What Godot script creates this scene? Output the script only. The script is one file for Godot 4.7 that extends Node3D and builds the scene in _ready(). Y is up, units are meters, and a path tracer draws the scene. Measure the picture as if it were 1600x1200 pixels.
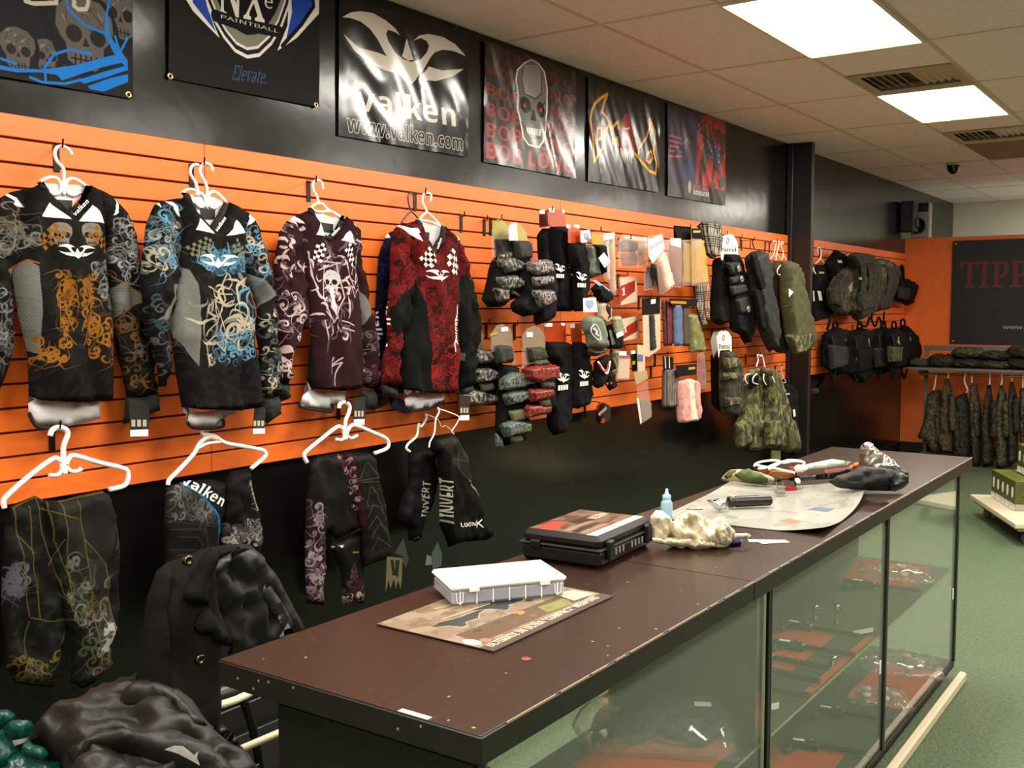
extends Node3D
# A paintball shop: orange slatwall hung with jerseys and gear, long glass counter, rack and carts at the back.
# World: the long wall is the plane x = 0, the shop runs towards -z, floor at y = 0, metres.

const CP := Vector3(3.148, 1.670, 2.504)
const FL := 1616.45
var cb := Basis(Vector3.UP, 0.611) * Basis(Vector3.RIGHT, -0.074) * Basis(Vector3.BACK, -0.002)
# crops of the reference in which outlines were measured: origin and scale
const CROP := {"-": [0, 0, 1.0], "A1": [0, 0, 4.0], "A2": [400, 0, 4.0], "A3": [700, 0, 3.2], "A4": [1100, 0, 3.2], "J1": [0, 200, 2.4], "J2": [200, 220, 2.5], "J3": [410, 250, 2.789], "J4": [560, 280, 3.0],
	"S1": [720, 310, 6.0], "S2": [720, 490, 5.4545], "S3": [880, 330, 6.6667], "S4": [880, 490, 6.3167], "S5": [1080, 330, 5.218], "S6": [1080, 500, 5.218], "S7": [1240, 300, 3.5306], "S8": [1380, 520, 3.527],
	"P1": [0, 640, 2.608], "P2": [220, 650, 2.5], "P3": [440, 620, 3.5306], "P4": [0, 1000, 3.2], "P5": [560, 840, 3.636], "P6": [780, 680, 2.424], "P7": [800, 880, 2.2857], "P8": [1160, 850, 3.428],
	"N2": [300, 980, 4.444], "N3": [1200, 640, 4.0], "N4": [1400, 640, 5.455], "N5": [440, 0, 4.2105]}
var M := {}
var used := {}
var rng := RandomNumberGenerator.new()

# ---------- places ----------
func ray(u: float, v: float) -> Vector3: return cb * Vector3((u - 800.0) / FL, (600.0 - v) / FL, -1.0)
func wx(u: float, v: float, x: float) -> Vector3:   # point on the plane x
	var d := ray(u, v); return CP + d * ((x - CP.x) / d.x)
func hy(u: float, v: float, y: float) -> Vector3:
	var d := ray(u, v); return CP + d * ((y - CP.y) / d.y)
func wz(u: float, v: float, z: float) -> Vector3:
	var d := ray(u, v); return CP + d * ((z - CP.z) / d.z)
func q(k: String, a: Array) -> PackedVector2Array:  # points of a crop -> photo pixels
	var c = CROP[k]; var o := PackedVector2Array()
	for i in range(0, a.size(), 2): o.append(Vector2(c[0] + a[i] / c[2], c[1] + a[i + 1] / c[2]))
	return o

# ---------- mesh collector ----------
class MB:
	var v := PackedVector3Array()
	var n := PackedVector3Array()
	var t := PackedVector2Array()
	var ix := PackedInt32Array()
	func tri(a: Vector3, b: Vector3, c: Vector3, ua := Vector2.ZERO, ub := Vector2.ZERO, uc := Vector2.ZERO) -> MB:  # counter-clockwise from outside
		var m := (b - a).cross(c - a).normalized(); var k := v.size()
		v.append_array([a, b, c]); n.append_array([m, m, m]); t.append_array([ua, ub, uc]); ix.append_array([k, k + 2, k + 1])
		return self
	func quad(a: Vector3, b: Vector3, c: Vector3, d: Vector3) -> MB:   # a is the picture's lower left, then lower right, upper right, upper left
		tri(a, b, c, Vector2(0, 1), Vector2(1, 1), Vector2(1, 0)); tri(a, c, d, Vector2(0, 1), Vector2(1, 0), Vector2(0, 0))
		return self
	func box(c: Vector3, s: Vector3, bev := 0.0, bs := Basis()) -> MB:
		var h := s / 2.0; var e := minf(bev, minf(h.x, minf(h.y, h.z)) * 0.8)
		for ax in 3:
			for sg in [-1.0, 1.0]:
				var u := (ax + 1) % 3; var w := (ax + 2) % 3
				var P := []
				for k in 4:
					var p := Vector3.ZERO
					p[ax] = sg * h[ax]; p[u] = (h[u] - e) * [-1, 1, 1, -1][k]; p[w] = (h[w] - e) * [-1, -1, 1, 1][k]
					P.append(c + bs * p)
				if sg > 0: quad(P[0], P[1], P[2], P[3])
				else: quad(P[1], P[0], P[3], P[2])
		if e > 0.0:
			for ax in 3:
				var u := (ax + 1) % 3; var w := (ax + 2) % 3
				for su in [-1.0, 1.0]:
					for sw in [-1.0, 1.0]:
						var P := []
						for k in 4:
							var p := Vector3.ZERO
							p[ax] = (h[ax] - e) * [-1, 1, 1, -1][k]
							p[u] = su * (h[u] - (e if k > 1 else 0.0)); p[w] = sw * (h[w] - (0.0 if k > 1 else e))
							P.append(c + bs * p)
						if su * sw > 0: quad(P[1], P[0], P[3], P[2])
						else: quad(P[0], P[1], P[2], P[3])
			for sx in [-1.0, 1.0]:
				for sy in [-1.0, 1.0]:
					for sz in [-1.0, 1.0]:
						var a := c + bs * Vector3(sx * h.x, sy * (h.y - e), sz * (h.z - e))
						var b := c + bs * Vector3(sx * (h.x - e), sy * h.y, sz * (h.z - e))
						var d := c + bs * Vector3(sx * (h.x - e), sy * (h.y - e), sz * h.z)
						if sx * sy * sz > 0: tri(a, b, d)
						else: tri(a, d, b)
		return self
	func smooth(P: PackedVector3Array, F: PackedInt32Array, U: PackedVector2Array) -> MB:   # smooth surface, triangles counter-clockwise
		var N := PackedVector3Array(); N.resize(P.size()); var k := v.size()
		for i in range(0, F.size(), 3):
			var m := (P[F[i + 1]] - P[F[i]]).cross(P[F[i + 2]] - P[F[i]])
			for j in 3: N[F[i + j]] += m
		for i in N.size(): N[i] = N[i].normalized()
		v.append_array(P); n.append_array(N)
		if U.size() == P.size(): t.append_array(U)
		else:
			var z := PackedVector2Array(); z.resize(P.size()); t.append_array(z)
		for i in range(0, F.size(), 3): ix.append_array([k + F[i], k + F[i + 2], k + F[i + 1]])
		return self
	func grid(rows: Array, wrap := false) -> MB:     # rows of points; outside where (along row) x (to next row) points
		var P := PackedVector3Array(); var U := PackedVector2Array(); var F := PackedInt32Array()
		var w: int = rows[0].size(); var hh := rows.size()
		for r in hh:
			for c in w:
				P.append(rows[r][c]); U.append(Vector2(float(c) / maxf(1, w - (0 if wrap else 1)), 1.0 - float(r) / maxf(1, hh - 1)))
		for r in hh - 1:
			for c in (w if wrap else w - 1):
				var a := r * w + c; var b := r * w + (c + 1) % w; var d := a + w; var e := b + w
				F.append_array([a, b, e, a, e, d])
		return smooth(P, F, U)
	func tube(pts: PackedVector3Array, r: float, sides := 8, r2 := -1.0, flat := 1.0) -> MB:
		var rows := []; var up := Vector3.ZERO; var m := pts.size()
		for i in m:
			var d := (pts[mini(i + 1, m - 1)] - pts[maxi(i - 1, 0)]).normalized()
			if i == 0: up = d.cross(Vector3(0.31, 0.83, 0.47)).normalized()
			else: up = (up - d * up.dot(d)).normalized()
			var s := d.cross(up); var rr := r if r2 < 0 else lerpf(r, r2, float(i) / maxf(1, m - 1)); var row := PackedVector3Array()
			for k in sides:
				var a := TAU * k / sides; row.append(pts[i] + (up * cos(a) + s * sin(a) * flat) * rr)
			if i == 0: rows.append(_dot(pts[i], sides))
			rows.append(row)
			if i == m - 1: rows.append(_dot(pts[i], sides))
		return grid(rows, true)
	func _dot(p: Vector3, k: int) -> PackedVector3Array:
		var o := PackedVector3Array()
		for i in k: o.append(p)
		return o
	func lathe(prof: Array, xf := Transform3D(), seg := 16) -> MB:    # prof: [r, y] upwards, round the y axis of xf; smooth
		var rows := []
		for p in prof:
			var row := PackedVector3Array()
			for k in seg:
				var a := -TAU * k / seg; row.append(xf * Vector3(p[0] * cos(a), p[1], p[0] * sin(a)))
			rows.append(row)
		return grid(rows, true)
	func extr(o: PackedVector2Array, h: float, xf := Transform3D(), bev := 0.0) -> MB:   # outline in xf's xy plane, from z = 0 to h
		var pts := o
		if not Geometry2D.is_polygon_clockwise(pts): pts = pts.duplicate()
		else:
			pts = pts.duplicate(); pts.reverse()
		var T := Geometry2D.triangulate_polygon(pts)
		var top := pts
		if bev > 0.0:
			var ins := Geometry2D.offset_polygon(pts, -bev)
			if ins.size() == 1: top = ins[0]
		var T2 := T if top == pts else Geometry2D.triangulate_polygon(top)
		for i in range(0, T2.size(), 3):
			var a := top[T2[i]]; var b := top[T2[i + 1]]; var c := top[T2[i + 2]]
			if (b - a).cross(c - a) < 0:
				var z := b; b = c; c = z
			tri(xf * Vector3(a.x, a.y, h), xf * Vector3(b.x, b.y, h), xf * Vector3(c.x, c.y, h))
		for i in range(0, T.size(), 3):
			var a := pts[T[i]]; var b := pts[T[i + 1]]; var c := pts[T[i + 2]]
			if (b - a).cross(c - a) < 0:
				var z := b; b = c; c = z
			tri(xf * Vector3(a.x, a.y, 0), xf * Vector3(c.x, c.y, 0), xf * Vector3(b.x, b.y, 0))
		var m := pts.size()
		for i in m:
			var a := pts[i]; var b := pts[(i + 1) % m]; var hb := h if top == pts else h - bev
			quad(xf * Vector3(a.x, a.y, 0), xf * Vector3(b.x, b.y, 0), xf * Vector3(b.x, b.y, hb), xf * Vector3(a.x, a.y, hb))
		if top != pts:
			var mt := top.size()
			for i in m:   # chamfer: join each wall edge to the nearest top points
				var a := pts[i]; var b := pts[(i + 1) % m]
				var ta := _near(top, a); var tb := _near(top, b)
				tri(xf * Vector3(a.x, a.y, h - bev), xf * Vector3(b.x, b.y, h - bev), xf * Vector3(tb.x, tb.y, h))
				tri(xf * Vector3(a.x, a.y, h - bev), xf * Vector3(tb.x, tb.y, h), xf * Vector3(ta.x, ta.y, h))
		return self
	func _near(o: PackedVector2Array, p: Vector2) -> Vector2:
		var best := o[0]
		for x in o:
			if x.distance_squared_to(p) < best.distance_squared_to(p): best = x
		return best
	# a cushion-like body over a 2D outline (cloth, bags): front swells by depth, back by depth * back
	func puff(o: PackedVector2Array, depth: float, cell: float, xf := Transform3D(), uvr := Rect2(), rim := 0.03, fold := 0.0, freq := Vector2(9, 3), sd := 1, back := 0.35, bow := 0.0, open := 0.0) -> MB:
		var bd := PackedVector2Array(); var m := o.size()
		for i in m:
			var a := o[i]; var b := o[(i + 1) % m]; var k := maxi(1, int(round(a.distance_to(b) / cell)))
			for j in k: bd.append(a.lerp(b, float(j) / k))
		var lo := o[0]; var hi := o[0]
		for p in o:
			lo = lo.min(p); hi = hi.max(p)
		if uvr.size.x <= 0.0: uvr = Rect2(lo, hi - lo)
		var rims := []      # the edges that the body rounds off towards; with open > 0 the lowest edges stay full
		for i in m:
			var a := o[i]; var b := o[(i + 1) % m]
			if open <= 0.0 or maxf(a.y, b.y) > lo.y + open * (hi.y - lo.y): rims.append([a, b])
		var pts := bd.duplicate(); var dist := PackedFloat32Array(); dist.resize(bd.size())
		if open > 0.0:
			for i in bd.size():
				var e := 1e9
				for s in rims: e = minf(e, Geometry2D.get_closest_point_to_segment(bd[i], s[0], s[1]).distance_to(bd[i]))
				dist[i] = e
		var y := lo.y + cell * 0.5; var odd := 0
		while y < hi.y:
			var x := lo.x + cell * (0.25 + 0.5 * odd)
			while x < hi.x:
				var p := Vector2(x + sin(x * 917 + y * 331) * cell * 0.12, y + sin(x * 531 + y * 773) * cell * 0.12)
				if Geometry2D.is_point_in_polygon(p, o):
					var best := 1e9
					for s in rims: best = minf(best, Geometry2D.get_closest_point_to_segment(p, s[0], s[1]).distance_squared_to(p))
					best = sqrt(best)
					if best > cell * 0.45 and (open <= 0.0 or p.y > lo.y + cell):
						pts.append(p); dist.append(best)
				x += cell
			y += cell * 0.87; odd = 1 - odd
		var D := Geometry2D.triangulate_delaunay(pts)
		var no := FastNoiseLite.new(); no.seed = sd; no.frequency = 1.0; no.fractal_octaves = 2
		var P := PackedVector3Array(); var U := PackedVector2Array(); var nb := bd.size(); var np := pts.size()
		var hs := PackedFloat32Array()
		var mid := (lo.x + hi.x) / 2; var hw := maxf((hi.x - lo.x) / 2, 1e-4)
		for i in np:
			var e := clampf(dist[i] / rim, 0, 1); var s := sqrt(1.0 - (1.0 - e) * (1.0 - e))
			var f := 0.45 - 1.5 * absf(no.get_noise_2d(pts[i].x * freq.x * 0.7 + pts[i].y * freq.y * 0.25, pts[i].y * freq.y * 0.7)) + 0.4 * no.get_noise_2d(pts[i].x * freq.x + 50.0, pts[i].y * freq.y)
			var bw := bow * (1.0 - pow((pts[i].x - mid) / hw, 2))
			hs.append(depth * s + fold * f * s * 1.6)
			P.append(xf * Vector3(pts[i].x, pts[i].y, depth * s + fold * f * (0.35 + 0.65 * s) * 1.6 + bw))
			var w := (pts[i] - uvr.position) / uvr.size; U.append(Vector2(w.x, 1.0 - w.y))
		for i in range(nb, np):
			var bw := bow * (1.0 - pow((pts[i].x - mid) / hw, 2))
			P.append(xf * Vector3(pts[i].x, pts[i].y, -depth * back * clampf(dist[i] / rim, 0, 1) + bw)); U.append(U[i])
		var F := PackedInt32Array()
		for i in range(0, D.size(), 3):
			var a := D[i]; var b := D[i + 1]; var c := D[i + 2]
			if not Geometry2D.is_point_in_polygon((pts[a] + pts[b] + pts[c]) / 3.0, o): continue
			if (pts[b] - pts[a]).cross(pts[c] - pts[a]) < 0:
				var z := b; b = c; c = z
			F.append_array([a, b, c])
			var d := np - nb
			F.append_array([a if a < nb else a + d, c if c < nb else c + d, b if b < nb else b + d])
		return smooth(P, F, U)
	func mesh() -> ArrayMesh:
		var ar := []; ar.resize(Mesh.ARRAY_MAX)
		ar[Mesh.ARRAY_VERTEX] = v; ar[Mesh.ARRAY_NORMAL] = n; ar[Mesh.ARRAY_TEX_UV] = t; ar[Mesh.ARRAY_INDEX] = ix
		var am := ArrayMesh.new(); am.add_surface_from_arrays(Mesh.PRIMITIVE_TRIANGLES, ar)
		return am

# ---------- pictures computed for prints ----------
class Pic:
	var im: Image
	var rect: Rect2          # the print's rectangle in its own plane, metres
	var w: int
	var h: int
	var f                    # photo pixel -> plane, metres
	func _init(r: Rect2, ppm: float, bg: Color, fn = null) -> void:
		rect = r; f = fn; w = clampi(int(r.size.x * ppm) * 2, 16, 2048); h = clampi(int(r.size.y * ppm) * 2, 16, 2048)
		im = Image.create(w, h, false, Image.FORMAT_RGBA8); im.fill(bg)
	func m(p: Vector2) -> Vector2:      # plane -> texel
		return Vector2((p.x - rect.position.x) / rect.size.x * w, (1.0 - (p.y - rect.position.y) / rect.size.y) * h)
	func raw(polys: Array, c: Color) -> void:      # even-odd fill of texel polygons
		var lo := 1e9; var hi := -1e9
		for P in polys:
			for p in P:
				lo = minf(lo, p.y); hi = maxf(hi, p.y)
		for y in range(maxi(0, int(ceil(lo - 0.5))), mini(h, int(floor(hi + 0.5)) + 1)):
			var yy := y + 0.5; var xs := PackedFloat32Array()
			for P in polys:
				var k: int = P.size(); var a: Vector2 = P[k - 1]
				for i in k:
					var b: Vector2 = P[i]
					if (a.y <= yy) != (b.y <= yy): xs.append(a.x + (yy - a.y) / (b.y - a.y) * (b.x - a.x))
					a = b
			xs.sort()
			for i in range(0, xs.size() - 1, 2):
				var x0 := maxi(0, int(round(xs[i]))); var x1 := mini(w, int(round(xs[i + 1])))
				if x1 > x0: im.fill_rect(Rect2i(x0, y, x1 - x0, 1), c)
	func mm(P: PackedVector2Array) -> PackedVector2Array:
		var o := PackedVector2Array()
		for p in P: o.append(m(p))
		return o
	func px(P: PackedVector2Array) -> PackedVector2Array:    # photo pixels -> plane
		var o := PackedVector2Array()
		for p in P: o.append(f.call(p))
		return o
	func poly(P: PackedVector2Array, c: Color) -> void: raw([mm(P)], c)
	func stroke(P: PackedVector2Array, wd: float, c: Color) -> void:      # metres
		raw(Geometry2D.offset_polyline(mm(P), maxf(0.6, wd * w / rect.size.x / 2.0), Geometry2D.JOIN_ROUND, Geometry2D.END_ROUND), c)
	func ell(c: Vector2, r: Vector2, col: Color, rot := 0.0) -> void:
		var P := PackedVector2Array()
		for k in 28: P.append(c + Vector2(cos(TAU * k / 28) * r.x, sin(TAU * k / 28) * r.y).rotated(rot))
		poly(P, col)
	func curl(p: Vector2, size: float, rot: float, wd: float, c: Color, turns := 1.3, flip := 1.0) -> void:
		var P := PackedVector2Array()
		for k in 22:
			var s := k / 21.0; var a := s * TAU * turns
			P.append(p + (Vector2(cos(a) * flip, sin(a)) * size * (0.08 + 0.92 * s * s)).rotated(rot))
		P.append(P[P.size() - 1] + (P[P.size() - 1] - P[P.size() - 3]) * 2.0)
		taper(P, wd, c)
	func taper(P: PackedVector2Array, wd: float, c: Color) -> void:      # a pen stroke, thick in its middle and pointed at its ends
		var A := PackedVector2Array(); var B := PackedVector2Array(); var k := P.size()
		for i in k:
			var d := (P[mini(i + 1, k - 1)] - P[maxi(i - 1, 0)]).normalized().orthogonal() * wd * (0.16 + 1.15 * sin(PI * i / (k - 1.0)))
			A.append(P[i] + d); B.append(P[i] - d)
		for i in k - 1: raw([mm(PackedVector2Array([A[i], A[i + 1], B[i + 1], B[i]]))], c)
	func text(s: String, bl: Vector2, br: Vector2, tl: Vector2, c: Color, font: String, bold := true) -> void:
		var g := glyphs(s, font, bold); var b: Rect2 = g[1]
		for T in g[0]:
			var P := PackedVector2Array()
			for p in T:
				var k: Vector2 = (p - b.position) / b.size
				P.append(m(bl + (br - bl) * k.x + (tl - bl) * k.y))
			raw([P], c)
	static func glyphs(s: String, font: String, bold: bool) -> Array:
		var sf := SystemFont.new(); sf.font_names = PackedStringArray([font]); sf.font_weight = 700 if bold else 400
		var tm := TextMesh.new(); tm.font = sf; tm.font_size = 48; tm.pixel_size = 0.01; tm.depth = 0.01; tm.text = s
		var ar := tm.get_mesh_arrays(); var V: PackedVector3Array = ar[Mesh.ARRAY_VERTEX]; var N: PackedVector3Array = ar[Mesh.ARRAY_NORMAL]; var I = ar[Mesh.ARRAY_INDEX]
		var out := []; var lo := Vector2(1e9, 1e9); var hi := -lo
		var cnt: int = I.size() if I != null and I.size() > 0 else V.size()
		for i in range(0, cnt, 3):
			var a: int = I[i] if I != null and I.size() > 0 else i
			var b: int = I[i + 1] if I != null and I.size() > 0 else i + 1
			var d: int = I[i + 2] if I != null and I.size() > 0 else i + 2
			if N[a].z < 0.5: continue
			var T := [Vector2(V[a].x, V[a].y), Vector2(V[b].x, V[b].y), Vector2(V[d].x, V[d].y)]
			for p in T:
				lo = lo.min(p); hi = hi.max(p)
			out.append(PackedVector2Array(T))
		return [out, Rect2(lo, hi - lo)]
	func blotch(sd: int, freq: float, cut: float, c: Color, stretch := 1.0) -> void:      # noise patches
		var no := FastNoiseLite.new(); no.seed = sd; no.frequency = 1.0; no.fractal_octaves = 3
		var k := rect.size.x / w
		for y in range(0, h, 2):
			var x0 := -1
			for x in range(0, w + 2, 2):
				var on: bool = x < w and no.get_noise_2d(x * k * freq, y * k * freq * stretch) > cut
				if on and x0 < 0: x0 = x
				if not on and x0 >= 0:
					im.fill_rect(Rect2i(x0, y, x - x0, 2), c); x0 = -1
	func tex() -> ImageTexture:
		im.resize(w / 2, h / 2, Image.INTERPOLATE_BILINEAR)
		return ImageTexture.create_from_image(im)

# ---------- objects ----------
func numbered(s: String) -> String:
	used[s] = used.get(s, -1) + 1
	return s if used[s] == 0 else "%s_%03d" % [s, used[s]]
func tag(o: Node3D, label: String, category: String, group := "") -> Node3D:
	o.set_meta("label", label); o.set_meta("category", category)
	if group: o.set_meta("group", group)
	return o
func thing(called: String, label: String, category: String, at: Vector3, group := "") -> Node3D:
	var o := Node3D.new(); o.name = numbered(called); add_child(o); o.position = at
	return tag(o, label, category, group)
func obj(called: String, m: Mesh, mt: Material, parent: Node3D, label := "") -> MeshInstance3D:
	var o := MeshInstance3D.new(); o.mesh = m; o.material_override = mt
	o.name = called if parent != self else numbered(called)
	parent.add_child(o, true)
	if label: o.set_meta("label", label)
	return o
func struct(called: String, m: Mesh, mt: Material) -> MeshInstance3D:
	var o := obj(called, m, mt, self); o.set_meta("kind", "structure"); return o
func mat(name: String, c: Color, rough := 0.7, metal := 0.0, tex: Texture2D = null) -> StandardMaterial3D:
	var m := StandardMaterial3D.new(); m.resource_name = name; m.albedo_color = c; m.roughness = rough; m.metallic = metal
	if tex: m.albedo_texture = tex
	if name: M[name] = m
	return m
func noise_tex(sd: int, freq: float, size := 256, ramp := [], as_normal := false, bump := 4.0, oct := 4) -> NoiseTexture2D:
	var n := FastNoiseLite.new(); n.seed = sd; n.frequency = freq; n.fractal_octaves = oct
	var t := NoiseTexture2D.new(); t.width = size; t.height = size; t.seamless = true; t.noise = n
	if as_normal:
		t.as_normal_map = true; t.bump_strength = bump
	if ramp:
		var g := Gradient.new(); var os := PackedFloat32Array(); var cs := PackedColorArray()
		for r in ramp:
			os.append(r[0]); cs.append(r[1])
		g.offsets = os; g.colors = cs; t.color_ramp = g
	return t
func tri_mat(m: StandardMaterial3D, scale: float, tex: Texture2D, nrm: Texture2D = null, ns := 1.0, world := false) -> StandardMaterial3D:
	m.uv1_triplanar = true; m.uv1_world_triplanar = world; m.uv1_scale = Vector3.ONE * scale
	if tex: m.albedo_texture = tex
	if nrm:
		m.normal_enabled = true; m.normal_texture = nrm; m.normal_scale = ns
	return m
# the plane x = d parallel to the long wall, seen from the shop: (along, up) = (-z, y), measured from base b
func lp(P: PackedVector2Array, d: float, b: Vector3) -> PackedVector2Array:
	var o := PackedVector2Array()
	for p in P:
		var w := wx(p.x, p.y, d); o.append(Vector2(b.z - w.z, w.y - b.y))
	return o
func plane_fn(d: float, b: Vector3) :
	return func(p: Vector2) -> Vector2:
		var w := wx(p.x, p.y, d); return Vector2(b.z - w.z, w.y - b.y)
const WALLB := Basis(Vector3(0, 0, -1), Vector3(0, 1, 0), Vector3(1, 0, 0))
func bounds(Ps: Array) -> Rect2:
	var lo := Vector2(1e9, 1e9); var hi := -lo
	for P in Ps:
		for p in P:
			lo = lo.min(p); hi = hi.max(p)
	return Rect2(lo, hi - lo)
# cloth or bag part over a photo outline in the plane x = d
func cloth(g: Node3D, called: String, P: PackedVector2Array, d: float, depth: float, mt: Material, o := {}) -> MeshInstance3D:
	var L := lp(P, d, g.position)
	var mb := MB.new().puff(L, depth, o.get("cell", 0.022), Transform3D(WALLB, Vector3(d - g.position.x, 0, 0)), o.get("uv", Rect2()), o.get("rim", 0.03), o.get("fold", 0.0), o.get("freq", Vector2(9, 3)), o.get("sd", 1), o.get("back", 0.4), o.get("bow", 0.0), o.get("open", 0.0))
	return obj(called, mb.mesh(), mt, o.get("parent", g), o.get("label", ""))
# flat card / plate of given thickness over a photo outline in the plane x = d
func plate(g: Node3D, called: String, P: PackedVector2Array, d: float, th: float, mt: Material, o := {}) -> MeshInstance3D:
	var L := lp(P, d, g.position); var r: Rect2 = o.get("uv", bounds([L])); var mb := MB.new()
	mb.extr(L, th, Transform3D(WALLB, Vector3(d - g.position.x, 0, 0)))
	for i in mb.v.size():
		var p := Vector2(-mb.v[i].z, mb.v[i].y); var w := (p - r.position) / r.size; mb.t[i] = Vector2(w.x, 1.0 - w.y)
	return obj(called, mb.mesh(), mt, o.get("parent", g), o.get("label", ""))
func tubes(g: Node3D, called: String, P: PackedVector2Array, d: float, r: float, mt: Material, d2 := -1.0, parent: Node3D = null) -> MeshInstance3D:   # a rod along photo points, from depth d to d2
	var pts := PackedVector3Array(); var k := P.size()
	for i in k:
		pts.append(wx(P[i].x, P[i].y, d if d2 < 0 else lerpf(d, d2, float(i) / maxf(1, k - 1))) - g.position)
	return obj(called, MB.new().tube(rounded(pts), r).mesh(), mt, parent if parent else g)
func rounded(p: PackedVector3Array) -> PackedVector3Array:
	var c := Curve3D.new(); var k := p.size()
	if k < 3: return p
	for i in k:
		var tn := (p[mini(i + 1, k - 1)] - p[maxi(i - 1, 0)]) / 6.0
		c.add_point(p[i], -tn, tn)
	c.bake_interval = maxf(0.004, c.get_baked_length() / 60.0)
	return c.get_baked_points()
# a general plane: origin = position of the thing, basis columns (right, up, towards the viewer)
func onto(P: PackedVector2Array, o: Vector3, B: Basis) -> PackedVector2Array:
	var r := PackedVector2Array()
	for p in P:
		var d := ray(p.x, p.y); var h := CP + d * ((o - CP).dot(B.z) / d.dot(B.z)) - o
		r.append(Vector2(h.dot(B.x), h.dot(B.y)))
	return r
func body(g: Node3D, called: String, P: PackedVector2Array, B: Basis, off: float, depth: float, mt: Material, o := {}) -> MeshInstance3D:
	var L := onto(P, g.position + B.z * off, B)
	var mb := MB.new().puff(L, depth, o.get("cell", 0.022), Transform3D(B, B.z * off), o.get("uv", Rect2()), o.get("rim", 0.03), o.get("fold", 0.0), o.get("freq", Vector2(9, 3)), o.get("sd", 1), o.get("back", 0.4), o.get("bow", 0.0), o.get("open", 0.0))
	return obj(called, mb.mesh(), mt, o.get("parent", g), o.get("label", ""))
func rod(g: Node3D, called: String, pts: Array, r: float, mt: Material, sides := 8, parent: Node3D = null) -> MeshInstance3D:    # local points
	return obj(called, MB.new().tube(rounded(PackedVector3Array(pts)), r, sides).mesh(), mt, parent if parent else g)

func _ready() -> void:
	rng.seed = 7
	var cam := Camera3D.new(); cam.name = "camera"; add_child(cam)
	cam.transform = Transform3D(cb, CP); cam.fov = rad_to_deg(2.0 * atan(600.0 / FL)); cam.near = 0.05; cam.far = 60.0; cam.current = true
	var we := WorldEnvironment.new(); we.name = "environment"; add_child(we)
	var en := Environment.new(); we.environment = en
	en.background_mode = Environment.BG_COLOR; en.background_color = Color(0.02, 0.02, 0.02)
	en.tonemap_mode = Environment.TONE_MAPPER_LINEAR; en.tonemap_exposure = 1.5
	en.sdfgi_enabled = true; en.ssao_enabled = true; en.ssil_enabled = true
	materials()
	for r in LIT: troffer(r[0], r[1], true, r[2])
	troffer(1.175, -6.81, false, "unlit tan ceiling light panel beyond the second ceiling vent")
	shell()
	banners()
	jerseys()
	pants()
	coat_and_jacket()
	pegs()
	vests()
	back_of_shop()
	counter()

# ---------- the shop itself ----------
const LAMP := Color(1.0, 0.975, 0.925)
const TZ := -1.93       # a cross bar of the ceiling grid; rows of tiles are 1.219 m, columns 0.61 m from x = 0.565
const LIT := [[1.175, -1.93, "lit ceiling light panel nearest the counter end, largest of the bright panels"], [1.175, -4.37, "lit ceiling light panel between the two ceiling vents"], [1.175, 0.51, "lit ceiling light panel above the near jerseys"], [1.175, 2.95, "lit ceiling light panel above the front of the slatwall"],
	[3.613, -1.93, "lit ceiling light panel of the middle row, halfway down the shop"], [3.613, 0.51, "lit ceiling light panel of the middle row above the near end of the counter aisle"], [3.613, -6.81, "lit ceiling light panel of the middle row above the carts"], [3.613, 2.95, "lit ceiling light panel of the middle row at the front of the shop"], [3.613, -9.25, "lit ceiling light panel of the middle row before the back partition"], [3.613, -4.37, "lit ceiling light panel of the middle row beyond the counter"], [2.394, -10.46, "added fill light panel unseen behind the orange partition"], [4.832, -10.46, "second added fill light panel unseen behind the orange partition, far from the dark wall"]]  # the two panels behind the partition are added, unseen, to brighten the back wall
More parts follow.
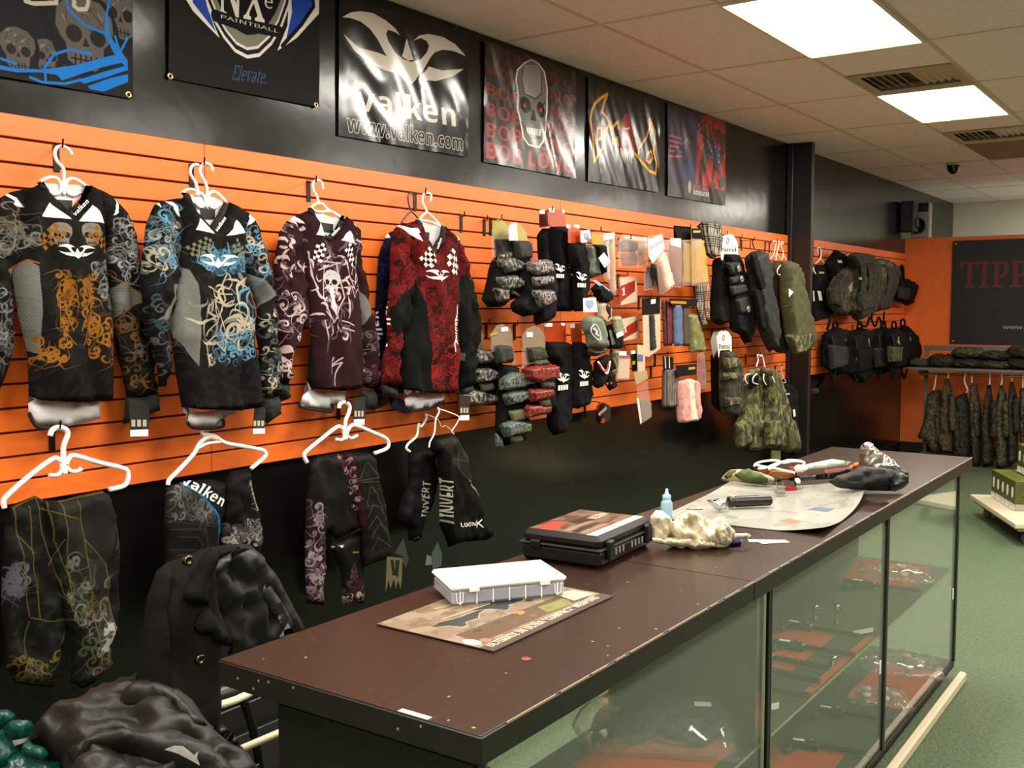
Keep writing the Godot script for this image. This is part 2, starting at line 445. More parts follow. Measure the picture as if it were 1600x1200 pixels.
func materials() -> void:
	mat("wall_black", Color(0.06, 0.056, 0.048), 0.19)
	M.wall_black.metallic_specular = 0.42
	tri_mat(M.wall_black, 0.9, null, noise_tex(3, 0.02, 256, [], true, 1.2), 0.12, true)
	mat("orange", Color(0.95, 0.455, 0.155), 0.42)
	tri_mat(M.orange, 2.0, noise_tex(5, 0.01, 256, [[0.0, Color(0.94, 0.94, 0.94)], [1.0, Color.WHITE]]), null, 1.0, true)
	mat("groove", Color(0.30, 0.13, 0.06), 0.7)
	mat("white_wall", Color(0.80, 0.80, 0.76), 0.8)
	tri_mat(mat("floor_green", Color(1, 1, 1), 0.75), 1.3, noise_tex(11, 0.06, 512, [[0.0, Color(0.26, 0.325, 0.22)], [0.5, Color(0.305, 0.375, 0.26)], [1.0, Color(0.36, 0.43, 0.31)]]), noise_tex(12, 0.2, 256, [], true, 3.0), 0.5, true)
	tri_mat(mat("ceiling_tile", Color(1, 1, 1), 0.9), 1.1, noise_tex(21, 0.03, 512, [[0.0, Color(0.90, 0.85, 0.865)], [1.0, Color(0.945, 0.895, 0.91)]]), noise_tex(22, 0.25, 256, [], true, 2.0), 0.4, true)
	mat("grid_bar", Color(0.80, 0.74, 0.68), 0.6)
	mat("lens", Color(0.9, 0.9, 0.88), 0.5).emission_enabled = true
	M.lens.emission = Color(1.0, 0.95, 0.86); M.lens.emission_energy_multiplier = 2.6
	mat("lens_off", Color(0.52, 0.38, 0.22), 0.5)
	mat("white_metal", Color(0.82, 0.80, 0.74), 0.45)
	mat("black_plastic", Color(0.045, 0.043, 0.04), 0.4)
	mat("black_metal", Color(0.06, 0.055, 0.05), 0.35, 0.4)
	mat("chrome", Color(0.75, 0.74, 0.72), 0.2, 1.0)
	mat("alu", Color(0.62, 0.62, 0.60), 0.35, 0.9)
	mat("white_plastic", Color(0.93, 0.92, 0.90), 0.35)
	mat("vent", Color(0.68, 0.64, 0.56), 0.4)
	mat("vent_dark", Color(0.36, 0.31, 0.25), 0.6)
	mat("cream", Color(0.82, 0.78, 0.66), 0.55)

func troffer(x: float, z: float, lit: bool, label: String) -> void:
	var c := Vector3(x + 0.3048, 3.03, z - 0.6096)
	var g := thing("ceiling_light", label, "ceiling light", c, "ceiling lights" if lit else "")
	var fr := MB.new()
	for s in [-1, 1]:
		fr.box(Vector3(s * 0.2955, -0.004, 0), Vector3(0.0175, 0.02, 1.2), 0.003); fr.box(Vector3(0, -0.004, s * 0.6), Vector3(0.6, 0.02, 0.0175), 0.003)
	obj("frame", fr.mesh(), M.white_metal, g)
	obj("lens", MB.new().box(Vector3(0, 0.004, 0), Vector3(0.575, 0.01, 1.185), 0.002).mesh(), M.lens if lit else M.lens_off, g)
	obj("housing", MB.new().box(Vector3(0, 0.06, 0), Vector3(0.595, 0.1, 1.2)).mesh(), M.white_metal, g)
	if not lit: return
	var a := AreaLight3D.new(); a.name = "lamp_light"; g.add_child(a)
	a.area_size = Vector2(0.57, 1.18); a.position = Vector3(0, -0.012, 0); a.rotation.x = -PI / 2
	a.light_color = LAMP; a.light_energy = 5.0; a.shadow_enabled = true; a.area_range = 20.0; a.area_attenuation = 2.0

func shell() -> void:
	struct("floor", MB.new().box(Vector3(3.75, -0.1, -4.0), Vector3(7.9, 0.2, 17.2)).mesh(), M.floor_green)
	struct("wall_left", MB.new().box(Vector3(-0.1, 1.6, -4.0), Vector3(0.2, 3.2, 17.2)).mesh(), M.wall_black)
	struct("wall_back", MB.new().box(Vector3(3.75, 1.6, -12.3), Vector3(7.5, 3.2, 0.2)).mesh(), M.white_wall)
	struct("wall_right", MB.new().box(Vector3(7.6, 1.6, -4.0), Vector3(0.2, 3.2, 17.2)).mesh(), M.wall_black)
	struct("trim_1", MB.new().box(Vector3(7.49, 1.66, -3.0), Vector3(0.02, 1.22, 14.0)).mesh(), M.orange)
	struct("wall_front", MB.new().box(Vector3(3.75, 1.6, 4.4), Vector3(7.5, 3.2, 0.2)).mesh(), M.white_wall)
	# ceiling: slab, tiles laid in a grid of bars
	var ce := struct("ceiling", MB.new().box(Vector3(3.75, 3.25, -4.0), Vector3(7.9, 0.1, 17.2)).mesh(), M.white_wall)
	var skip := {}
	for r in LIT: skip["%d,%d" % [int(round((r[0] - 0.565) / 0.6096)), int(round((TZ - r[1]) / 1.2192))]] = 1
	skip["1,4"] = 1
	var xs := [0.0, 0.565]
	while xs[-1] < 7.4: xs.append(minf(7.5, xs[-1] + 0.6096))
	var cached := {}
	for r in range(-5, 9):
		var z0: float = minf(4.3, TZ - r * 1.2192); var z1: float = maxf(-12.2, TZ - (r + 1) * 1.2192)
		for c in xs.size() - 1:
			if skip.has("%d,%d" % [c - 1, r]): continue
			var z := z0
			if c - 1 == 1 and (r == 1 or r == 3): z = z1 + 0.6096     # a vent fills the near or far half
			var za := z0; var zb := z1
			if z != z0: zb = z     # the tile keeps the near half
			var sz := Vector3(xs[c + 1] - xs[c] - 0.022, 0.016, za - zb - 0.022); var key := "%.3f %.3f" % [sz.x, sz.z]
			if not cached.has(key): cached[key] = MB.new().box(Vector3.ZERO, sz, 0.004).mesh()
			var o := obj("ceiling_tile", cached[key], M.ceiling_tile, ce)
			o.position = Vector3((xs[c] + xs[c + 1]) / 2, 3.0405 + 0.001 * sin(c * 7.3 + r * 3.1), (za + zb) / 2)
	for c in xs.size(): obj("grid_bar", MB.new().box(Vector3(xs[c], 3.036, -3.95), Vector3(0.024, 0.012, 16.5), 0.002).mesh(), M.grid_bar, ce)
	for r in range(-5, 10):
		var z := TZ - r * 1.2192
		if z < 4.3 and z > -12.2: obj("grid_bar", MB.new().box(Vector3(3.75, 3.0358, z), Vector3(7.5, 0.012, 0.024), 0.002).mesh(), M.grid_bar, ce)
	vent(-3.15 - 0.6096, "dark metal ceiling vent between the two lit ceiling panels")
	vent(-5.59 - 0.6096, "dark metal ceiling vent beyond the second lit panel, next to the unlit panel")
	# slatwall panels
	for p in [[2.4384, 0.0, "orange slatwall panel nearest the front, behind the black and gold jersey"], [0.0, -2.4384, "orange slatwall panel behind the maroon and red jerseys"], [-2.4384, -4.8768, "orange slatwall panel behind the glove and swab pegs"], [-4.8768, -6.03, "short orange slatwall panel beside the black column"], [-6.68, -9.78, "orange slatwall panel behind the packs beyond the black column"]]:
		slatwall(p[0], p[1], p[2])
	# black column against the wall
	var g := MB.new().box(Vector3(0.105, 1.515, -6.065), Vector3(0.21, 3.03, 0.06), 0.004); g.box(Vector3(0.03, 1.515, -6.03), Vector3(0.05, 3.03, 0.05), 0.004)
	struct("column", g.mesh(), mat("column_black", Color(0.05, 0.047, 0.043), 0.45))
	# orange partition before the back wall
	struct("partition", MB.new().box(Vector3(3.0, 1.22, -9.86), Vector3(6.0, 2.44, 0.12), 0.004).mesh(), M.orange)
	struct("bounce_board_2", MB.new().box(Vector3(3.0, 1.2, -9.93), Vector3(5.98, 2.38, 0.02), 0.003).mesh(), M.white_wall)  # added unseen white board, keeps orange bounce light off the back wall
	struct("baseboard_left", MB.new().box(Vector3(0.008, 0.06, -3.8), Vector3(0.016, 0.12, 12.0), 0.003).mesh(), M.black_plastic)
	struct("baseboard_back", MB.new().box(Vector3(3.0, 0.06, -9.79), Vector3(6.0, 0.12, 0.02), 0.003).mesh(), M.black_plastic)

func slatwall(z0: float, z1: float, label: String) -> void:
	var g := thing("slatwall_panel", label, "wall panel", Vector3(0, 1.053, (z0 + z1) / 2), "orange slatwall panels")
	var L := z0 - z1 - 0.003
	obj("backing", MB.new().box(Vector3(0.004, 0.6096, 0), Vector3(0.007, 1.219, L)).mesh(), M.groove, g)
	var sl := MB.new().box(Vector3(0.0135, 0, 0), Vector3(0.013, 0.0685, L), 0.0015).mesh()
	for i in 16:
		var o := obj("slat", sl, M.orange, g); o.position.y = 0.0381 + i * 0.0762

func vent(z: float, label: String) -> void:
	var g := thing("ceiling_vent", label, "vent", Vector3(1.175 + 0.3048, 3.03, z - 0.3048), "ceiling vents")
	var fr := MB.new()
	for s in [-1, 1]:
		fr.box(Vector3(s * 0.272, 0, 0), Vector3(0.06, 0.014, 0.6), 0.004); fr.box(Vector3(0, 0, s * 0.272), Vector3(0.49, 0.014, 0.06), 0.004)
	obj("frame", fr.mesh(), M.vent, g)
	obj("backing", MB.new().box(Vector3(0, 0.05, 0), Vector3(0.59, 0.012, 0.59)).mesh(), M.vent_dark, g)
	for k in 5:
		for s in [-1.0, 1.0]:
			var b := MB.new().box(Vector3(s * (0.05 + k * 0.045), 0.016, 0), Vector3(0.034, 0.004, 0.47 - k * 0.02), 0.001, Basis(Vector3.BACK, s * 0.7))
			obj("louvre", b.mesh(), M.vent, g)

# ---------- emblems and patterns ----------
const VMARK := [[533,27,545,20,560,18,580,21,600,32,615,45,623,56,615,51,604,47,601,53,605,65,615,82,627,93,640,97,655,93,665,82,669,72,665,64,655,60,643,64,652,56,668,53,690,58,710,70,727,88,705,80,690,78,678,82,670,92,660,108,648,125,637,136,628,124,612,103,598,80,588,62,575,45,560,34,545,29],
	[535,53,560,75,590,83,608,90,626,117,600,110,575,98,553,80], [668,104,690,110,723,108,705,120,680,127,652,125], [634,60,645,94,635,95,625,89]]
func vmark(p: Pic, c: Vector2, wd: float, col: Color, rot := 0.0, sq := 1.0) -> void:    # c, wd in the print's plane
	var l := wx(533, 27, 0); var r := wx(727, 88, 0); var k := wd / (l.z - r.z)
	for a in VMARK:
		var P := PackedVector2Array()
		for i in range(0, a.size(), 2):
			var w := wx(a[i], a[i + 1], 0)
			P.append(c + (Vector2((l.z + r.z) / 2 - w.z, (w.y - l.y + 0.14) * sq) * k).rotated(rot))
		p.poly(P, col)
func swirls(p: Pic, zone: PackedVector2Array, n: int, s0: float, s1: float, cols: Array, wd: float, sd: int, sym := false, axis := 1e9) -> void:   # curling line ornaments inside a plane zone
	var r := RandomNumberGenerator.new(); r.seed = sd; var b := bounds([zone]); var k := 0; var guard := 0; wd *= 0.72; n = int(n * 1.5)
	while k < n and guard < n * 12:
		guard += 1
		var x := b.position + Vector2(r.randf(), r.randf()) * b.size
		if not Geometry2D.is_point_in_polygon(x, zone): continue
		k += 1
		var s := r.randf_range(s0, s1); var rot := r.randf() * TAU; var tr := r.randf_range(0.7, 1.7); var fl := 1.0 if r.randf() < 0.5 else -1.0; var c: Color = cols[r.randi() % cols.size()]
		p.curl(x, s, rot, wd * r.randf_range(0.6, 1.3), c, tr, fl)
		if sym: p.curl(Vector2(2 * (b.get_center().x if axis > 1e8 else axis) - x.x, x.y), s, PI - rot, wd, c, tr, -fl)
func flames(p: Pic, zone: PackedVector2Array, n: int, s0: float, cols: Array, wd: float, sd: int) -> void:      # long S-shaped strokes
	var r := RandomNumberGenerator.new(); r.seed = sd; var b := bounds([zone])
	for i in n:
		var x := b.position + Vector2(r.randf(), r.randf()) * b.size
		if not Geometry2D.is_point_in_polygon(x, zone): continue
		wd = clampf(wd, 0.001, 0.0032)
		var P := PackedVector2Array(); var a := r.randf() * TAU; var L := s0 * r.randf_range(0.6, 1.4); var bend := r.randf_range(-6, 6)
		for k in 12:
			P.append(x); x += Vector2(cos(a), sin(a)) * L / 12; a += bend / 12 + sin(k * 1.3 + i) * 0.3
		p.taper(P, wd * r.randf_range(0.7, 1.8), cols[r.randi() % cols.size()])
func rings(p: Pic, zone: PackedVector2Array, n: int, s0: float, s1: float, cols: Array, wd: float, sd: int) -> void:
	var r := RandomNumberGenerator.new(); r.seed = sd; var b := bounds([zone])
	for i in n:
		var x := b.position + Vector2(r.randf(), r.randf()) * b.size
		if not Geometry2D.is_point_in_polygon(x, zone): continue
		var s := r.randf_range(s0, s1); var P := PackedVector2Array(); var k0 := r.randf() * TAU
		for k in 16: P.append(x + Vector2(cos(k0 + k * 0.38), sin(k0 + k * 0.38)) * s * (1.0 + 0.15 * sin(k * 2.0)))
		p.stroke(P, wd * r.randf_range(0.7, 1.5), cols[r.randi() % cols.size()])
		if r.randf() < 0.4: p.ell(x, Vector2(s, s) * 0.25, cols[r.randi() % cols.size()])
func checks(p: Pic, a: Vector2, b: Vector2, wd: float, nx: int, ny: int, c: Color) -> void:        # checkered flag strip from a to b
	var d := (b - a) / nx; var u := d.orthogonal().normalized() * wd / ny
	for i in nx:
		for j in ny:
			if (i + j) % 2 == 0:
				var o := a + d * i + u * (j - ny / 2.0); p.poly(PackedVector2Array([o, o + d, o + d + u, o + u]), c)
func camo_tex(sd: int, base: Color, cols: Array, freq := 14.0, ppm := 420.0) -> ImageTexture:
	var p := Pic.new(Rect2(0, 0, 0.5, 0.5), ppm, base); var k := 0
	for c in cols:
		p.blotch(sd + k * 13, freq * (1.0 + 0.25 * k), 0.08 + 0.05 * k, c, 0.8); k += 1
	return p.tex()

# ---------- hooks and hangers ----------
func hook(u: float, v: float, d: float, what: String) -> Vector3:     # a slatwall hook whose arm carries something at a photo point, d from the wall
	var w := wx(u, v, d * 0.4); w.x = 0.02; var tip := wx(u, v, d) - w; var dir := tip.normalized(); var g := thing("wall_hook", "black metal slatwall hook " + what, "hook", w, "slatwall hooks")
	obj("back_plate", MB.new().box(Vector3(0.0025, -0.035, 0), Vector3(0.004, 0.085, 0.022), 0.001).mesh(), M.black_metal, g)
	obj("arm", MB.new().tube(rounded(PackedVector3Array([Vector3(0.004, 0, 0), tip, tip + dir * 0.014 + Vector3(0, 0.006, 0), tip + dir * 0.022 + Vector3(0, 0.024, 0)])), 0.003, 6).mesh(), M.black_metal, g)
	return w
# tubular hanger drawn from photo strokes in the plane x = d
func hanger(label: String, parts: Array, d: float, r := 0.0055, m: Material = null, group := "tubular hangers") -> Node3D:
	var b: Vector2 = parts[0][1][0]; var g := thing("clothes_hanger", label, "hanger", wx(b.x, b.y, d), group)
	for p in parts: tubes(g, p[0], p[1], d, r if p.size() < 3 else p[2], m if m else M.white_plastic)
	return g

# ---------- jerseys ----------
var jd := 0.04      # how far a garment swells
func netting(p: Pic, P: PackedVector2Array, c: Color) -> void:      # a grey mesh insert: fill with rows of small dark holes
	p.poly(P, c); var b := bounds([P]); var s := 0.0065; var y := b.position.y; var odd := 0
	while y < b.end.y:
		var x := b.position.x + s * 0.5 * odd
		while x < b.end.x:
			if Geometry2D.is_point_in_polygon(Vector2(x, y), P): p.poly(PackedVector2Array([Vector2(x - 0.0017, y), Vector2(x, y - 0.0017), Vector2(x + 0.0017, y), Vector2(x, y + 0.0017)]), c.darkened(0.45))
			x += s
		y += s * 0.8; odd = 1 - odd
func fabric(tex: Texture2D, rough := 0.78) -> StandardMaterial3D:
	var m := mat("", Color.WHITE, rough, 0.0, tex); m.metallic_specular = 0.2
	return m
func price_tag(g: Node3D, P: PackedVector2Array, d: float, c: Color, art := true) -> void:     # hang tag: card with a white strip
	var t := plate(g, "hang_tag", P, d, 0.0012, mat("", c, 0.5), {"label": "hanging card price tag"})
	var lo := P[0]; var hi := P[0]
	for p in P:
		lo = lo.min(p); hi = hi.max(p)
	var w := hi - lo
	plate(g, "barcode_strip", PackedVector2Array([Vector2(lo.x + w.x * 0.06, lo.y + w.y * 0.80), Vector2(hi.x - w.x * 0.06, lo.y + w.y * 0.78), Vector2(hi.x - w.x * 0.06, hi.y - 1), Vector2(lo.x + w.x * 0.06, hi.y - 0.5)]), d + 0.0014, 0.0006, M.white_plastic, {"parent": t}).position -= t.position
	if art:
		for k in 3: plate(g, "print", PackedVector2Array([Vector2(lo.x + w.x * (0.12 + 0.28 * k), lo.y + w.y * 0.5), Vector2(lo.x + w.x * (0.3 + 0.28 * k), lo.y + w.y * 0.5), Vector2(lo.x + w.x * (0.3 + 0.28 * k), lo.y + w.y * 0.7), Vector2(lo.x + w.x * (0.12 + 0.28 * k), lo.y + w.y * 0.7)]), d + 0.0014, 0.0005, M.vent, {"parent": t})
func fl2(p: Pic, K: String, a: Array) -> PackedVector2Array: return p.px(q(K, a))

func jersey_base(K: String, label: String, d: float, torso: Array, sleeves: Array, bg: Color, sd: int, ppm := 620.0) -> Array:
	var T := q(K, torso); var b := wx(T[0].x, T[0].y, d); var g := thing("jersey", label, "jersey", b, "long-sleeved jerseys")
	var Ls := [lp(T, d, b)]
	for s in sleeves: Ls.append(lp(q(K, s), d, b))
	var R := bounds(Ls).grow(0.01)
	return [g, Pic.new(R, ppm, bg, plane_fn(d, b)), R]
func jersey_make(J: Array, K: String, d: float, torso: Array, sleeves: Array, cuffs: Array, sd: int) -> void:
	var m := fabric(J[1].tex()); var o := {"uv": J[2], "cell": 0.02, "rim": 0.07, "fold": 0.02 * jd / 0.04, "freq": Vector2(8, 2.4), "sd": sd, "bow": 0.02 * jd / 0.04, "open": 0.06}
	cloth(J[0], "torso", q(K, torso), d, jd, m, o)
	var k := 0
	for s in sleeves:
		o.sd = sd + 3 + k; o.freq = Vector2(12, 7); o.rim = 0.05; o.bow = 0.0; o.open = 0.0; k += 1
		cloth(J[0], "sleeve", q(K, s), d - 0.012, jd * 0.9, m, o)
	for c in cuffs: cloth(J[0], "cuff", q(K, c), d - 0.012, 0.03, M.knit, {"cell": 0.018, "fold": 0.006, "freq": Vector2(40, 4)})

func jerseys() -> void:
	tri_mat(mat("knit", Color(0.05, 0.048, 0.045), 0.85), 6.0, null, noise_tex(31, 0.12, 128, [], true, 4.0), 0.6)
	mat("lining", Color(0.92, 0.91, 0.93), 0.8); mat("neck_grey", Color(0.74, 0.74, 0.74), 0.85)
	var W := Color(0.93, 0.92, 0.88); var K0 := Color(0.065, 0.06, 0.055); var GY := Color(0.42, 0.42, 0.40); var GD := Color(0.50, 0.31, 0.09); var GR := Color(0.30, 0.30, 0.31)
	# --- 1 black and gold
	var K := "J1"; var d := 0.12
	var T := [150,203, 190,262, 248,318, 300,262, 328,215, 372,232, 398,330, 400,470, 402,545, 415,700, 418,1012, 300,1026, 190,1022, 128,1018, 100,1004, 95,850, 62,700, 45,560, 40,470, 60,330, 100,232]
	var S := [[150,215, 100,228, 40,240, 0,262, -60,380, -100,600, -120,800, -100,930, 0,992, 30,900, 50,830, 52,700, 46,560, 80,500, 130,330], [330,225, 372,230, 432,262, 478,320, 502,385, 528,530, 556,640, 572,800, 578,900, 592,985, 540,1020, 470,1010, 458,930, 432,830, 415,700, 395,545, 370,400, 340,300]]
	var J := jersey_base(K, "black long-sleeved jersey with gold scroll print and grey mesh side panels", d, T, S, K0, 1)
	var p: Pic = J[1]
	p.blotch(4, 60.0, 0.42, Color(0.085, 0.08, 0.075)); p.blotch(5, 22.0, 0.16, Color(0.095, 0.09, 0.08))
	netting(p, fl2(p, K, [20,535, 75,496, 112,520, 122,850, 92,835, 62,700, 45,570]), GY); netting(p, fl2(p, K, [410,610, 440,575, 520,630, 520,650, 450,690, 425,720]), GY)
	p.stroke(fl2(p, K, [20,535, 75,496, 112,508]), 0.005, GD); p.stroke(fl2(p, K, [398,535, 425,570, 480,600, 522,632, 450,700]), 0.005, GD)
	var z := fl2(p, K, [160,560, 240,540, 250,800, 200,860, 150,800])
	swirls(p, fl2(p, K, [172,545, 236,560, 240,640, 228,700, 240,800, 190,815, 172,700]), 26, 0.008, 0.030, [GD, GD, Color(0.36, 0.23, 0.08)], 0.0042, 5, true, fl2(p, K, [250,680])[0].x)
	swirls(p, fl2(p, K, [300,720, 415,720, 415,880, 310,880]), 16, 0.015, 0.04, [GD], 0.0045, 6); swirls(p, fl2(p, K, [110,790, 200,790, 200,880, 110,870]), 10, 0.015, 0.03, [GD], 0.0045, 9)
	for x in [[232,575, 180,640, 178,740, 240,810], [262,575, 300,640, 298,740, 268,810], [236,620, 210,690, 236,760], [258,620, 280,690, 260,760], [240,575, 250,568, 262,576, 266,620]]: p.stroke(fl2(p, K, x), 0.004, GD)
	swirls(p, fl2(p, K, [-20,300, 80,280, 110,420, 60,480, -20,480]), 26, 0.012, 0.04, [GY, GR, Color(0.35, 0.31, 0.25)], 0.004, 12)
	swirls(p, fl2(p, K, [400,320, 480,330, 540,560, 430,560, 400,450]), 28, 0.012, 0.045, [GY, GR, Color(0.55, 0.55, 0.56)], 0.004, 13)
	swirls(p, fl2(p, K, [320,500, 400,500, 400,720, 330,660]), 22, 0.012, 0.03, [GR, GY], 0.0035, 14); swirls(p, fl2(p, K, [430,720, 570,700, 580,980, 470,990]), 22, 0.02, 0.05, [GR, Color(0.36, 0.25, 0.12)], 0.0035, 15); swirls(p, fl2(p, K, [-90,600, 40,600, 30,880, -60,900]), 26, 0.02, 0.05, [GR, GR, GY], 0.0035, 16)
	for s in [[185,372, 118,440], [305,378, 375,455]]:
		skull(p, fl2(p, K, [s[0], 402])[0], 0.036, -1.0 if s[0] < 200 else 1.0, Color(0.45, 0.42, 0.38))
		var e := fl2(p, K, [s[0], s[1] + 8, s[2], s[3]]); checks(p, e[0], e[1], 0.045, 7, 3, GD)
	p.poly(fl2(p, K, [152,282, 118,335, 224,346]), W); p.poly(fl2(p, K, [312,292, 330,310, 364,360, 266,352]), W)
	for s in [[30,235, 55,262, 80,300, 52,285, 28,250], [48,268, 72,298, 40,290], [428,262, 440,280, 412,330, 410,300], [412,290, 405,330, 425,318]]: p.poly(fl2(p, K, s), W)
	vmark(p, fl2(p, K, [246,478])[0], 0.135, W)
	jersey_make(J, K, d, T, S, [[470,1010, 592,988, 600,1058, 560,1075, 462,1112]], 3); jersey_trim(J[0], K, d, [150,203, 248,318, 328,215, 300,214, 180,208], [138,205, 152,202, 200,262, 248,322, 300,266, 322,214, 345,220, 306,292, 250,362, 196,292], [205,268, 270,272, 268,312, 208,306], [272,318, 282,332, 334,278, 326,266], [130,1018, 376,1022, 376,1090, 250,1120, 145,1122, 108,1068, 105,960, 380,965])
	price_tag(J[0], q(K, [484,1030, 560,1034, 556,1152, 488,1158]), d + 0.02, Color(0.10, 0.09, 0.085))
	# --- 2 black and blue
	K = "J2"; d = 0.205
	T = [212,205, 250,270, 310,340, 352,280, 380,240, 430,262, 445,360, 440,500, 470,600, 490,760, 515,850, 520,1030, 400,1050, 250,1046, 205,1040, 180,900, 160,760, 172,640, 196,500, 190,370, 180,262]
	S = [[0,0], [390,245, 430,258, 480,290, 520,350, 535,420, 560,530, 580,700, 592,860, 588,1000, 520,1005, 510,860, 500,760, 500,640, 455,560, 420,480, 400,350]]
	S[0] = [225,225, 190,225, 150,232, 100,250, 72,320, 60,430, 45,560, 60,700, 105,860, 120,960, 150,960, 168,860, 155,740, 180,640, 206,500, 225,370]
	J = jersey_base(K, "black long-sleeved jersey with pale blue scroll print on doubled white hangers", d, T, S, K0, 2); p = J[1]
	var BL := Color(0.30, 0.48, 0.58); var BD := Color(0.18, 0.27, 0.32); var BG := Color(0.62, 0.58, 0.50)
	p.blotch(6, 24.0, 0.14, Color(0.09, 0.092, 0.088))
	netting(p, fl2(p, K, [196,492, 222,505, 240,560, 236,880, 165,770, 158,720, 178,640]), GY); netting(p, fl2(p, K, [86,712, 150,640, 160,560, 190,560, 150,690]), GY)
	netting(p, fl2(p, K, [440,510, 520,550, 572,600, 520,640, 500,680, 490,770, 450,600]), GY)
	swirls(p, fl2(p, K, [70,270, 190,260, 190,470, 70,560]), 50, 0.012, 0.035, [BD, BG, Color(0.33, 0.33, 0.31), BL], 0.004, 21); swirls(p, fl2(p, K, [440,330, 520,360, 560,540, 450,500]), 32, 0.012, 0.03, [BD, BG, BL, GR], 0.004, 22)
	swirls(p, fl2(p, K, [510,660, 580,640, 590,1000, 520,1000]), 40, 0.010, 0.028, [GR, BG, BD, Color(0.36, 0.36, 0.28)], 0.004, 23); swirls(p, fl2(p, K, [60,560, 150,700, 170,900, 110,900]), 16, 0.015, 0.03, [GR, BD], 0.004, 24)
	flames(p, fl2(p, K, [250,560, 440,560, 430,860, 260,860]), 46, 0.10, [BG, Color(0.45, 0.43, 0.38), GR], 0.005, 25); swirls(p, fl2(p, K, [250,430, 440,430, 420,520, 260,520]), 26, 0.010, 0.025, [BL, BL, BD], 0.0045, 26, true)
	swirls(p, fl2(p, K, [300,750, 450,740, 440,860, 310,860]), 22, 0.010, 0.028, [BL, BD, BL], 0.0045, 27); flames(p, fl2(p, K, [370,570, 440,570, 440,780, 370,780]), 22, 0.12, [BL, BG], 0.006, 28)
	for x in [[345,520, 330,570, 340,620, 320,680, 340,740], [270,570, 330,600, 360,600], [290,620, 340,640, 360,625], [330,570, 350,580, 360,560], [300,780, 330,820, 350,760], [268,760, 330,660], [275,880, 268,800, 300,760], [290,400, 282,440, 310,450, 300,425], [345,400, 355,440, 330,450, 338,425]]: p.stroke(fl2(p, K, x), 0.005, BL if x[1] < 460 else BG)
	var e1 := fl2(p, K, [222,440, 285,395]); checks(p, e1[0], e1[1], 0.05, 8, 4, Color(0.45, 0.42, 0.34)); e1 = fl2(p, K, [362,405, 435,462]); checks(p, e1[0], e1[1], 0.05, 8, 4, Color(0.45, 0.42, 0.34))
	p.poly(fl2(p, K, [245,302, 230,350, 298,366]), W); p.poly(fl2(p, K, [382,312, 424,362, 340,374]), W)
	for s in [[148,236, 172,238, 188,300, 160,270], [112,240, 130,240, 125,262], [455,296, 478,285, 480,310, 456,336]]: p.poly(fl2(p, K, s), W)
	vmark(p, fl2(p, K, [321,484])[0], 0.15, W)
	jersey_make(J, K, d, T, S, [[524,1000, 588,1000, 590,1070, 540,1110, 520,1060]], 11); jersey_trim(J[0], K, d, [222,208, 310,340, 376,240, 330,220], [208,200, 238,205, 262,270, 312,345, 352,282, 374,238, 388,246, 360,330, 318,392, 270,340, 240,280], [282,262, 340,272, 338,306, 286,304], [340,345, 348,358, 384,305, 376,292], [215,1058, 290,1060, 420,1046, 420,1062, 370,1085, 366,1118, 260,1122, 232,1100, 215,1000, 420,1000])
	price_tag(J[0], q(K, [494,1040, 538,1040, 530,1140, 484,1146]), d + 0.02, Color(0.10, 0.09, 0.085))
	# --- 3 maroon
	K = "J3"; d = 0.14
	T = [205,212, 240,300, 278,345, 312,310, 352,245, 385,270, 402,370, 405,520, 412,690, 430,850, 420,985, 330,1004, 205,998, 186,960, 195,800, 188,640, 170,520, 140,400, 150,240]
	S = [[195,225, 150,238, 108,262, 72,320, 52,440, 45,600, 58,760, 62,960, 118,985, 126,860, 150,800, 185,730, 195,640, 182,520, 170,400], [350,260, 385,268, 408,300, 425,400, 452,560, 472,640, 490,760, 500,880, 498,1004, 425,985, 425,850, 405,690, 390,520, 360,400]]
	var MR := Color(0.15, 0.072, 0.085); J = jersey_base(K, "dark maroon long-sleeved jersey with white tribal print", d, T, S, MR, 3); p = J[1]
	var PK := Color(0.70, 0.62, 0.62); var MV := Color(0.34, 0.27, 0.31)
	netting(p, fl2(p, K, [412,560, 460,640, 462,655, 430,720, 412,690]), GY); p.poly(fl2(p, K, [196,800, 205,980, 160,980, 150,880]), Color(0.06, 0.065, 0.06))
	swirls(p, fl2(p, K, [48,570, 185,600, 180,790, 60,760]), 26, 0.014, 0.04, [PK, MV, MV], 0.0042, 31); flames(p, fl2(p, K, [90,240, 180,250, 180,520, 60,420]), 26, 0.06, [PK, MV], 0.006, 32); flames(p, fl2(p, K, [350,270, 420,330, 440,560, 400,480]), 22, 0.06, [PK, MV], 0.005, 33)
	for s in [[55,440, 110,420], [70,490, 115,480], [60,370, 110,350]]:
		flames(p, fl2(p, K, [s[0], s[1] - 22, s[2], s[3] - 22, s[2], s[3] + 26, s[0], s[1] + 20]), 12, 0.035, [PK, MV], 0.006, s[1])
	swirls(p, fl2(p, K, [420,740, 495,740, 495,990, 430,990]), 18, 0.012, 0.03, [PK, MV, MV], 0.0035, 34); swirls(p, fl2(p, K, [62,820, 125,820, 120,940, 70,940]), 10, 0.018, 0.03, [PK], 0.005, 35)
	flames(p, fl2(p, K, [215,360, 320,360, 320,780, 230,780]), 60, 0.08, [PK, MV, MV], 0.0036, 36)
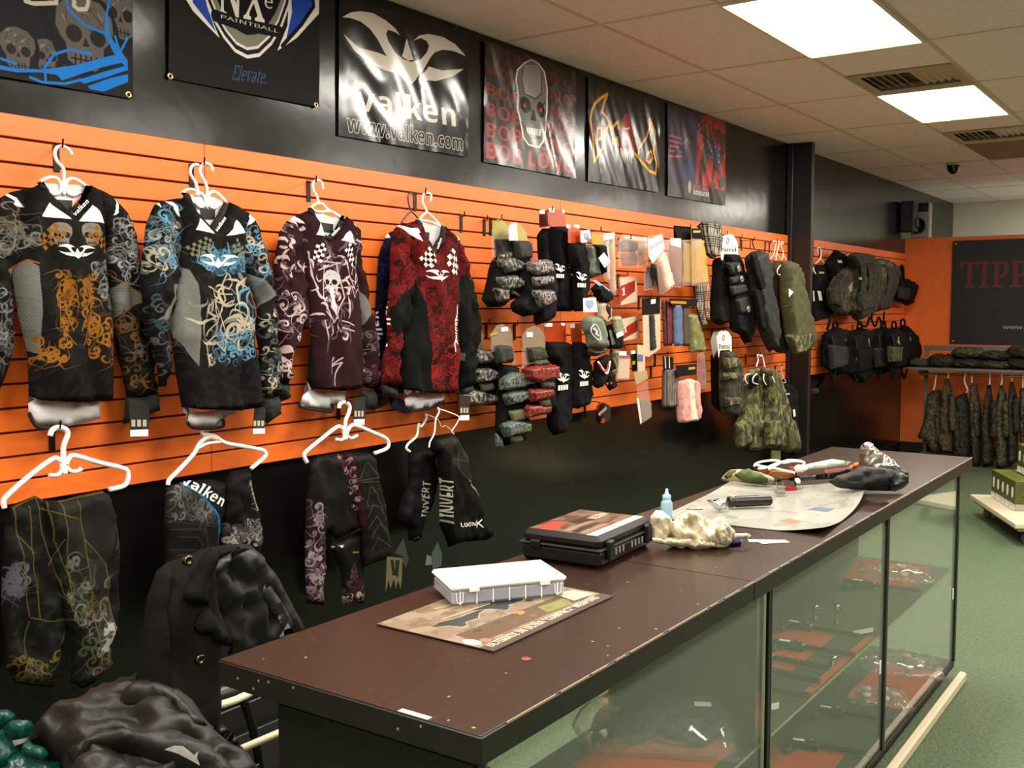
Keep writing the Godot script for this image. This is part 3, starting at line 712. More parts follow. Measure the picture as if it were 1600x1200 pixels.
	for x in [[165,400, 185,500, 210,560, 190,570], [175,450, 200,540, 215,600], [310,440, 330,520, 380,540, 390,480, 360,450, 345,500], [385,420, 395,560, 350,600, 335,550, 370,570], [320,470, 350,560, 400,520], [210,440, 300,450, 215,480], [232,660, 262,710, 290,640], [240,460, 225,600, 250,690], [290,460, 305,600, 275,690], [265,480, 268,650], [300,700, 350,720], [300,730, 350,745], [225,700, 235,780], [300,860, 270,900, 300,880, 268,980], [280,860, 262,930]]: p.stroke(fl2(p, K, x), 0.0052, PK)
	skull(p, fl2(p, K, [268,530])[0], 0.045, 1.0, Color(0.70, 0.66, 0.67)); p.poly(fl2(p, K, [268,600, 285,640, 268,680, 250,640]), PK); p.poly(fl2(p, K, [262,560, 275,560, 276,640, 262,640]), W)
	e1 = fl2(p, K, [205,440, 222,366]); checks(p, e1[0], e1[1], 0.05, 6, 3, W); e1 = fl2(p, K, [318,378, 365,450]); checks(p, e1[0], e1[1], 0.05, 7, 3, W)
	p.poly(fl2(p, K, [212,272, 192,328, 252,338]), W); p.poly(fl2(p, K, [340,310, 356,368, 300,352]), W)
	for s in [[120,240, 148,246, 160,280, 130,262], [372,280, 385,276, 380,310]]: p.poly(fl2(p, K, s), W)
	jersey_make(J, K, d, T, S, [[62,958, 118,984, 116,1040, 72,1058], [425,1000, 498,1004, 492,1092, 430,1080]], 17); jersey_trim(J[0], K, d, [205,212, 280,345, 352,245, 300,250], [196,210, 214,206, 245,300, 280,335, 315,300, 345,240, 358,244, 322,330, 278,362, 236,318], [245,270, 308,280, 305,316, 250,310], [298,322, 306,334, 340,300, 334,290], [200,1005, 362,1008, 362,1058, 302,1062, 298,1096, 170,1076, 166,1060, 195,960, 360,960])
	price_tag(J[0], q(K, [395,1036, 448,1030, 448,1150, 396,1156]), d + 0.02, Color(0.12, 0.11, 0.10))
	# --- blue jersey behind the red one, then the red one
	K = "J4"; d = 0.055; jd = 0.022
	T = [170,238, 240,200, 330,260, 330,990, 150,1000, 152,900]; S = [[175,236, 130,258, 105,330, 90,450, 80,600, 76,760, 80,1000, 140,1010, 160,900, 165,500]]
	J = jersey_base(K, "dark blue long-sleeved jersey hanging behind the red one", d, T, S, Color(0.06, 0.075, 0.20), 4, 400.0); p = J[1]
	rings(p, fl2(p, K, [80,300, 180,260, 160,600, 80,600]), 60, 0.008, 0.03, [Color(0.08, 0.12, 0.32), Color(0.04, 0.05, 0.11)], 0.007, 41); p.blotch(9, 16.0, 0.15, Color(0.04, 0.045, 0.10))
	p.poly(fl2(p, K, [120,262, 148,250, 150,275, 122,275]), W); swirls(p, fl2(p, K, [80,830, 150,830, 150,1000, 80,1000]), 16, 0.01, 0.03, [Color(0.45, 0.10, 0.14)], 0.006, 42)
	var tx := fl2(p, K, [78,618, 80,832, 103,618]); p.text("valken", tx[0], tx[1], tx[2], W, "Droid Sans")
	jersey_make(J, K, d, T, S, [[84,1000, 140,1005, 130,1060, 60,1085, 50,1020]], 23)
	cloth(J[0], "back_hem", q(K, [138,1020, 200,1030, 230,1060, 300,1085, 220,1096, 160,1076]), d - 0.02, 0.01, mat("", Color(0.22, 0.28, 0.45), 0.8))
	d = 0.19; jd = 0.04
	T = [270,190, 288,250, 345,345, 392,260, 398,218, 445,262, 455,400, 448,600, 455,800, 455,990, 380,1004, 290,998, 200,985, 196,760, 240,600, 248,420, 200,215]
	S = [[265,210, 205,204, 165,232, 148,330, 142,480, 130,600, 132,760, 108,830, 105,960, 182,985, 188,800, 222,700, 250,600, 265,420, 265,225], [405,240, 445,260, 490,330, 530,470, 548,600, 570,700, 552,830, 535,965, 470,985, 460,800, 442,600, 440,400]]
	var RD := Color(0.34, 0.065, 0.065); var RK := Color(0.15, 0.05, 0.048); J = jersey_base(K, "red long-sleeved jersey with black sides and white emblem on the chest", d, T, S, RD, 5); p = J[1]
	var all := p.px(q(K, [100,190, 570,190, 570,1000, 100,1000]))
	p.blotch(15, 13.0, 0.30, RK); rings(p, all, 700, 0.005, 0.022, [RK, Color(0.44, 0.11, 0.10), Color(0.22, 0.05, 0.05)], 0.0032, 43)
	rings(p, fl2(p, K, [280,700, 460,700, 460,1000, 280,1000]), 50, 0.01, 0.03, [Color(0.50, 0.12, 0.10), RK], 0.0045, 44)
	var side := Color(0.05, 0.058, 0.048)
	p.poly(fl2(p, K, [200,530, 250,480, 268,600, 290,800, 290,1000, 190,990, 190,700, 150,720, 145,600, 190,540]), side); p.poly(fl2(p, K, [150,600, 250,470, 240,640, 160,740]), side); p.poly(fl2(p, K, [470,450, 500,450, 540,520, 575,700, 540,1000, 455,1000, 455,700]), side)
	p.poly(fl2(p, K, [452,810, 482,815, 482,850, 452,850]), Color(0.3, 0.29, 0.27))
	tx = fl2(p, K, [128,570, 124,785, 148,570]); p.text("valken", tx[0], tx[1], tx[2], W, "Droid Sans")
	tx = fl2(p, K, [410,770, 428,640, 424,776]); p.text("valken", tx[0], tx[1], tx[2], W, "Droid Sans")
	p.stroke(fl2(p, K, [428,590, 432,630, 425,665]), 0.006, W); p.stroke(fl2(p, K, [420,735, 405,770, 403,805]), 0.006, W)
	for s in [[270,400, 305,345], [378,350, 430,440]]:
		e1 = fl2(p, K, s); checks(p, e1[0], e1[1], 0.075, 5, 4, W)
	for s in [[185,215, 205,215, 232,240, 255,295, 235,280, 205,240], [205,232, 240,230, 245,255, 225,252], [438,262, 460,270, 430,308]]: p.poly(fl2(p, K, s), W)
	vmark(p, fl2(p, K, [334,466])[0], 0.165, W)
	jersey_make(J, K, d, T, S, [[108,960, 182,985, 170,1030, 112,1010], [470,985, 535,965, 536,990, 500,1010, 474,1006]], 29); jersey_trim(J[0], K, d, [275,195, 345,345, 396,220, 340,215], [266,186, 286,196, 300,250, 344,322, 380,262, 388,214, 402,222, 396,290, 345,364, 290,290, 275,230], [298,245, 332,250, 330,282, 302,280], [365,322, 374,330, 392,280, 386,268], [205,1030, 250,1000, 405,998, 402,1040, 345,1072, 260,1085, 220,1066, 210,960, 405,960])
	price_tag(J[0], q(K, [472,1010, 522,1016, 522,1124, 474,1132]), d + 0.02, Color(0.14, 0.06, 0.07))
	# hooks and hangers of the row
	hook(97, 229, 0.14, "holding the black and gold jersey"); hook(318, 257, 0.225, "holding the pale blue print jersey"); hook(493, 284, 0.158, "holding the maroon jersey"); hook(664, 302, 0.205, "holding the red and the blue jersey")
	hanger("white plastic hanger inside the black and gold jersey", [["hook", q("J1", [270,100, 262,85, 240,70, 215,72, 205,95, 215,125, 236,150, 240,180, 240,250])], ["arm", q("J1", [150,200, 185,185, 215,190, 230,215, 225,240, 200,248, 180,240])], ["arm", q("J1", [328,222, 290,195, 262,190, 248,210, 252,240, 275,252, 300,240])]], 0.14)
	hanger("white plastic hanger in front inside the pale blue print jersey", [["hook", q("J2", [330,118, 325,98, 305,88, 286,100, 282,125, 300,160, 308,190, 308,262])], ["arm", q("J2", [262,240, 280,258, 298,250, 302,225, 285,205, 262,210])], ["arm", q("J2", [382,238, 350,205, 325,200, 312,225, 320,255, 340,262, 355,245])]], 0.225)
	hanger("second white plastic hanger behind the front one on the pale blue jersey's hook", [["hook", q("J2", [282,120, 280,100, 262,92, 246,105, 244,130, 262,160, 272,190, 270,215])], ["arm", q("J2", [208,206, 235,190, 262,195, 275,215, 262,232])]], 0.17)
	hanger("white plastic hanger inside the maroon jersey", [["hook", q("J3", [264,128, 258,98, 240,88, 222,98, 222,130, 240,165, 244,190])], ["bar", q("J3", [210,210, 235,190, 262,192, 285,215, 345,252, 300,225, 240,225, 212,210])]], 0.158)
	hanger("white plastic hanger inside the red jersey", [["hook", q("J4", [338,105, 340,75, 322,64, 304,75, 302,110, 320,150])], ["bar", q("J4", [285,190, 310,162, 330,160, 384,220, 340,200, 288,192])]], 0.205)
	hanger("dark grey hanger of the blue jersey behind the white one", [["hook", q("J4", [262,95, 255,70, 240,66, 232,85, 240,130, 250,150])], ["bar", q("J4", [200,205, 245,155, 285,190])]], 0.075, 0.004, mat("hanger_grey", Color(0.28, 0.26, 0.30), 0.4))

# neck opening, collar band, size label, lettering on the collar, pale inside of the back hem
func jersey_trim(g: Node3D, K: String, d: float, hole: Array, collar: Array, lab: Array, word: Array, hem: Array) -> void:
	plate(g, "neck_inside", q(K, hole), d + 0.012, 0.004, M.neck_grey)
	cloth(g, "collar", q(K, collar), d + 0.03, 0.022, M.knit, {"cell": 0.012, "rim": 0.012})
	plate(g, "size_label", q(K, lab), d + 0.018, 0.002, M.black_plastic)
	var h := q(K, hem)
	cloth(g, "back_hem", h, d - 0.012, 0.008, M.lining, {"cell": 0.03, "fold": 0.006})
	var e := PackedVector2Array()
	for i in range(h.size() / 2 - 1, h.size() - 2): e.append(h[i])
	tubes(g, "hem_band", e, d - 0.004, 0.006, M.knit)
	var a := q(K, word); var g2 := Pic.glyphs("valken", "Droid Sans", true); var mb := MB.new(); var bl := wx(a[1].x, a[1].y, d + 0.056) - g.position; var br := wx(a[2].x, a[2].y, d + 0.056) - g.position; var tl := wx(a[0].x, a[0].y, d + 0.056) - g.position
	for T in g2[0]:
		var V := []
		for p in T:
			var k: Vector2 = (p - g2[1].position) / g2[1].size; V.append(bl + (br - bl) * k.x + (tl - bl) * k.y)
		if (V[1] - V[0]).cross(V[2] - V[0]).x > 0: mb.tri(V[0], V[1], V[2])
		else: mb.tri(V[0], V[2], V[1])
	obj("lettering", mb.mesh(), M.white_plastic, g)

# ---------- banners ----------
# a hanging sheet between photo corners (bottom left, bottom right, top right, top left) in the plane x = d; ripples in metres
func sheet(g: Node3D, called: String, C: PackedVector2Array, d: float, mt: Material, R: Rect2, amp: float, fx: float, fy: float, sd: int, n := 44) -> void:
	var L := lp(C, d, g.position); var no := FastNoiseLite.new(); no.seed = sd; no.frequency = 1.0; no.fractal_octaves = 2
	var mb := MB.new(); var P := PackedVector3Array(); var U := PackedVector2Array(); var F := PackedInt32Array(); var B := PackedInt32Array()
	for j in n + 1:
		for i in n + 1:
			var a := float(i) / n; var b := float(j) / n
			var p := L[0].lerp(L[1], a).lerp(L[3].lerp(L[2], a), b)
			var hgt := absf(no.get_noise_2d(p.x * fx + p.y * fx * 0.5, p.y * fy)) * amp * 1.6 + 0.12 * amp * no.get_noise_2d(p.x * fx * 4 + 9, p.y * fy * 5)
			P.append(Vector3(d - g.position.x + 0.004 + maxf(hgt, -0.003), p.y, -p.x))
			var w := (p - R.position) / R.size; U.append(Vector2(w.x, 1.0 - w.y))
			if i < n and j < n:
				var k := j * (n + 1) + i; F.append_array([k, k + 1, k + n + 2, k, k + n + 2, k + n + 1])
	mb.smooth(P, F, U)
	var Q := P.duplicate()
	for i in Q.size(): Q[i].x -= 0.0015
	for i in range(0, F.size(), 3): B.append_array([F[i], F[i + 2], F[i + 1]])
	mb.smooth(Q, B, U)
	obj(called, mb.mesh(), mt, g)
func grommet(g: Node3D, u: float, v: float, d: float) -> void:
	var ring := []
	for k in 6:
		var a := TAU * k / 6; ring.append([0.0085 + 0.0035 * cos(a), 0.0018 * sin(a)])
	ring.append(ring[0]); ring.reverse()
	obj("grommet", MB.new().lathe(ring, Transform3D(Basis(Vector3.BACK, -PI / 2), wx(u, v, d) - g.position), 18).mesh(), M.brass, g, "brass eyelet in the corner")
func banner(label: String, C: PackedVector2Array, bg: Color, ppm: float) -> Array:
	var d := 0.006; var b := wx(C[0].x, C[0].y, d); var g := thing("banner", label, "banner", b, "vinyl banners along the wall")
	var R := bounds([lp(C, d, b)]).grow(0.002)
	return [g, Pic.new(R, ppm, bg, plane_fn(d, b)), R, C]
func hang(B: Array, rough: float, amp: float, fx: float, fy: float, sd: int) -> void:
	var m := mat("", Color.WHITE, rough, 0.0, B[1].tex()); m.metallic_specular = 0.2 if rough > 0.45 else 0.5
	sheet(B[0], "sheet", B[3], 0.006, m, B[2], amp, fx, fy, sd)
func top_y(u: float, y: float) -> float:     # photo row of height y on the wall at column u
	var lo := -600.0; var hi := 900.0
	for i in 30:
		var m := (lo + hi) / 2
		if wx(u, m, 0.006).y > y: lo = m
		else: hi = m
	return lo
func skull(p: Pic, c: Vector2, s: float, flip: float, col: Color) -> void:
	var P := func(a: Array) -> PackedVector2Array:
		var o := PackedVector2Array()
		for i in range(0, a.size(), 2): o.append(c + Vector2(a[i] * flip, a[i + 1]) * s)
		return o
	var dk := Color(0.09, 0.085, 0.08)
	p.poly(P.call([-0.9,0.2, -0.85,0.6, -0.5,0.95, 0,1.05, 0.5,0.95, 0.85,0.6, 0.9,0.1, 0.75,-0.2, 0.6,-0.35, 0.55,-0.8, 0.2,-1.0, -0.3,-1.0, -0.55,-0.75, -0.6,-0.3, -0.8,-0.1]), col)
	p.ell(c + Vector2(-0.4 * flip, -0.05) * s, Vector2(0.26, 0.24) * s, dk); p.ell(c + Vector2(0.35 * flip, -0.05) * s, Vector2(0.24, 0.24) * s, dk); p.poly(P.call([-0.12,-0.35, 0.1,-0.35, 0,-0.1]), dk)
	for k in 5: p.stroke(P.call([-0.32 + k * 0.16,-0.62, -0.32 + k * 0.16,-0.9]), 0.05 * s, dk)
	p.stroke(P.call([-0.45,-0.74, 0.45,-0.74]), 0.04 * s, dk); p.stroke(P.call([-0.6,0.3, -0.2,0.7, 0.1,0.5]), 0.03 * s, col.darkened(0.4)); p.stroke(P.call([0.6,0.3, 0.5,0.7]), 0.03 * s, col.darkened(0.35))

func banners() -> void:
	mat("brass", Color(0.80, 0.66, 0.38), 0.25, 1.0)
	var W := Color(0.80, 0.78, 0.74); var K0 := Color(0.05, 0.05, 0.048)
	# 1 skulls and blue swooshes
	var B := banner("dark banner of grey skulls under bright blue swooshes, at the left end of the row", PackedVector2Array([Vector2(-70, 108), Vector2(206, 155), Vector2(206, top_y(206, 3.0)), Vector2(-70, top_y(-70, 3.0))]), Color(0.085, 0.085, 0.08), 700); var p: Pic = B[1]
	for i in 9:
		for j in 9:
			var c := fl2(p, "A1", [i * 100 - 120 + (j % 2) * 50, j * 88 - 400])[0]; p.ell(c, Vector2(0.034, 0.028), K0)
	for s in [[640,-140,0.10], [330,-160,0.09], [745,85,0.085], [285,350,0.05], [105,310,0.065], [430,370,0.04], [525,215,0.115]]:
		var c := fl2(p, "A1", [s[0], s[1]])[0]; var fp := -1.0 if s[0] < 600 else 1.0
		p.ell(c, Vector2(s[2] * 1.1, s[2] * 1.25), Color(0.05, 0.048, 0.045)); skull(p, c, s[2], fp, Color(0.31, 0.29, 0.265))
		for k in 16:
			var o: Vector2 = c + Vector2(rng.randf_range(-0.7, 0.7), rng.randf_range(0.15, 0.9)) * s[2]; p.stroke(PackedVector2Array([o, o + Vector2(rng.randf_range(-0.2, 0.2), rng.randf_range(-0.2, 0.2)) * s[2]]), 0.0025, Color(0.20, 0.18, 0.16) if k % 2 else Color(0.52, 0.50, 0.45))
	var BL := Color(0.05, 0.40, 0.72)
	for s in [[-60,400, 100,430, 280,435, 480,405, 680,350, 740,340, 750,395, 600,430, 470,475, 380,505, 350,470, 250,455, 100,455, -40,430], [480,500, 640,450, 790,410, 792,440, 640,490, 520,525], [540,540, 680,490, 792,465, 792,515, 700,550, 640,575, 560,560], [645,80, 665,90, 680,230, 790,380, 790,440, 700,330, 650,220]]: p.poly(fl2(p, "A1", s), BL)
	for s in [[395,-60, 420,60, 520,160, 660,215], [280,500, 275,420, 330,340, 430,312, 560,340], [180,485, 260,515, 400,525, 500,500], [680,-20, 660,80], [0,370, 90,400], [710,230, 740,330, 790,240]]: p.stroke(fl2(p, "A1", s), 0.009, BL)
	for s in [[150,-120, 150,10, 200,25, 345,20, 350,-10], [450,-60, 455,40, 480,62, 530,60, 545,30, 545,-60]]: p.stroke(fl2(p, "A1", s), 0.014, Color(0.66, 0.64, 0.58))
	hang(B, 0.5, 0.006, 3.0, 1.0, 2); grommet(B[0], 201, 148, 0.012); grommet(B[0], 201, top_y(201, 2.98), 0.012)
	# 2 round emblem
	B = banner("charcoal banner with a silver ring emblem, blue wings and small blue script below", PackedVector2Array([Vector2(262, 122), Vector2(497, 168), Vector2(497, top_y(497, 3.0)), Vector2(262, top_y(262, 3.0))]), Color(0.075, 0.08, 0.07), 700); p = B[1]
	var c0 := p.px(PackedVector2Array([Vector2(383, -12)]))[0]; var rx := 0.315
	p.poly(p.px(PackedVector2Array([Vector2(286, -60), Vector2(286, -5), Vector2(300, 18), Vector2(342, 60), Vector2(330, 30), Vector2(318, -40)])), W); p.poly(p.px(PackedVector2Array([Vector2(292, -60), Vector2(300, 5), Vector2(336, 50), Vector2(322, 10), Vector2(312, -50)])), Color(0.13, 0.24, 0.58))
	p.poly(p.px(PackedVector2Array([Vector2(452, -60), Vector2(497, -40), Vector2(497, 22), Vector2(462, 60), Vector2(432, 80), Vector2(448, 40)])), W); p.poly(p.px(PackedVector2Array([Vector2(452, -50), Vector2(480, -20), Vector2(490, 8), Vector2(478, 28), Vector2(446, 62), Vector2(455, 20)])), Color(0.10, 0.24, 0.60)); p.stroke(p.px(PackedVector2Array([Vector2(484, -30), Vector2(489, 10), Vector2(470, 38), Vector2(440, 72)])), 0.016, K0)
	var sh := p.px(PackedVector2Array([Vector2(308, -75), Vector2(312, -30), Vector2(320, 2), Vector2(332, 32), Vector2(348, 60), Vector2(366, 82), Vector2(385, 92), Vector2(404, 89), Vector2(424, 70), Vector2(440, 42), Vector2(452, 8), Vector2(457, -30), Vector2(458, -75)])); var shc := p.px(PackedVector2Array([Vector2(383, -40)]))[0]
	for s in [[1.0, W], [0.955, Color(0.10, 0.10, 0.14)], [0.90, W], [0.865, Color(0.44, 0.44, 0.39)], [0.72, K0]]:
		var P := PackedVector2Array()
		for v in sh: P.append(shc + (v - shc) * Vector2(s[0] if s[0] > 0.8 else 0.80, s[0]))
		p.poly(P, s[1])
	p.text("NX", p.px(PackedVector2Array([Vector2(340, 22)]))[0], p.px(PackedVector2Array([Vector2(412, 36)]))[0], p.px(PackedVector2Array([Vector2(340, -45)]))[0], W, "Droid Serif", true)
	p.text("e", p.px(PackedVector2Array([Vector2(412, 12)]))[0], p.px(PackedVector2Array([Vector2(425, 15)]))[0], p.px(PackedVector2Array([Vector2(412, -6)]))[0], W, "Droid Serif", false)
	p.stroke(p.px(PackedVector2Array([Vector2(336, 25), Vector2(370, 37), Vector2(400, 43), Vector2(436, 50)])), 0.045, K0)
	p.text("PAINTBALL", p.px(PackedVector2Array([Vector2(344, 29)]))[0], p.px(PackedVector2Array([Vector2(434, 52)]))[0], p.px(PackedVector2Array([Vector2(344, 23)]))[0], W, "Droid Sans", false)
	p.text("Elevate.", p.px(PackedVector2Array([Vector2(360, 124)]))[0], p.px(PackedVector2Array([Vector2(414, 132)]))[0], p.px(PackedVector2Array([Vector2(366, 101)]))[0], Color(0.20, 0.27, 0.42), "Droid Serif", false)
	hang(B, 0.55, 0.005, 2.0, 1.5, 5); grommet(B[0], 266, 119, 0.012); grommet(B[0], 494, 164, 0.012)
	# 3 V mark
	B = banner("glossy black banner with a large white winged V emblem and web address", PackedVector2Array([Vector2(528, 212), Vector2(730, 246), Vector2(730, 50), Vector2(528, -4)]), Color(0.022, 0.022, 0.02), 800); p = B[1]
	for a in VMARK:
		var P := PackedVector2Array()
		for i in range(0, a.size(), 2): P.append(Vector2(a[i], a[i + 1]))
		p.poly(p.px(P), W)
	var t := p.px(PackedVector2Array([Vector2(556, 172), Vector2(711, 198), Vector2(553, 131)])); p.text("valken", t[0], t[1], t[2], W, "Droid Sans")
	t = p.px(PackedVector2Array([Vector2(541, 206), Vector2(721, 236), Vector2(541, 178)]))
	for k in 12: p.text("www.valken.com", t[0] + Vector2(cos(k * 0.5236), sin(k * 0.5236)) * 0.0035, t[1] + Vector2(cos(k * 0.5236), sin(k * 0.5236)) * 0.0035, t[2] + Vector2(cos(k * 0.5236), sin(k * 0.5236)) * 0.0035, W, "Droid Sans")
	p.text("www.valken.com", t[0], t[1], t[2], Color(0.022, 0.022, 0.02), "Droid Sans")
	hang(B, 0.16, 0.010, 2.0, 0.8, 11)
	# 4 skull and red lettering
	B = banner("black banner with rows of red lettering behind a grey skull", PackedVector2Array([Vector2(755, 253), Vector2(897, 279), Vector2(897, 112), Vector2(755, 63)]), Color(0.06, 0.045, 0.042), 800); p = B[1]
	p.blotch(5, 7.0, 0.05, Color(0.16, 0.05, 0.045)); p.blotch(6, 9.0, 0.25, Color(0.22, 0.19, 0.18))
	for k in 6:
		t = fl2(p, "A3", [186, 790 - k * 106, 616, 868 - k * 83, 186, 708 - k * 100]); p.text("BOB LONG", t[0], t[1], t[2], Color(0.62, 0.16, 0.12).lerp(Color(0.22, 0.06, 0.055), k / 6.0), "Droid Sans")
	p.poly(fl2(p, "A3", [412,295, 370,312, 335,350, 328,400, 340,480, 338,540, 352,600, 368,690, 395,728, 450,742, 470,710, 485,640, 492,560, 494,440, 480,360, 450,315]), W); p.poly(fl2(p, "A3", [412,302, 375,318, 342,355, 336,405, 347,480, 345,540, 360,600, 375,685, 398,720, 446,732, 463,705, 478,640, 486,560, 488,440, 474,362, 446,322]), Color(0.38, 0.37, 0.35))
	p.poly(fl2(p, "A3", [365,330, 440,320, 465,365, 462,470, 425,496, 375,470, 362,400]), Color(0.50, 0.49, 0.46)); p.stroke(fl2(p, "A3", [365,330, 362,400, 375,470, 425,496, 462,470, 465,365]), 0.006, K0)
	for e in [[378,525], [455,550]]:
		var c := fl2(p, "A3", e)[0]; p.ell(c, Vector2(0.05, 0.042), K0); p.ell(c, Vector2(0.014, 0.014), Color(0.75, 0.25, 0.18))
	p.poly(fl2(p, "A3", [418,545, 405,600, 432,608]), K0); p.stroke(fl2(p, "A3", [350,490, 400,540, 412,560]), 0.008, K0); p.stroke(fl2(p, "A3", [480,515, 435,555]), 0.008, K0)
	for k in 6: p.poly(fl2(p, "A3", [384 + k * 12, 636 + k * 2, 394 + k * 12, 638 + k * 2, 394 + k * 12, 672 + k * 2, 384 + k * 12, 668 + k * 2]), Color(0.75, 0.73, 0.68))
	p.stroke(fl2(p, "A3", [360,610, 380,650, 400,690, 450,692, 470,650]), 0.006, K0)
	hang(B, 0.22, 0.009, 3.0, 0.7, 21)
	# 5 flaming lettering
	B = banner("black banner with yellow and orange flaming letters around a small red figure", PackedVector2Array([Vector2(918, 283), Vector2(1029, 301), Vector2(1029, 156), Vector2(918, 120)]), Color(0.03, 0.028, 0.026), 800); p = B[1]
	var OR := Color(0.78, 0.42, 0.06); var YE := Color(0.85, 0.70, 0.12)
	for s in [[708,600, 715,560, 730,520, 760,490, 792,470, 775,510, 765,560, 790,590, 800,620], [708,600, 720,700, 724,810, 770,740, 790,640, 800,620], [745,640, 742,700, 765,690, 765,640, 745,640], [800,620, 815,680, 818,720, 840,690, 845,725], [815,640, 845,610, 850,640], [1000,590, 1005,640, 985,690, 950,740, 948,790, 1000,855, 1030,870, 1038,820, 1025,760, 1028,660, 1000,590], [990,770, 1010,755, 1016,790, 1000,815, 985,800, 990,770], [948,790, 920,760, 905,700]]:
		p.stroke(fl2(p, "A3", s), 0.022, OR); p.stroke(fl2(p, "A3", s), 0.009, YE)
	p.poly(fl2(p, "A3", [870,590, 890,560, 912,600, 920,680, 935,740, 915,800, 885,780, 850,740, 868,690, 860,640]), Color(0.50, 0.10, 0.08)); p.ell(fl2(p, "A3", [888,625])[0], Vector2(0.05, 0.055), Color(0.58, 0.13, 0.10)); p.stroke(fl2(p, "A3", [875,640, 886,648, 900,640]), 0.01, W)
	for k in 9: p.poly(fl2(p, "A3", [855 + k * 7, 740 + (k % 3) * 14, 865 + k * 7, 742, 862 + k * 7, 800 + (k % 4) * 10]), W)
	hang(B, 0.22, 0.008, 4.0, 0.7, 31)
	# 6 blue and red
	B = banner("banner split blue and red with two dark rifles, nearest the column", PackedVector2Array([Vector2(1042, 306), Vector2(1132, 321), Vector2(1132, 190), Vector2(1042, 160)]), Color(0.13, 0.13, 0.33), 800); p = B[1]
	p.poly(fl2(p, "A3", [1248,480, 1400,480, 1400,1060, 1230,1060]), Color(0.62, 0.10, 0.06)); p.blotch(14, 5.0, 0.12, Color(0.20, 0.09, 0.07)); p.poly(fl2(p, "A3", [1080,880, 1400,960, 1400,1060, 1080,1060]), Color(0.10, 0.07, 0.07))
	for k in 5: p.poly(fl2(p, "A3", [1100, 670 + k * 26, 1165, 690 + k * 22, 1165, 700 + k * 22, 1100, 682 + k * 26]), Color(0.62, 0.35, 0.33))
	p.poly(fl2(p, "A3", [1280,680, 1330,700, 1365,790, 1355,840, 1310,800]), Color(0.14, 0.15, 0.32))
	for k in 12: p.ell(fl2(p, "A3", [1295 + (k % 4) * 18, 710 + (k / 4) * 32 + (k % 4) * 12])[0], Vector2(0.006, 0.006), W)
	for s in [[1130,770, 1170,730, 1215,680, 1285,612], [1250,650, 1290,690, 1320,720, 1345,830], [1185,690, 1195,800, 1182,810], [1175,600, 1190,680], [1300,630, 1305,700], [1275,770, 1260,840], [1330,800, 1320,900]]: p.stroke(fl2(p, "A3", s), 0.03, Color(0.05, 0.05, 0.05))
	for s in [[1160,730, 1180,710, 1200,690], [1240,660, 1280,620], [1210,700, 1200,720, 1190,700], [1290,700, 1310,740]]: p.stroke(fl2(p, "A3", s), 0.01, Color(0.45, 0.42, 0.36))
	p.ell(fl2(p, "A3", [1205,935])[0], Vector2(0.022, 0.045), Color(0.62, 0.60, 0.56)); t = fl2(p, "A3", [1222,945, 1298,962, 1222,920]); p.text("BOB LONG", t[0], t[1], t[2], Color(0.62, 0.30, 0.26), "Droid Sans"); t = fl2(p, "A3", [1222,972, 1298,985, 1222,950]); p.text("INTIMIDATOR", t[0], t[1], t[2], W, "Droid Sans")
	hang(B, 0.3, 0.009, 3.0, 0.7, 41)

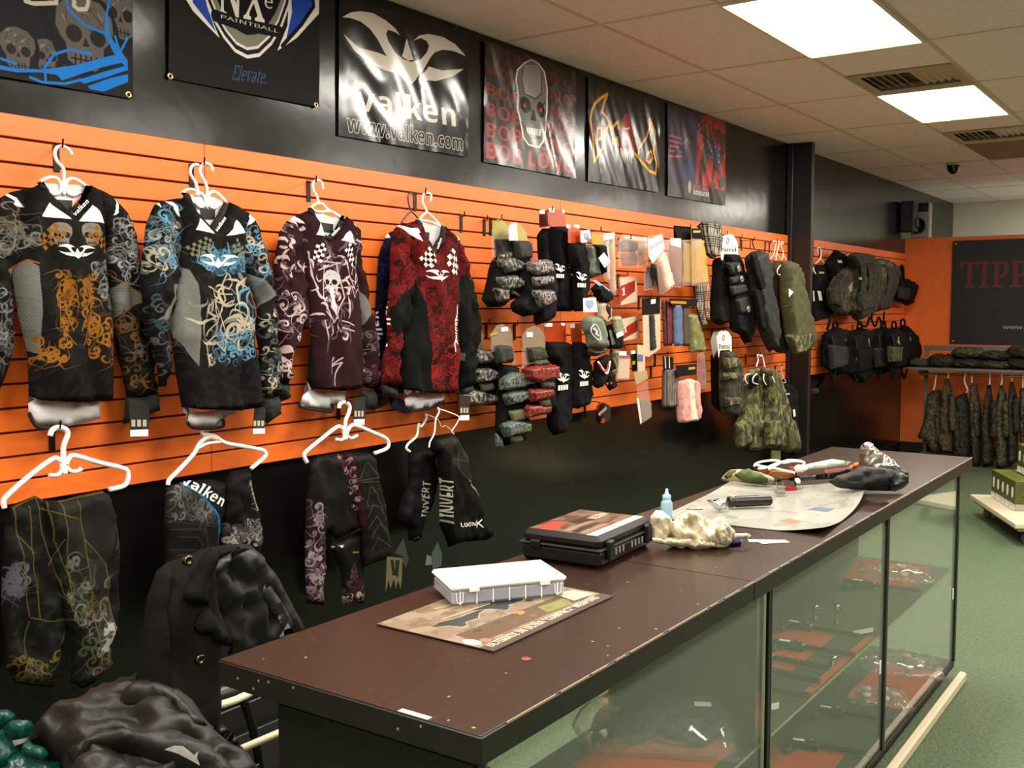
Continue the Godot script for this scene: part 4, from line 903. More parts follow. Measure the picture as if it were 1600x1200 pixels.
# ---------- trousers under the jerseys, coat, jacket, stool ----------
func trousers(K: String, label: String, d: float, ps: Array, bg: Color, ppm := 560.0) -> Array:
	var f := q(K, ps[0]); var b := wx(f[0].x, f[0].y, d); var g := thing("trousers", label, "trousers", b, "padded trousers on hangers"); var Ls := []
	for s in ps: Ls.append(lp(q(K, s), d, b))
	var R := bounds(Ls).grow(0.01)
	return [g, Pic.new(R, ppm, bg, plane_fn(d, b)), R]
func pants() -> void:
	var K := "P1"; var d := 0.15; var W := Color(0.90, 0.88, 0.84); var DK := Color(0.07, 0.068, 0.06)
	# 1 olive and black with gold seams
	var A := [30,395, 140,350, 170,368, 232,372, 250,600, 285,850, 250,1000, 220,1135, 60,1115, 25,1050, 5,800, 10,600]
	var Bq := [170,368, 232,372, 330,345, 432,320, 470,420, 488,560, 480,700, 490,820, 445,960, 455,1040, 400,1100, 290,1140, 290,930, 262,850, 200,600]
	var J := trousers(K, "black and olive padded trousers with gold seam lines, first hanger from the left", d, [A, Bq], DK); var p: Pic = J[1]; var GD := Color(0.34, 0.28, 0.13); var OL := Color(0.13, 0.13, 0.10)
	p.poly(fl2(p, K, [290,350, 420,320, 450,480, 400,620, 310,520]), Color(0.11, 0.108, 0.10)); p.poly(fl2(p, K, [225,372, 290,365, 330,600, 345,850, 300,860, 240,600]), OL); p.poly(fl2(p, K, [310,520, 400,625, 425,800, 445,1000, 390,1090, 350,860]), Color(0.16, 0.15, 0.13))
	p.blotch(5, 16.0, 0.22, Color(0.10, 0.11, 0.085)); swirls(p, fl2(p, K, [310,700, 440,700, 440,1100, 300,1120]), 34, 0.012, 0.035, [Color(0.30, 0.25, 0.14), Color(0.22, 0.24, 0.17), Color(0.36, 0.34, 0.32)], 0.005, 50)
	swirls(p, fl2(p, K, [15,600, 95,640, 100,740, 15,760]), 22, 0.012, 0.03, [Color(0.30, 0.29, 0.32)], 0.005, 51); swirls(p, fl2(p, K, [20,1000, 220,1000, 220,1120, 40,1110]), 22, 0.012, 0.03, [GD, Color(0.2, 0.19, 0.14)], 0.004, 52); swirls(p, fl2(p, K, [240,600, 320,600, 330,860, 270,860]), 18, 0.01, 0.03, [Color(0.25, 0.27, 0.19), Color(0.38, 0.37, 0.36)], 0.004, 53)
	swirls(p, fl2(p, K, [385,870, 440,870, 430,960, 390,980]), 14, 0.008, 0.02, [Color(0.55, 0.54, 0.55)], 0.005, 54)
	for s in [[40,400, 140,355, 230,370, 432,322], [45,400, 60,520, 110,840], [105,390, 110,560, 150,850], [140,360, 150,500, 230,720, 285,845], [165,365, 195,530, 270,700], [115,845, 200,860, 285,845], [225,372, 245,560, 275,800], [290,365, 320,600, 345,800, 390,1050], [310,520, 400,625, 425,800, 445,1000], [450,480, 470,600, 485,700], [150,400, 290,440], [60,510, 120,580], [180,630, 230,520], [110,860, 95,1000, 75,1110], [250,900, 220,1020], [60,1100, 220,1120], [300,1110, 440,1060], [440,560, 475,480], [460,730, 485,690]]: p.stroke(fl2(p, K, s), 0.0035, GD)
	var m := fabric(J[1].tex(), 0.7)
	cloth(J[0], "leg", q(K, A), d, 0.022, m, {"uv": J[2], "fold": 0.02, "freq": Vector2(9, 4), "sd": 61, "rim": 0.025, "open": 0.05}); cloth(J[0], "leg", q(K, Bq), d + 0.02, 0.024, m, {"uv": J[2], "fold": 0.014, "freq": Vector2(9, 4), "sd": 62, "rim": 0.025, "open": 0.05})
	hook(93, 669, 0.17, "holding the olive trousers' white hanger")
	hanger("wide white tubular hanger holding the black and olive trousers", [["hook", q(K, [203,108, 212,85, 235,73, 262,78, 276,100, 258,160, 265,262])], ["arm", q(K, [262,225, 240,205, 212,203, 120,270, 30,350, 14,375, 18,402]), 0.0085], ["arm", q(K, [268,225, 282,197, 305,188, 400,215, 490,236, 518,250, 522,280, 505,310, 445,326]), 0.0085], ["curl", q(K, [250,215, 252,245, 235,266, 200,268]), 0.007], ["curl", q(K, [276,210, 272,235, 292,252, 318,250, 332,240]), 0.007]], 0.17, 0.0085)
	# 2 black with blue piping and lettering
	K = "P2"; d = 0.16
	A = [98,275, 155,258, 185,252, 280,248, 330,262, 335,330, 315,420, 300,520, 300,640, 88,640, 88,420]; Bq = [325,262, 352,216, 425,203, 440,300, 458,400, 476,470, 460,540, 400,640, 300,640, 310,450]
	J = trousers(K, "black padded trousers with blue piping and white lettering behind the dark coat", d, [A, Bq], Color(0.06, 0.058, 0.052)); p = J[1]; GD = Color(0.10, 0.36, 0.56)
	p.poly(fl2(p, K, [98,275, 155,262, 250,330, 292,425, 92,395]), Color(0.14, 0.135, 0.12)); swirls(p, fl2(p, K, [100,275, 160,270, 250,350, 270,415, 100,390]), 26, 0.012, 0.03, [Color(0.36, 0.35, 0.32), Color(0.25, 0.25, 0.26)], 0.005, 55)
	swirls(p, fl2(p, K, [320,430, 460,400, 470,500, 320,500]), 34, 0.012, 0.03, [Color(0.45, 0.43, 0.40), Color(0.2, 0.2, 0.2), Color(0.3, 0.29, 0.27)], 0.006, 56); swirls(p, fl2(p, K, [425,240, 440,240, 445,360, 430,360]), 10, 0.01, 0.02, [Color(0.5, 0.48, 0.45)], 0.005, 57)
	p.stroke(fl2(p, K, [155,262, 200,285, 250,335, 285,390, 294,440, 296,520]), 0.009, GD)
	var t := fl2(p, K, [152,262, 300,352, 180,226]); p.text("valken", t[0], t[1], t[2], W, "Droid Sans")
	for s in [[90,405, 290,430], [100,440, 240,440, 245,520, 100,520], [135,470, 205,470, 222,500, 205,540, 130,540]]: p.stroke(fl2(p, K, s), 0.004, Color(0.15, 0.145, 0.13))
	m = fabric(J[1].tex(), 0.65)
	cloth(J[0], "leg", q(K, Bq), d - 0.01, 0.03, m, {"uv": J[2], "fold": 0.016, "freq": Vector2(20, 9), "sd": 64}); cloth(J[0], "leg", q(K, A), d, 0.022, m, {"uv": J[2], "fold": 0.008, "freq": Vector2(9, 6), "sd": 63})
	hanger("white tubular hanger holding the blue piped trousers", [["hook", q(K, [262,90, 250,75, 240,66, 236,45])], ["arm", q(K, [300,88, 265,82, 232,105, 205,150, 150,210, 112,248, 106,270]), 0.008], ["arm", q(K, [250,72, 290,80, 330,105, 400,118, 470,132, 486,142, 484,160, 430,206]), 0.008], ["bar", q(K, [225,125, 260,108, 320,100]), 0.006]], 0.18, 0.007)
	# 3 black with maroon stripes and quilted knees
	K = "P3"; d = 0.15
	A = [150,352, 200,328, 300,312, 360,320, 400,500, 440,720, 300,785, 240,740, 238,1000, 232,1150, 135,1140, 130,900, 135,600]
	Bq = [345,306, 480,308, 520,340, 545,480, 575,600, 605,850, 600,885, 520,915, 450,940, 440,740, 395,560, 350,330]; var C := [262,800, 440,735, 447,960, 452,1140, 335,1142, 325,960, 300,910]
	J = trousers(K, "black padded trousers with maroon stripes and quilted knee panels", d, [A, Bq, C], Color(0.075, 0.072, 0.066)); p = J[1]; GD = Color(0.20, 0.075, 0.095)
	p.poly(fl2(p, K, [280,325, 355,310, 385,480, 432,715, 405,700, 330,420]), GD); swirls(p, fl2(p, K, [290,325, 350,315, 375,480, 400,690, 330,430]), 14, 0.008, 0.02, [Color(0.5, 0.42, 0.44)], 0.004, 58)
	p.poly(fl2(p, K, [132,560, 180,570, 232,800, 232,1150, 130,1140]), Color(0.13, 0.08, 0.09)); swirls(p, fl2(p, K, [135,580, 190,590, 230,800, 230,1140, 135,1130]), 46, 0.012, 0.035, [Color(0.40, 0.33, 0.35), Color(0.24, 0.19, 0.21), Color(0.5, 0.45, 0.46)], 0.006, 59); swirls(p, fl2(p, K, [330,960, 445,950, 450,1140, 335,1140]), 20, 0.012, 0.03, [GD, Color(0.25, 0.2, 0.2)], 0.005, 60); swirls(p, fl2(p, K, [335,1090, 450,1090, 450,1140, 335,1140]), 8, 0.01, 0.02, [Color(0.55, 0.5, 0.45)], 0.005, 61)
	p.poly(fl2(p, K, [545,500, 570,600, 600,840, 580,780, 540,600]), GD)
	for s in [[385,450, 430,350, 500,440, 385,455], [390,465, 500,462], [432,600, 440,500, 465,490, 520,620], [430,660, 460,590, 500,600, 560,700], [435,720, 480,650, 590,800], [450,770, 500,690, 595,830], [455,840, 490,770, 600,845], [505,330, 525,480, 550,600, 580,750]]: p.stroke(fl2(p, K, s), 0.0035, Color(0.26, 0.25, 0.21))
	p.stroke(fl2(p, K, [555,485, 548,560, 552,600]), 0.006, W)
	t = fl2(p, K, [278,842, 342,830, 276,828]); p.text("JT", t[0], t[1], t[2], W, "Droid Sans")
	for k in 3: p.ell(fl2(p, K, [388 + k * 12, 856])[0], Vector2(0.004, 0.004), Color(0.6, 0.6, 0.2))
	m = fabric(J[1].tex(), 0.55)
	cloth(J[0], "leg", q(K, C), d - 0.02, 0.03, m, {"uv": J[2], "sd": 66}); cloth(J[0], "leg", q(K, A), d, 0.022, m, {"uv": J[2], "fold": 0.012, "freq": Vector2(11, 4), "sd": 67, "open": 0.04}); cloth(J[0], "knee_panel", q(K, Bq), d + 0.025, 0.02, m, {"uv": J[2], "fold": 0.006, "freq": Vector2(8, 14), "sd": 68})
	hook(541, 628, 0.17, "holding the maroon striped trousers' hanger")
	hanger("wide white tubular hanger holding the maroon striped trousers", [["hook", q(K, [316,64, 320,42, 340,30, 362,36, 376,58, 368,95, 352,140, 354,235])], ["arm", q(K, [346,190, 328,168, 300,170, 220,232, 140,298, 124,325, 140,362]), 0.0085], ["arm", q(K, [362,190, 382,162, 410,158, 500,195, 570,226, 590,255, 578,286, 512,312]), 0.0085], ["curl", q(K, [340,190, 345,222, 328,238, 300,234]), 0.007], ["curl", q(K, [366,190, 362,215, 385,228, 418,213]), 0.007]], 0.17, 0.0085)
	# 4 two pairs with the same lettering
	d = 0.11
	A = [695,305, 760,282, 815,280, 840,450, 800,620, 770,700, 735,800, 700,790, 690,720, 630,700, 655,580, 695,470]
	J = trousers(K, "black trousers with vertical silver lettering, rear of the last pair of hangers", d, [A], Color(0.055, 0.054, 0.05)); p = J[1]
	t = fl2(p, K, [768,660, 782,465, 725,655]); p.text("INVERT", t[0], t[1], t[2], Color(0.6, 0.58, 0.54), "Droid Sans"); p.stroke(fl2(p, K, [712,800, 722,770]), 0.008, Color(0.55, 0.5, 0.35))
	cloth(J[0], "leg", q(K, A), d, 0.04, fabric(p.tex(), 0.6), {"uv": J[2], "fold": 0.014, "freq": Vector2(16, 6), "sd": 70})
	plate(J[0], "hang_tag", q(K, [672,780, 700,900, 682,945, 665,905, 668,880, 625,862]), d + 0.03, 0.002, mat("", Color(0.20, 0.21, 0.17), 0.4), {"label": "dangling card tag"})
	d = 0.2; A = [812,280, 830,240, 880,215, 942,200, 1000,330, 1030,470, 1100,630, 1105,690, 1142,720, 1128,790, 1000,800, 920,830, 868,700, 870,500, 850,330]
	J = trousers(K, "black trousers with vertical silver lettering and a white emblem, front of the last pair", d, [A], Color(0.05, 0.049, 0.045)); p = J[1]
	t = fl2(p, K, [905,662, 900,450, 868,660]); p.text("INVERT", t[0], t[1], t[2], Color(0.62, 0.60, 0.56), "Droid Sans"); t = fl2(p, K, [952,712, 1040,704, 952,690]); p.text("LUCENT", t[0], t[1], t[2], W, "Droid Sans"); p.stroke(fl2(p, K, [1030,675, 1045,692, 1062,672]), 0.006, W); p.stroke(fl2(p, K, [1032,714, 1045,692, 1066,712]), 0.006, W)
	p.stroke(fl2(p, K, [985,440, 1040,520, 1100,640, 1105,685]), 0.007, Color(0.55, 0.52, 0.46)); p.poly(fl2(p, K, [840,240, 940,205, 1000,330, 1030,470, 950,430, 880,310]), Color(0.12, 0.125, 0.09)); p.stroke(fl2(p, K, [900,225, 940,300, 930,390, 1010,470]), 0.003, Color(0.26, 0.25, 0.18)); p.stroke(fl2(p, K, [940,215, 980,350, 920,340]), 0.003, Color(0.26, 0.25, 0.18)); p.stroke(fl2(p, K, [870,680, 905,690]), 0.01, Color(0.5, 0.48, 0.4))
	cloth(J[0], "leg", q(K, A), d, 0.045, fabric(p.tex(), 0.6), {"uv": J[2], "fold": 0.014, "freq": Vector2(13, 6), "sd": 71})
	plate(J[0], "hang_tag", q(K, [860,800, 885,870, 880,930, 835,950, 820,900, 830,860]), d, 0.002, mat("", Color(0.22, 0.27, 0.26), 0.3), {"label": "dangling card tag"}); plate(J[0], "foil_tag", q(K, [800,870, 822,880, 826,925, 790,930]), d + 0.01, 0.002, M.chrome)
	J = [null]; hanger("bent white hanger of the rear lettered trousers", [["bar", q(K, [790,92, 798,118, 768,165, 755,150, 745,215, 700,258, 688,285, 708,303]), 0.006], ["wire", q(K, [795,95, 860,125, 882,165, 905,160, 940,188]), 0.0025]], 0.13, 0.006); hanger("thin white wire hanger of the front lettered trousers", [["hook", q(K, [862,60, 868,85, 850,125, 842,200, 818,250, 814,280]), 0.004], ["wire", q(K, [870,68, 915,82, 976,110, 968,145, 940,188, 950,205]), 0.003]], 0.215, 0.004)
	var t4 := q(K, [580,880, 665,890, 662,1000, 655,1060, 640,1010, 630,1060, 618,1000, 600,1060, 590,1010, 572,1080])
	var g := thing("hang_tag", "long gold and black card tag dangling from the quilted knee panel", "tag", wx(t4[0].x, t4[0].y, 0.19)); var tx := Pic.new(bounds([lp(t4, 0.19, g.position)]), 900, Color(0.36, 0.32, 0.22), plane_fn(0.19, g.position))
	tx.poly(fl2(tx, K, [600,900, 650,900, 640,1000, 628,985, 610,985]), Color(0.05, 0.05, 0.045)); tx.poly(fl2(tx, K, [615,900, 628,900, 624,960]), Color(0.3, 0.3, 0.28))
	plate(g, "card", t4, 0.19, 0.0015, mat("", Color.WHITE, 0.4, 0.0, tx.tex()))

func coat_and_jacket() -> void:
	# stool that carries the coat
	var s := thing("bar_stool", "black bar stool with cream seat edge under the dark wool coat", "stool", Vector3(0.79, 0, 0.70))
	obj("seat", MB.new().lathe([[0, 0.60], [0.16, 0.60], [0.175, 0.61], [0.175, 0.64], [0.15, 0.655], [0, 0.66]], Transform3D(), 28).mesh(), M.black_plastic, s)
	obj("seat_rim", MB.new().lathe([[0.176, 0.602], [0.19, 0.606], [0.192, 0.618], [0.178, 0.623]], Transform3D(), 32).mesh(), M.cream, s)
	for k in 4:
		var a := TAU * k / 4 + 0.6; rod(s, "leg", [Vector3(cos(a) * 0.12, 0.60, sin(a) * 0.12), Vector3(cos(a) * 0.17, 0.42, sin(a) * 0.17), Vector3(cos(a) * 0.22, 0.0, sin(a) * 0.22)], 0.013, M.black_metal)
		var b := a + TAU / 4; rod(s, "foot_rail", [Vector3(cos(a) * 0.18, 0.36, sin(a) * 0.18), Vector3(cos(b) * 0.18, 0.36, sin(b) * 0.18)], 0.009, M.black_metal)
	rod(s, "foot_bar", [wx(377, 1170, 1.0) - s.position, wx(478, 1127, 1.0) - s.position], 0.010, M.cream)
	obj("back_post", MB.new().box(Vector3(0.07, 0.78, 0), Vector3(0.018, 0.34, 0.05), 0.006).mesh(), M.black_plastic, s); obj("back_rail", MB.new().box(Vector3(0.07, 0.93, 0), Vector3(0.018, 0.05, 0.30), 0.006).mesh(), M.black_plastic, s)
	mat("snap", Color(0.40, 0.37, 0.30), 0.25, 1.0)
	s = thing("floor_shade_sheet", "added black sheet standing for shade on the floor along the wall behind the counter", "mat", Vector3(0.30, 0, -0.4)); obj("shade_sheet", MB.new().box(Vector3(0, 0.006, 0), Vector3(0.52, 0.012, 3.2), 0.004).mesh(), M.black_plastic, s)  # added black sheet darkens the shaded strip of floor by the wall
	# wool coat
	tri_mat(mat("wool", Color(0.10, 0.098, 0.088), 0.95), 9.0, null, noise_tex(33, 0.3, 128, [], true, 5.0), 0.8); M.wool.metallic_specular = 0.15
	mat("satin", Color(0.03, 0.028, 0.026), 0.5); mat("olive_lining", Color(0.10, 0.11, 0.075), 0.5)
	var d := 1.0; var K := "P2"; var b := q(K, [200, 900])[0]; var g := thing("wool_coat", "heavy black wool coat with snap buttons draped over the bar stool", "coat", wx(b.x, b.y, d))
	cloth(g, "coat_back", q(K, [255,540, 340,500, 420,500, 470,540, 540,640, 590,740, 622,835, 600,860, 560,880, 470,910, 400,1000, 330,1000, 300,800, 260,640]), d - 0.10, 0.03, M.satin, {"fold": 0.02, "freq": Vector2(14, 8), "sd": 80, "label": "shiny dark lining of the coat"})
	cloth(g, "coat_front", q(K, [60,605, 110,570, 180,545, 262,510, 262,600, 280,740, 330,820, 360,920, 300,960, 285,1000, 290,1190, 250,1250, 60,1250, -40,1200, 0,900, 20,700]), d, 0.06, M.wool, {"fold": 0.016, "freq": Vector2(7, 3), "sd": 81, "rim": 0.05})
	cloth(g, "sleeve", q(K, [62,600, 105,575, 120,640, 95,800, 90,1000, 95,1220, -30,1220, -10,950, 20,720]), d + 0.02, 0.05, M.wool, {"fold": 0.014, "freq": Vector2(12, 5), "sd": 82, "rim": 0.06})
	cloth(g, "collar", q(K, [262,512, 340,500, 395,515, 330,545, 285,575, 268,640, 262,720, 268,745, 160,722, 175,680, 210,620, 230,560]), d + 0.075, 0.022, M.wool, {"fold": 0.006, "sd": 83, "rim": 0.010, "cell": 0.014})
	cloth(g, "lapel", q(K, [205,840, 225,770, 262,745, 300,790, 340,850, 362,900, 330,900, 280,880, 262,850, 235,850]), d + 0.07, 0.018, M.wool, {"sd": 84, "fold": 0.006, "rim": 0.010, "cell": 0.014})
	cloth(g, "lining", q(K, [470,690, 490,640, 560,740, 605,830, 560,845, 535,790, 500,760]), d - 0.065, 0.005, M.olive_lining, {"fold": 0.006, "freq": Vector2(30, 14), "sd": 85, "rim": 0.008, "cell": 0.014}); cloth(g, "lining", q(K, [275,600, 300,560, 400,515, 430,520, 370,545, 310,600, 290,660]), d - 0.05, 0.02, M.olive_lining, {"fold": 0.006, "freq": Vector2(20, 20), "sd": 86, "cell": 0.015})
	cloth(g, "paper_slip", q(K, [540,865, 575,808, 600,850]), d - 0.045, 0.003, M.white_plastic, {"cell": 0.02})
	for s2 in [[182,564], [229,950]]:
		var w := q(K, s2)[0]; var bt := obj("snap_button", MB.new().lathe([[0.0, 0.004], [0.006, 0.004], [0.007, 0.008], [0.012, 0.008], [0.014, 0.004], [0.014, -0.004]], Transform3D(Basis(Vector3.BACK, -PI / 2), Vector3.ZERO), 16).mesh(), M.snap, g); bt.position = wx(w.x, w.y, d + 0.066) - g.position
	# black puffy jacket on a low seat
	var ch := thing("side_chair", "low black chair under the crumpled nylon jacket", "chair", Vector3(1.05, 0, 1.15))
	obj("seat", MB.new().box(Vector3(0, 0.43, 0), Vector3(0.42, 0.06, 0.42), 0.02).mesh(), M.black_plastic, ch)
	obj("backrest", MB.new().box(Vector3(-0.20, 0.58, 0), Vector3(0.03, 0.18, 0.40), 0.012).mesh(), M.black_plastic, ch)
	for a in [-1, 1]:
		for c in [-1, 1]: rod(ch, "leg", [Vector3(a * 0.18, 0.41, c * 0.18), Vector3(a * 0.2, 0.0, c * 0.2)], 0.014, M.black_metal)
	var ny := mat("nylon", Color(0.105, 0.095, 0.08), 0.58); tri_mat(ny, 3.0, null, noise_tex(35, 0.02, 256, [], true, 5.0, 3), 0.35)
	K = "P4"; var B := Basis(Vector3.UP, 0.85) * Basis(Vector3.RIGHT, -0.75); b = q(K, [650, 520])[0]
	var w2 := ray(b.x, b.y); g = thing("nylon_jacket", "crumpled shiny black padded jacket heaped below the long olive trousers", "jacket", CP + w2 * ((Vector3(1.03, 0.62, 1.05) - CP).dot(B.z) / w2.dot(B.z)))
	body(g, "body", q(K, [160,440, 230,380, 290,330, 420,280, 540,225, 640,190, 830,190, 890,235, 960,300, 1010,370, 1060,430, 1130,470, 1200,520, 1250,580, 1300,660, 1250,800, 600,860, 330,800, 300,620, 250,560, 170,500]), B, 0.0, 0.10, ny, {"fold": 0.03, "freq": Vector2(7, 12), "sd": 90, "rim": 0.12, "cell": 0.016})
	body(g, "hood", q(K, [560,340, 640,215, 820,200, 890,260, 960,350, 1040,430, 960,440, 850,350, 700,350]), B, 0.07, 0.05, ny, {"fold": 0.015, "freq": Vector2(14, 20), "sd": 91, "rim": 0.05, "cell": 0.014})
	body(g, "sleeve", q(K, [330,560, 480,470, 640,440, 800,440, 960,480, 1100,560, 1220,700, 1100,760, 860,640, 640,560, 480,570, 380,660]), B, 0.075, 0.06, ny, {"fold": 0.02, "freq": Vector2(10, 24), "sd": 92, "rim": 0.06, "cell": 0.014}); body(g, "sleeve", q(K, [340,640, 430,560, 560,560, 660,620, 760,720, 600,800, 360,760]), B, 0.085, 0.06, ny, {"fold": 0.018, "freq": Vector2(16, 22), "sd": 93, "rim": 0.05, "cell": 0.014})
	body(g, "white_patch", q(K, [822,548, 870,528, 915,530, 970,575, 992,555, 985,590, 1000,628, 950,600, 890,568]), B, 0.145, 0.004, M.white_plastic, {"cell": 0.02, "label": "white cloth patch"}); body(g, "zip_flap", q(K, [1060,440, 1110,420, 1190,490, 1200,540, 1130,500]), B, 0.06, 0.02, M.satin, {"cell": 0.014})
	# teal plastic sheets at the edge
	var te := mat("teal", Color(0.02, 0.25, 0.22), 0.35); tri_mat(te, 5.0, null, noise_tex(36, 0.04, 128, [], true, 8.0, 3), 0.6); b = q(K, [100, 520])[0]; w2 = ray(b.x, b.y)
	g = thing("teal_bag", "crumpled teal plastic bag beside the black nylon jacket", "bag", CP + w2 * ((Vector3(1.0, 0.55, 1.3) - CP).dot(B.z) / w2.dot(B.z)))
	for s3 in [[[-60,350, 40,345, 75,370, 70,410, 20,440, -60,450], 0.03, 94], [[10,420, 90,395, 160,410, 172,440, 140,490, 60,500, 20,470], 0.05, 95], [[80,540, 150,500, 165,520, 220,535, 245,570, 220,605, 140,590], 0.06, 96], [[-60,560, 80,545, 140,590, 300,610, 320,720, -60,740], 0.0, 97], [[-60,450, 20,440, 60,500, 90,560, 40,640, -60,640], 0.02, 98]]: body(g, "fold", q(K, s3[0]), B, s3[1] - 0.04, 0.03, te, {"fold": 0.012, "freq": Vector2(20, 30), "sd": s3[2], "rim": 0.03, "cell": 0.014})

# ---------- gear on the pegs ----------
func gear_materials() -> void:
	mat("gear_black", Color(0.05, 0.049, 0.046), 0.8).metallic_specular = 0.25; mat("gear_dark", Color(0.085, 0.085, 0.07), 0.75)
	mat("olive", Color(0.22, 0.23, 0.15), 0.8); mat("olive_light", Color(0.32, 0.33, 0.22), 0.8); mat("olive_dark", Color(0.13, 0.14, 0.09), 0.8)
	mat("tag_white", Color(0.90, 0.89, 0.85), 0.5); mat("tag_brown", Color(0.36, 0.13, 0.06), 0.3); mat("tag_orange", Color(0.62, 0.22, 0.08), 0.3); mat("card_grey", Color(0.50, 0.44, 0.36), 0.3); mat("card_yellow", Color(0.62, 0.58, 0.28), 0.3); mat("card_gold", Color(0.72, 0.48, 0.10), 0.3)
	mat("glove_grey", Color(0.38, 0.41, 0.36), 0.7); mat("red", Color(0.55, 0.08, 0.06), 0.5); mat("red_packet", Color(0.55, 0.12, 0.08), 0.3); mat("pale_packet", Color(0.74, 0.68, 0.58), 0.25); mat("tan", Color(0.62, 0.55, 0.42), 0.6); mat("yellow_swab", Color(0.70, 0.58, 0.22), 0.9); mat("pink_yarn", Color(0.80, 0.56, 0.52), 0.95); mat("cream_yarn", Color(0.85, 0.78, 0.70), 0.95)
	mat("purple_cloth", Color(0.13, 0.07, 0.11), 0.8); mat("maroon_stripe", Color(0.32, 0.08, 0.08), 0.6); mat("blue_print", Color(0.30, 0.38, 0.52), 0.5); mat("brown_cloth", Color(0.28, 0.20, 0.16), 0.8); mat("green_bag", Color(0.45, 0.46, 0.28), 0.3); mat("blue_card", Color(0.55, 0.60, 0.72), 0.3); mat("grey_fur", Color(0.34, 0.32, 0.30), 0.9); mat("rust", Color(0.45, 0.20, 0.10), 0.6); mat("blue_dark", Color(0.06, 0.09, 0.30), 0.35)
	var cl := mat("clear_bag", Color(1, 1, 1, 0.05), 0.10); cl.transparency = BaseMaterial3D.TRANSPARENCY_ALPHA; cl.cull_mode = BaseMaterial3D.CULL_DISABLED
	tri_mat(mat("camo_silver", Color(0.9, 0.9, 0.9), 0.35), 3.2, camo_tex(3, Color(0.36, 0.35, 0.32), [Color(0.22, 0.21, 0.19), Color(0.09, 0.085, 0.08), Color(0.62, 0.60, 0.56)], 16.0)); tri_mat(mat("camo_purple", Color(0.9, 0.9, 0.9), 0.35), 3.2, camo_tex(5, Color(0.50, 0.47, 0.45), [Color(0.30, 0.22, 0.26), Color(0.70, 0.68, 0.64), Color(0.12, 0.11, 0.11)], 22.0))
	tri_mat(mat("camo_blue", Color(1, 1, 1), 0.45), 3.2, camo_tex(7, Color(0.28, 0.30, 0.25), [Color(0.34, 0.48, 0.52), Color(0.10, 0.11, 0.10), Color(0.42, 0.42, 0.34)], 26.0)); tri_mat(mat("camo_red", Color(1, 1, 1), 0.45), 3.2, camo_tex(9, Color(0.50, 0.10, 0.08), [Color(0.10, 0.05, 0.05), Color(0.34, 0.06, 0.06), Color(0.62, 0.22, 0.16)], 24.0))
	tri_mat(mat("camo_green", Color(1, 1, 1), 0.85), 1.6, camo_tex(11, Color(0.20, 0.22, 0.11), [Color(0.38, 0.37, 0.20), Color(0.06, 0.065, 0.045), Color(0.26, 0.20, 0.12), Color(0.46, 0.46, 0.27)], 9.0)); tri_mat(mat("camo_dark", Color(1, 1, 1), 0.85), 1.7, camo_tex(13, Color(0.14, 0.15, 0.09), [Color(0.24, 0.25, 0.14), Color(0.035, 0.037, 0.03), Color(0.19, 0.14, 0.09)], 13.0)); tri_mat(mat("camo_pale", Color(1, 1, 1), 0.5), 6.0, camo_tex(15, Color(0.48, 0.48, 0.36), [Color(0.36, 0.38, 0.26), Color(0.60, 0.58, 0.46)], 26.0)); tri_mat(mat("camo_brown", Color(1, 1, 1), 0.85), 1.9, camo_tex(17, Color(0.24, 0.23, 0.15), [Color(0.35, 0.30, 0.21), Color(0.06, 0.058, 0.045), Color(0.38, 0.33, 0.23), Color(0.15, 0.18, 0.10)], 16.0))
	mat("olive_v", Color(0.25, 0.25, 0.12), 0.85); mat("card_pale", Color(0.58, 0.56, 0.52), 0.5); mat("rack_grey", Color(0.42, 0.44, 0.42), 0.45, 0.3); mat("dome", Color(0.05, 0.05, 0.055), 0.12); mat("wheel", Color(0.34, 0.34, 0.32), 0.5); mat("box_foot", Color(0.62, 0.60, 0.55), 0.3); mat("box_top", Color(0.42, 0.44, 0.16), 0.4)
	tri_mat(mat("camo_pale2", Color(1, 1, 1), 0.85), 1.9, camo_tex(19, Color(0.27, 0.23, 0.15), [Color(0.36, 0.31, 0.21), Color(0.16, 0.15, 0.09), Color(0.30, 0.18, 0.11)], 17.0)); tri_mat(mat("box_camo", Color(1, 1, 1), 0.5), 9.0, camo_tex(23, Color(0.28, 0.30, 0.10), [Color(0.40, 0.42, 0.16), Color(0.10, 0.11, 0.05)], 22.0))
	for ck in [["check_black", Color(0.66, 0.63, 0.55), Color(0.09, 0.085, 0.08)], ["check_pink", Color(0.72, 0.62, 0.52), Color(0.42, 0.20, 0.16)]]:
		var p := Pic.new(Rect2(0, 0, 0.12, 0.12), 1000, ck[1])
		for i in 5:
			p.poly(PackedVector2Array([Vector2(i * 0.024, 0), Vector2(i * 0.024 + 0.010, 0), Vector2(i * 0.024 + 0.010, 0.12), Vector2(i * 0.024, 0.12)]), ck[2]); p.poly(PackedVector2Array([Vector2(0, i * 0.015), Vector2(0, i * 0.015 + 0.006), Vector2(0.12, i * 0.015 + 0.006), Vector2(0.12, i * 0.015)]), ck[2])
		tri_mat(mat(ck[0], Color.WHITE, 0.9), 8.3, p.tex())
	var st := Pic.new(Rect2(0, 0, 0.1, 0.1), 900, Color(0.3, 0.3, 0.3)); var sc := [Color(0.34, 0.33, 0.30), Color(0.16, 0.17, 0.22), Color(0.45, 0.36, 0.28), Color(0.24, 0.20, 0.18), Color(0.52, 0.48, 0.42), Color(0.12, 0.12, 0.12)]
	for i in 20: st.poly(PackedVector2Array([Vector2(i * 0.005, 0), Vector2(i * 0.005 + 0.005, 0), Vector2(i * 0.005 + 0.005, 0.1), Vector2(i * 0.005, 0.1)]), sc[(i * 7 + i / 3) % 6])
	tri_mat(mat("stripes", Color.WHITE, 0.7), 10.0, st.tex())

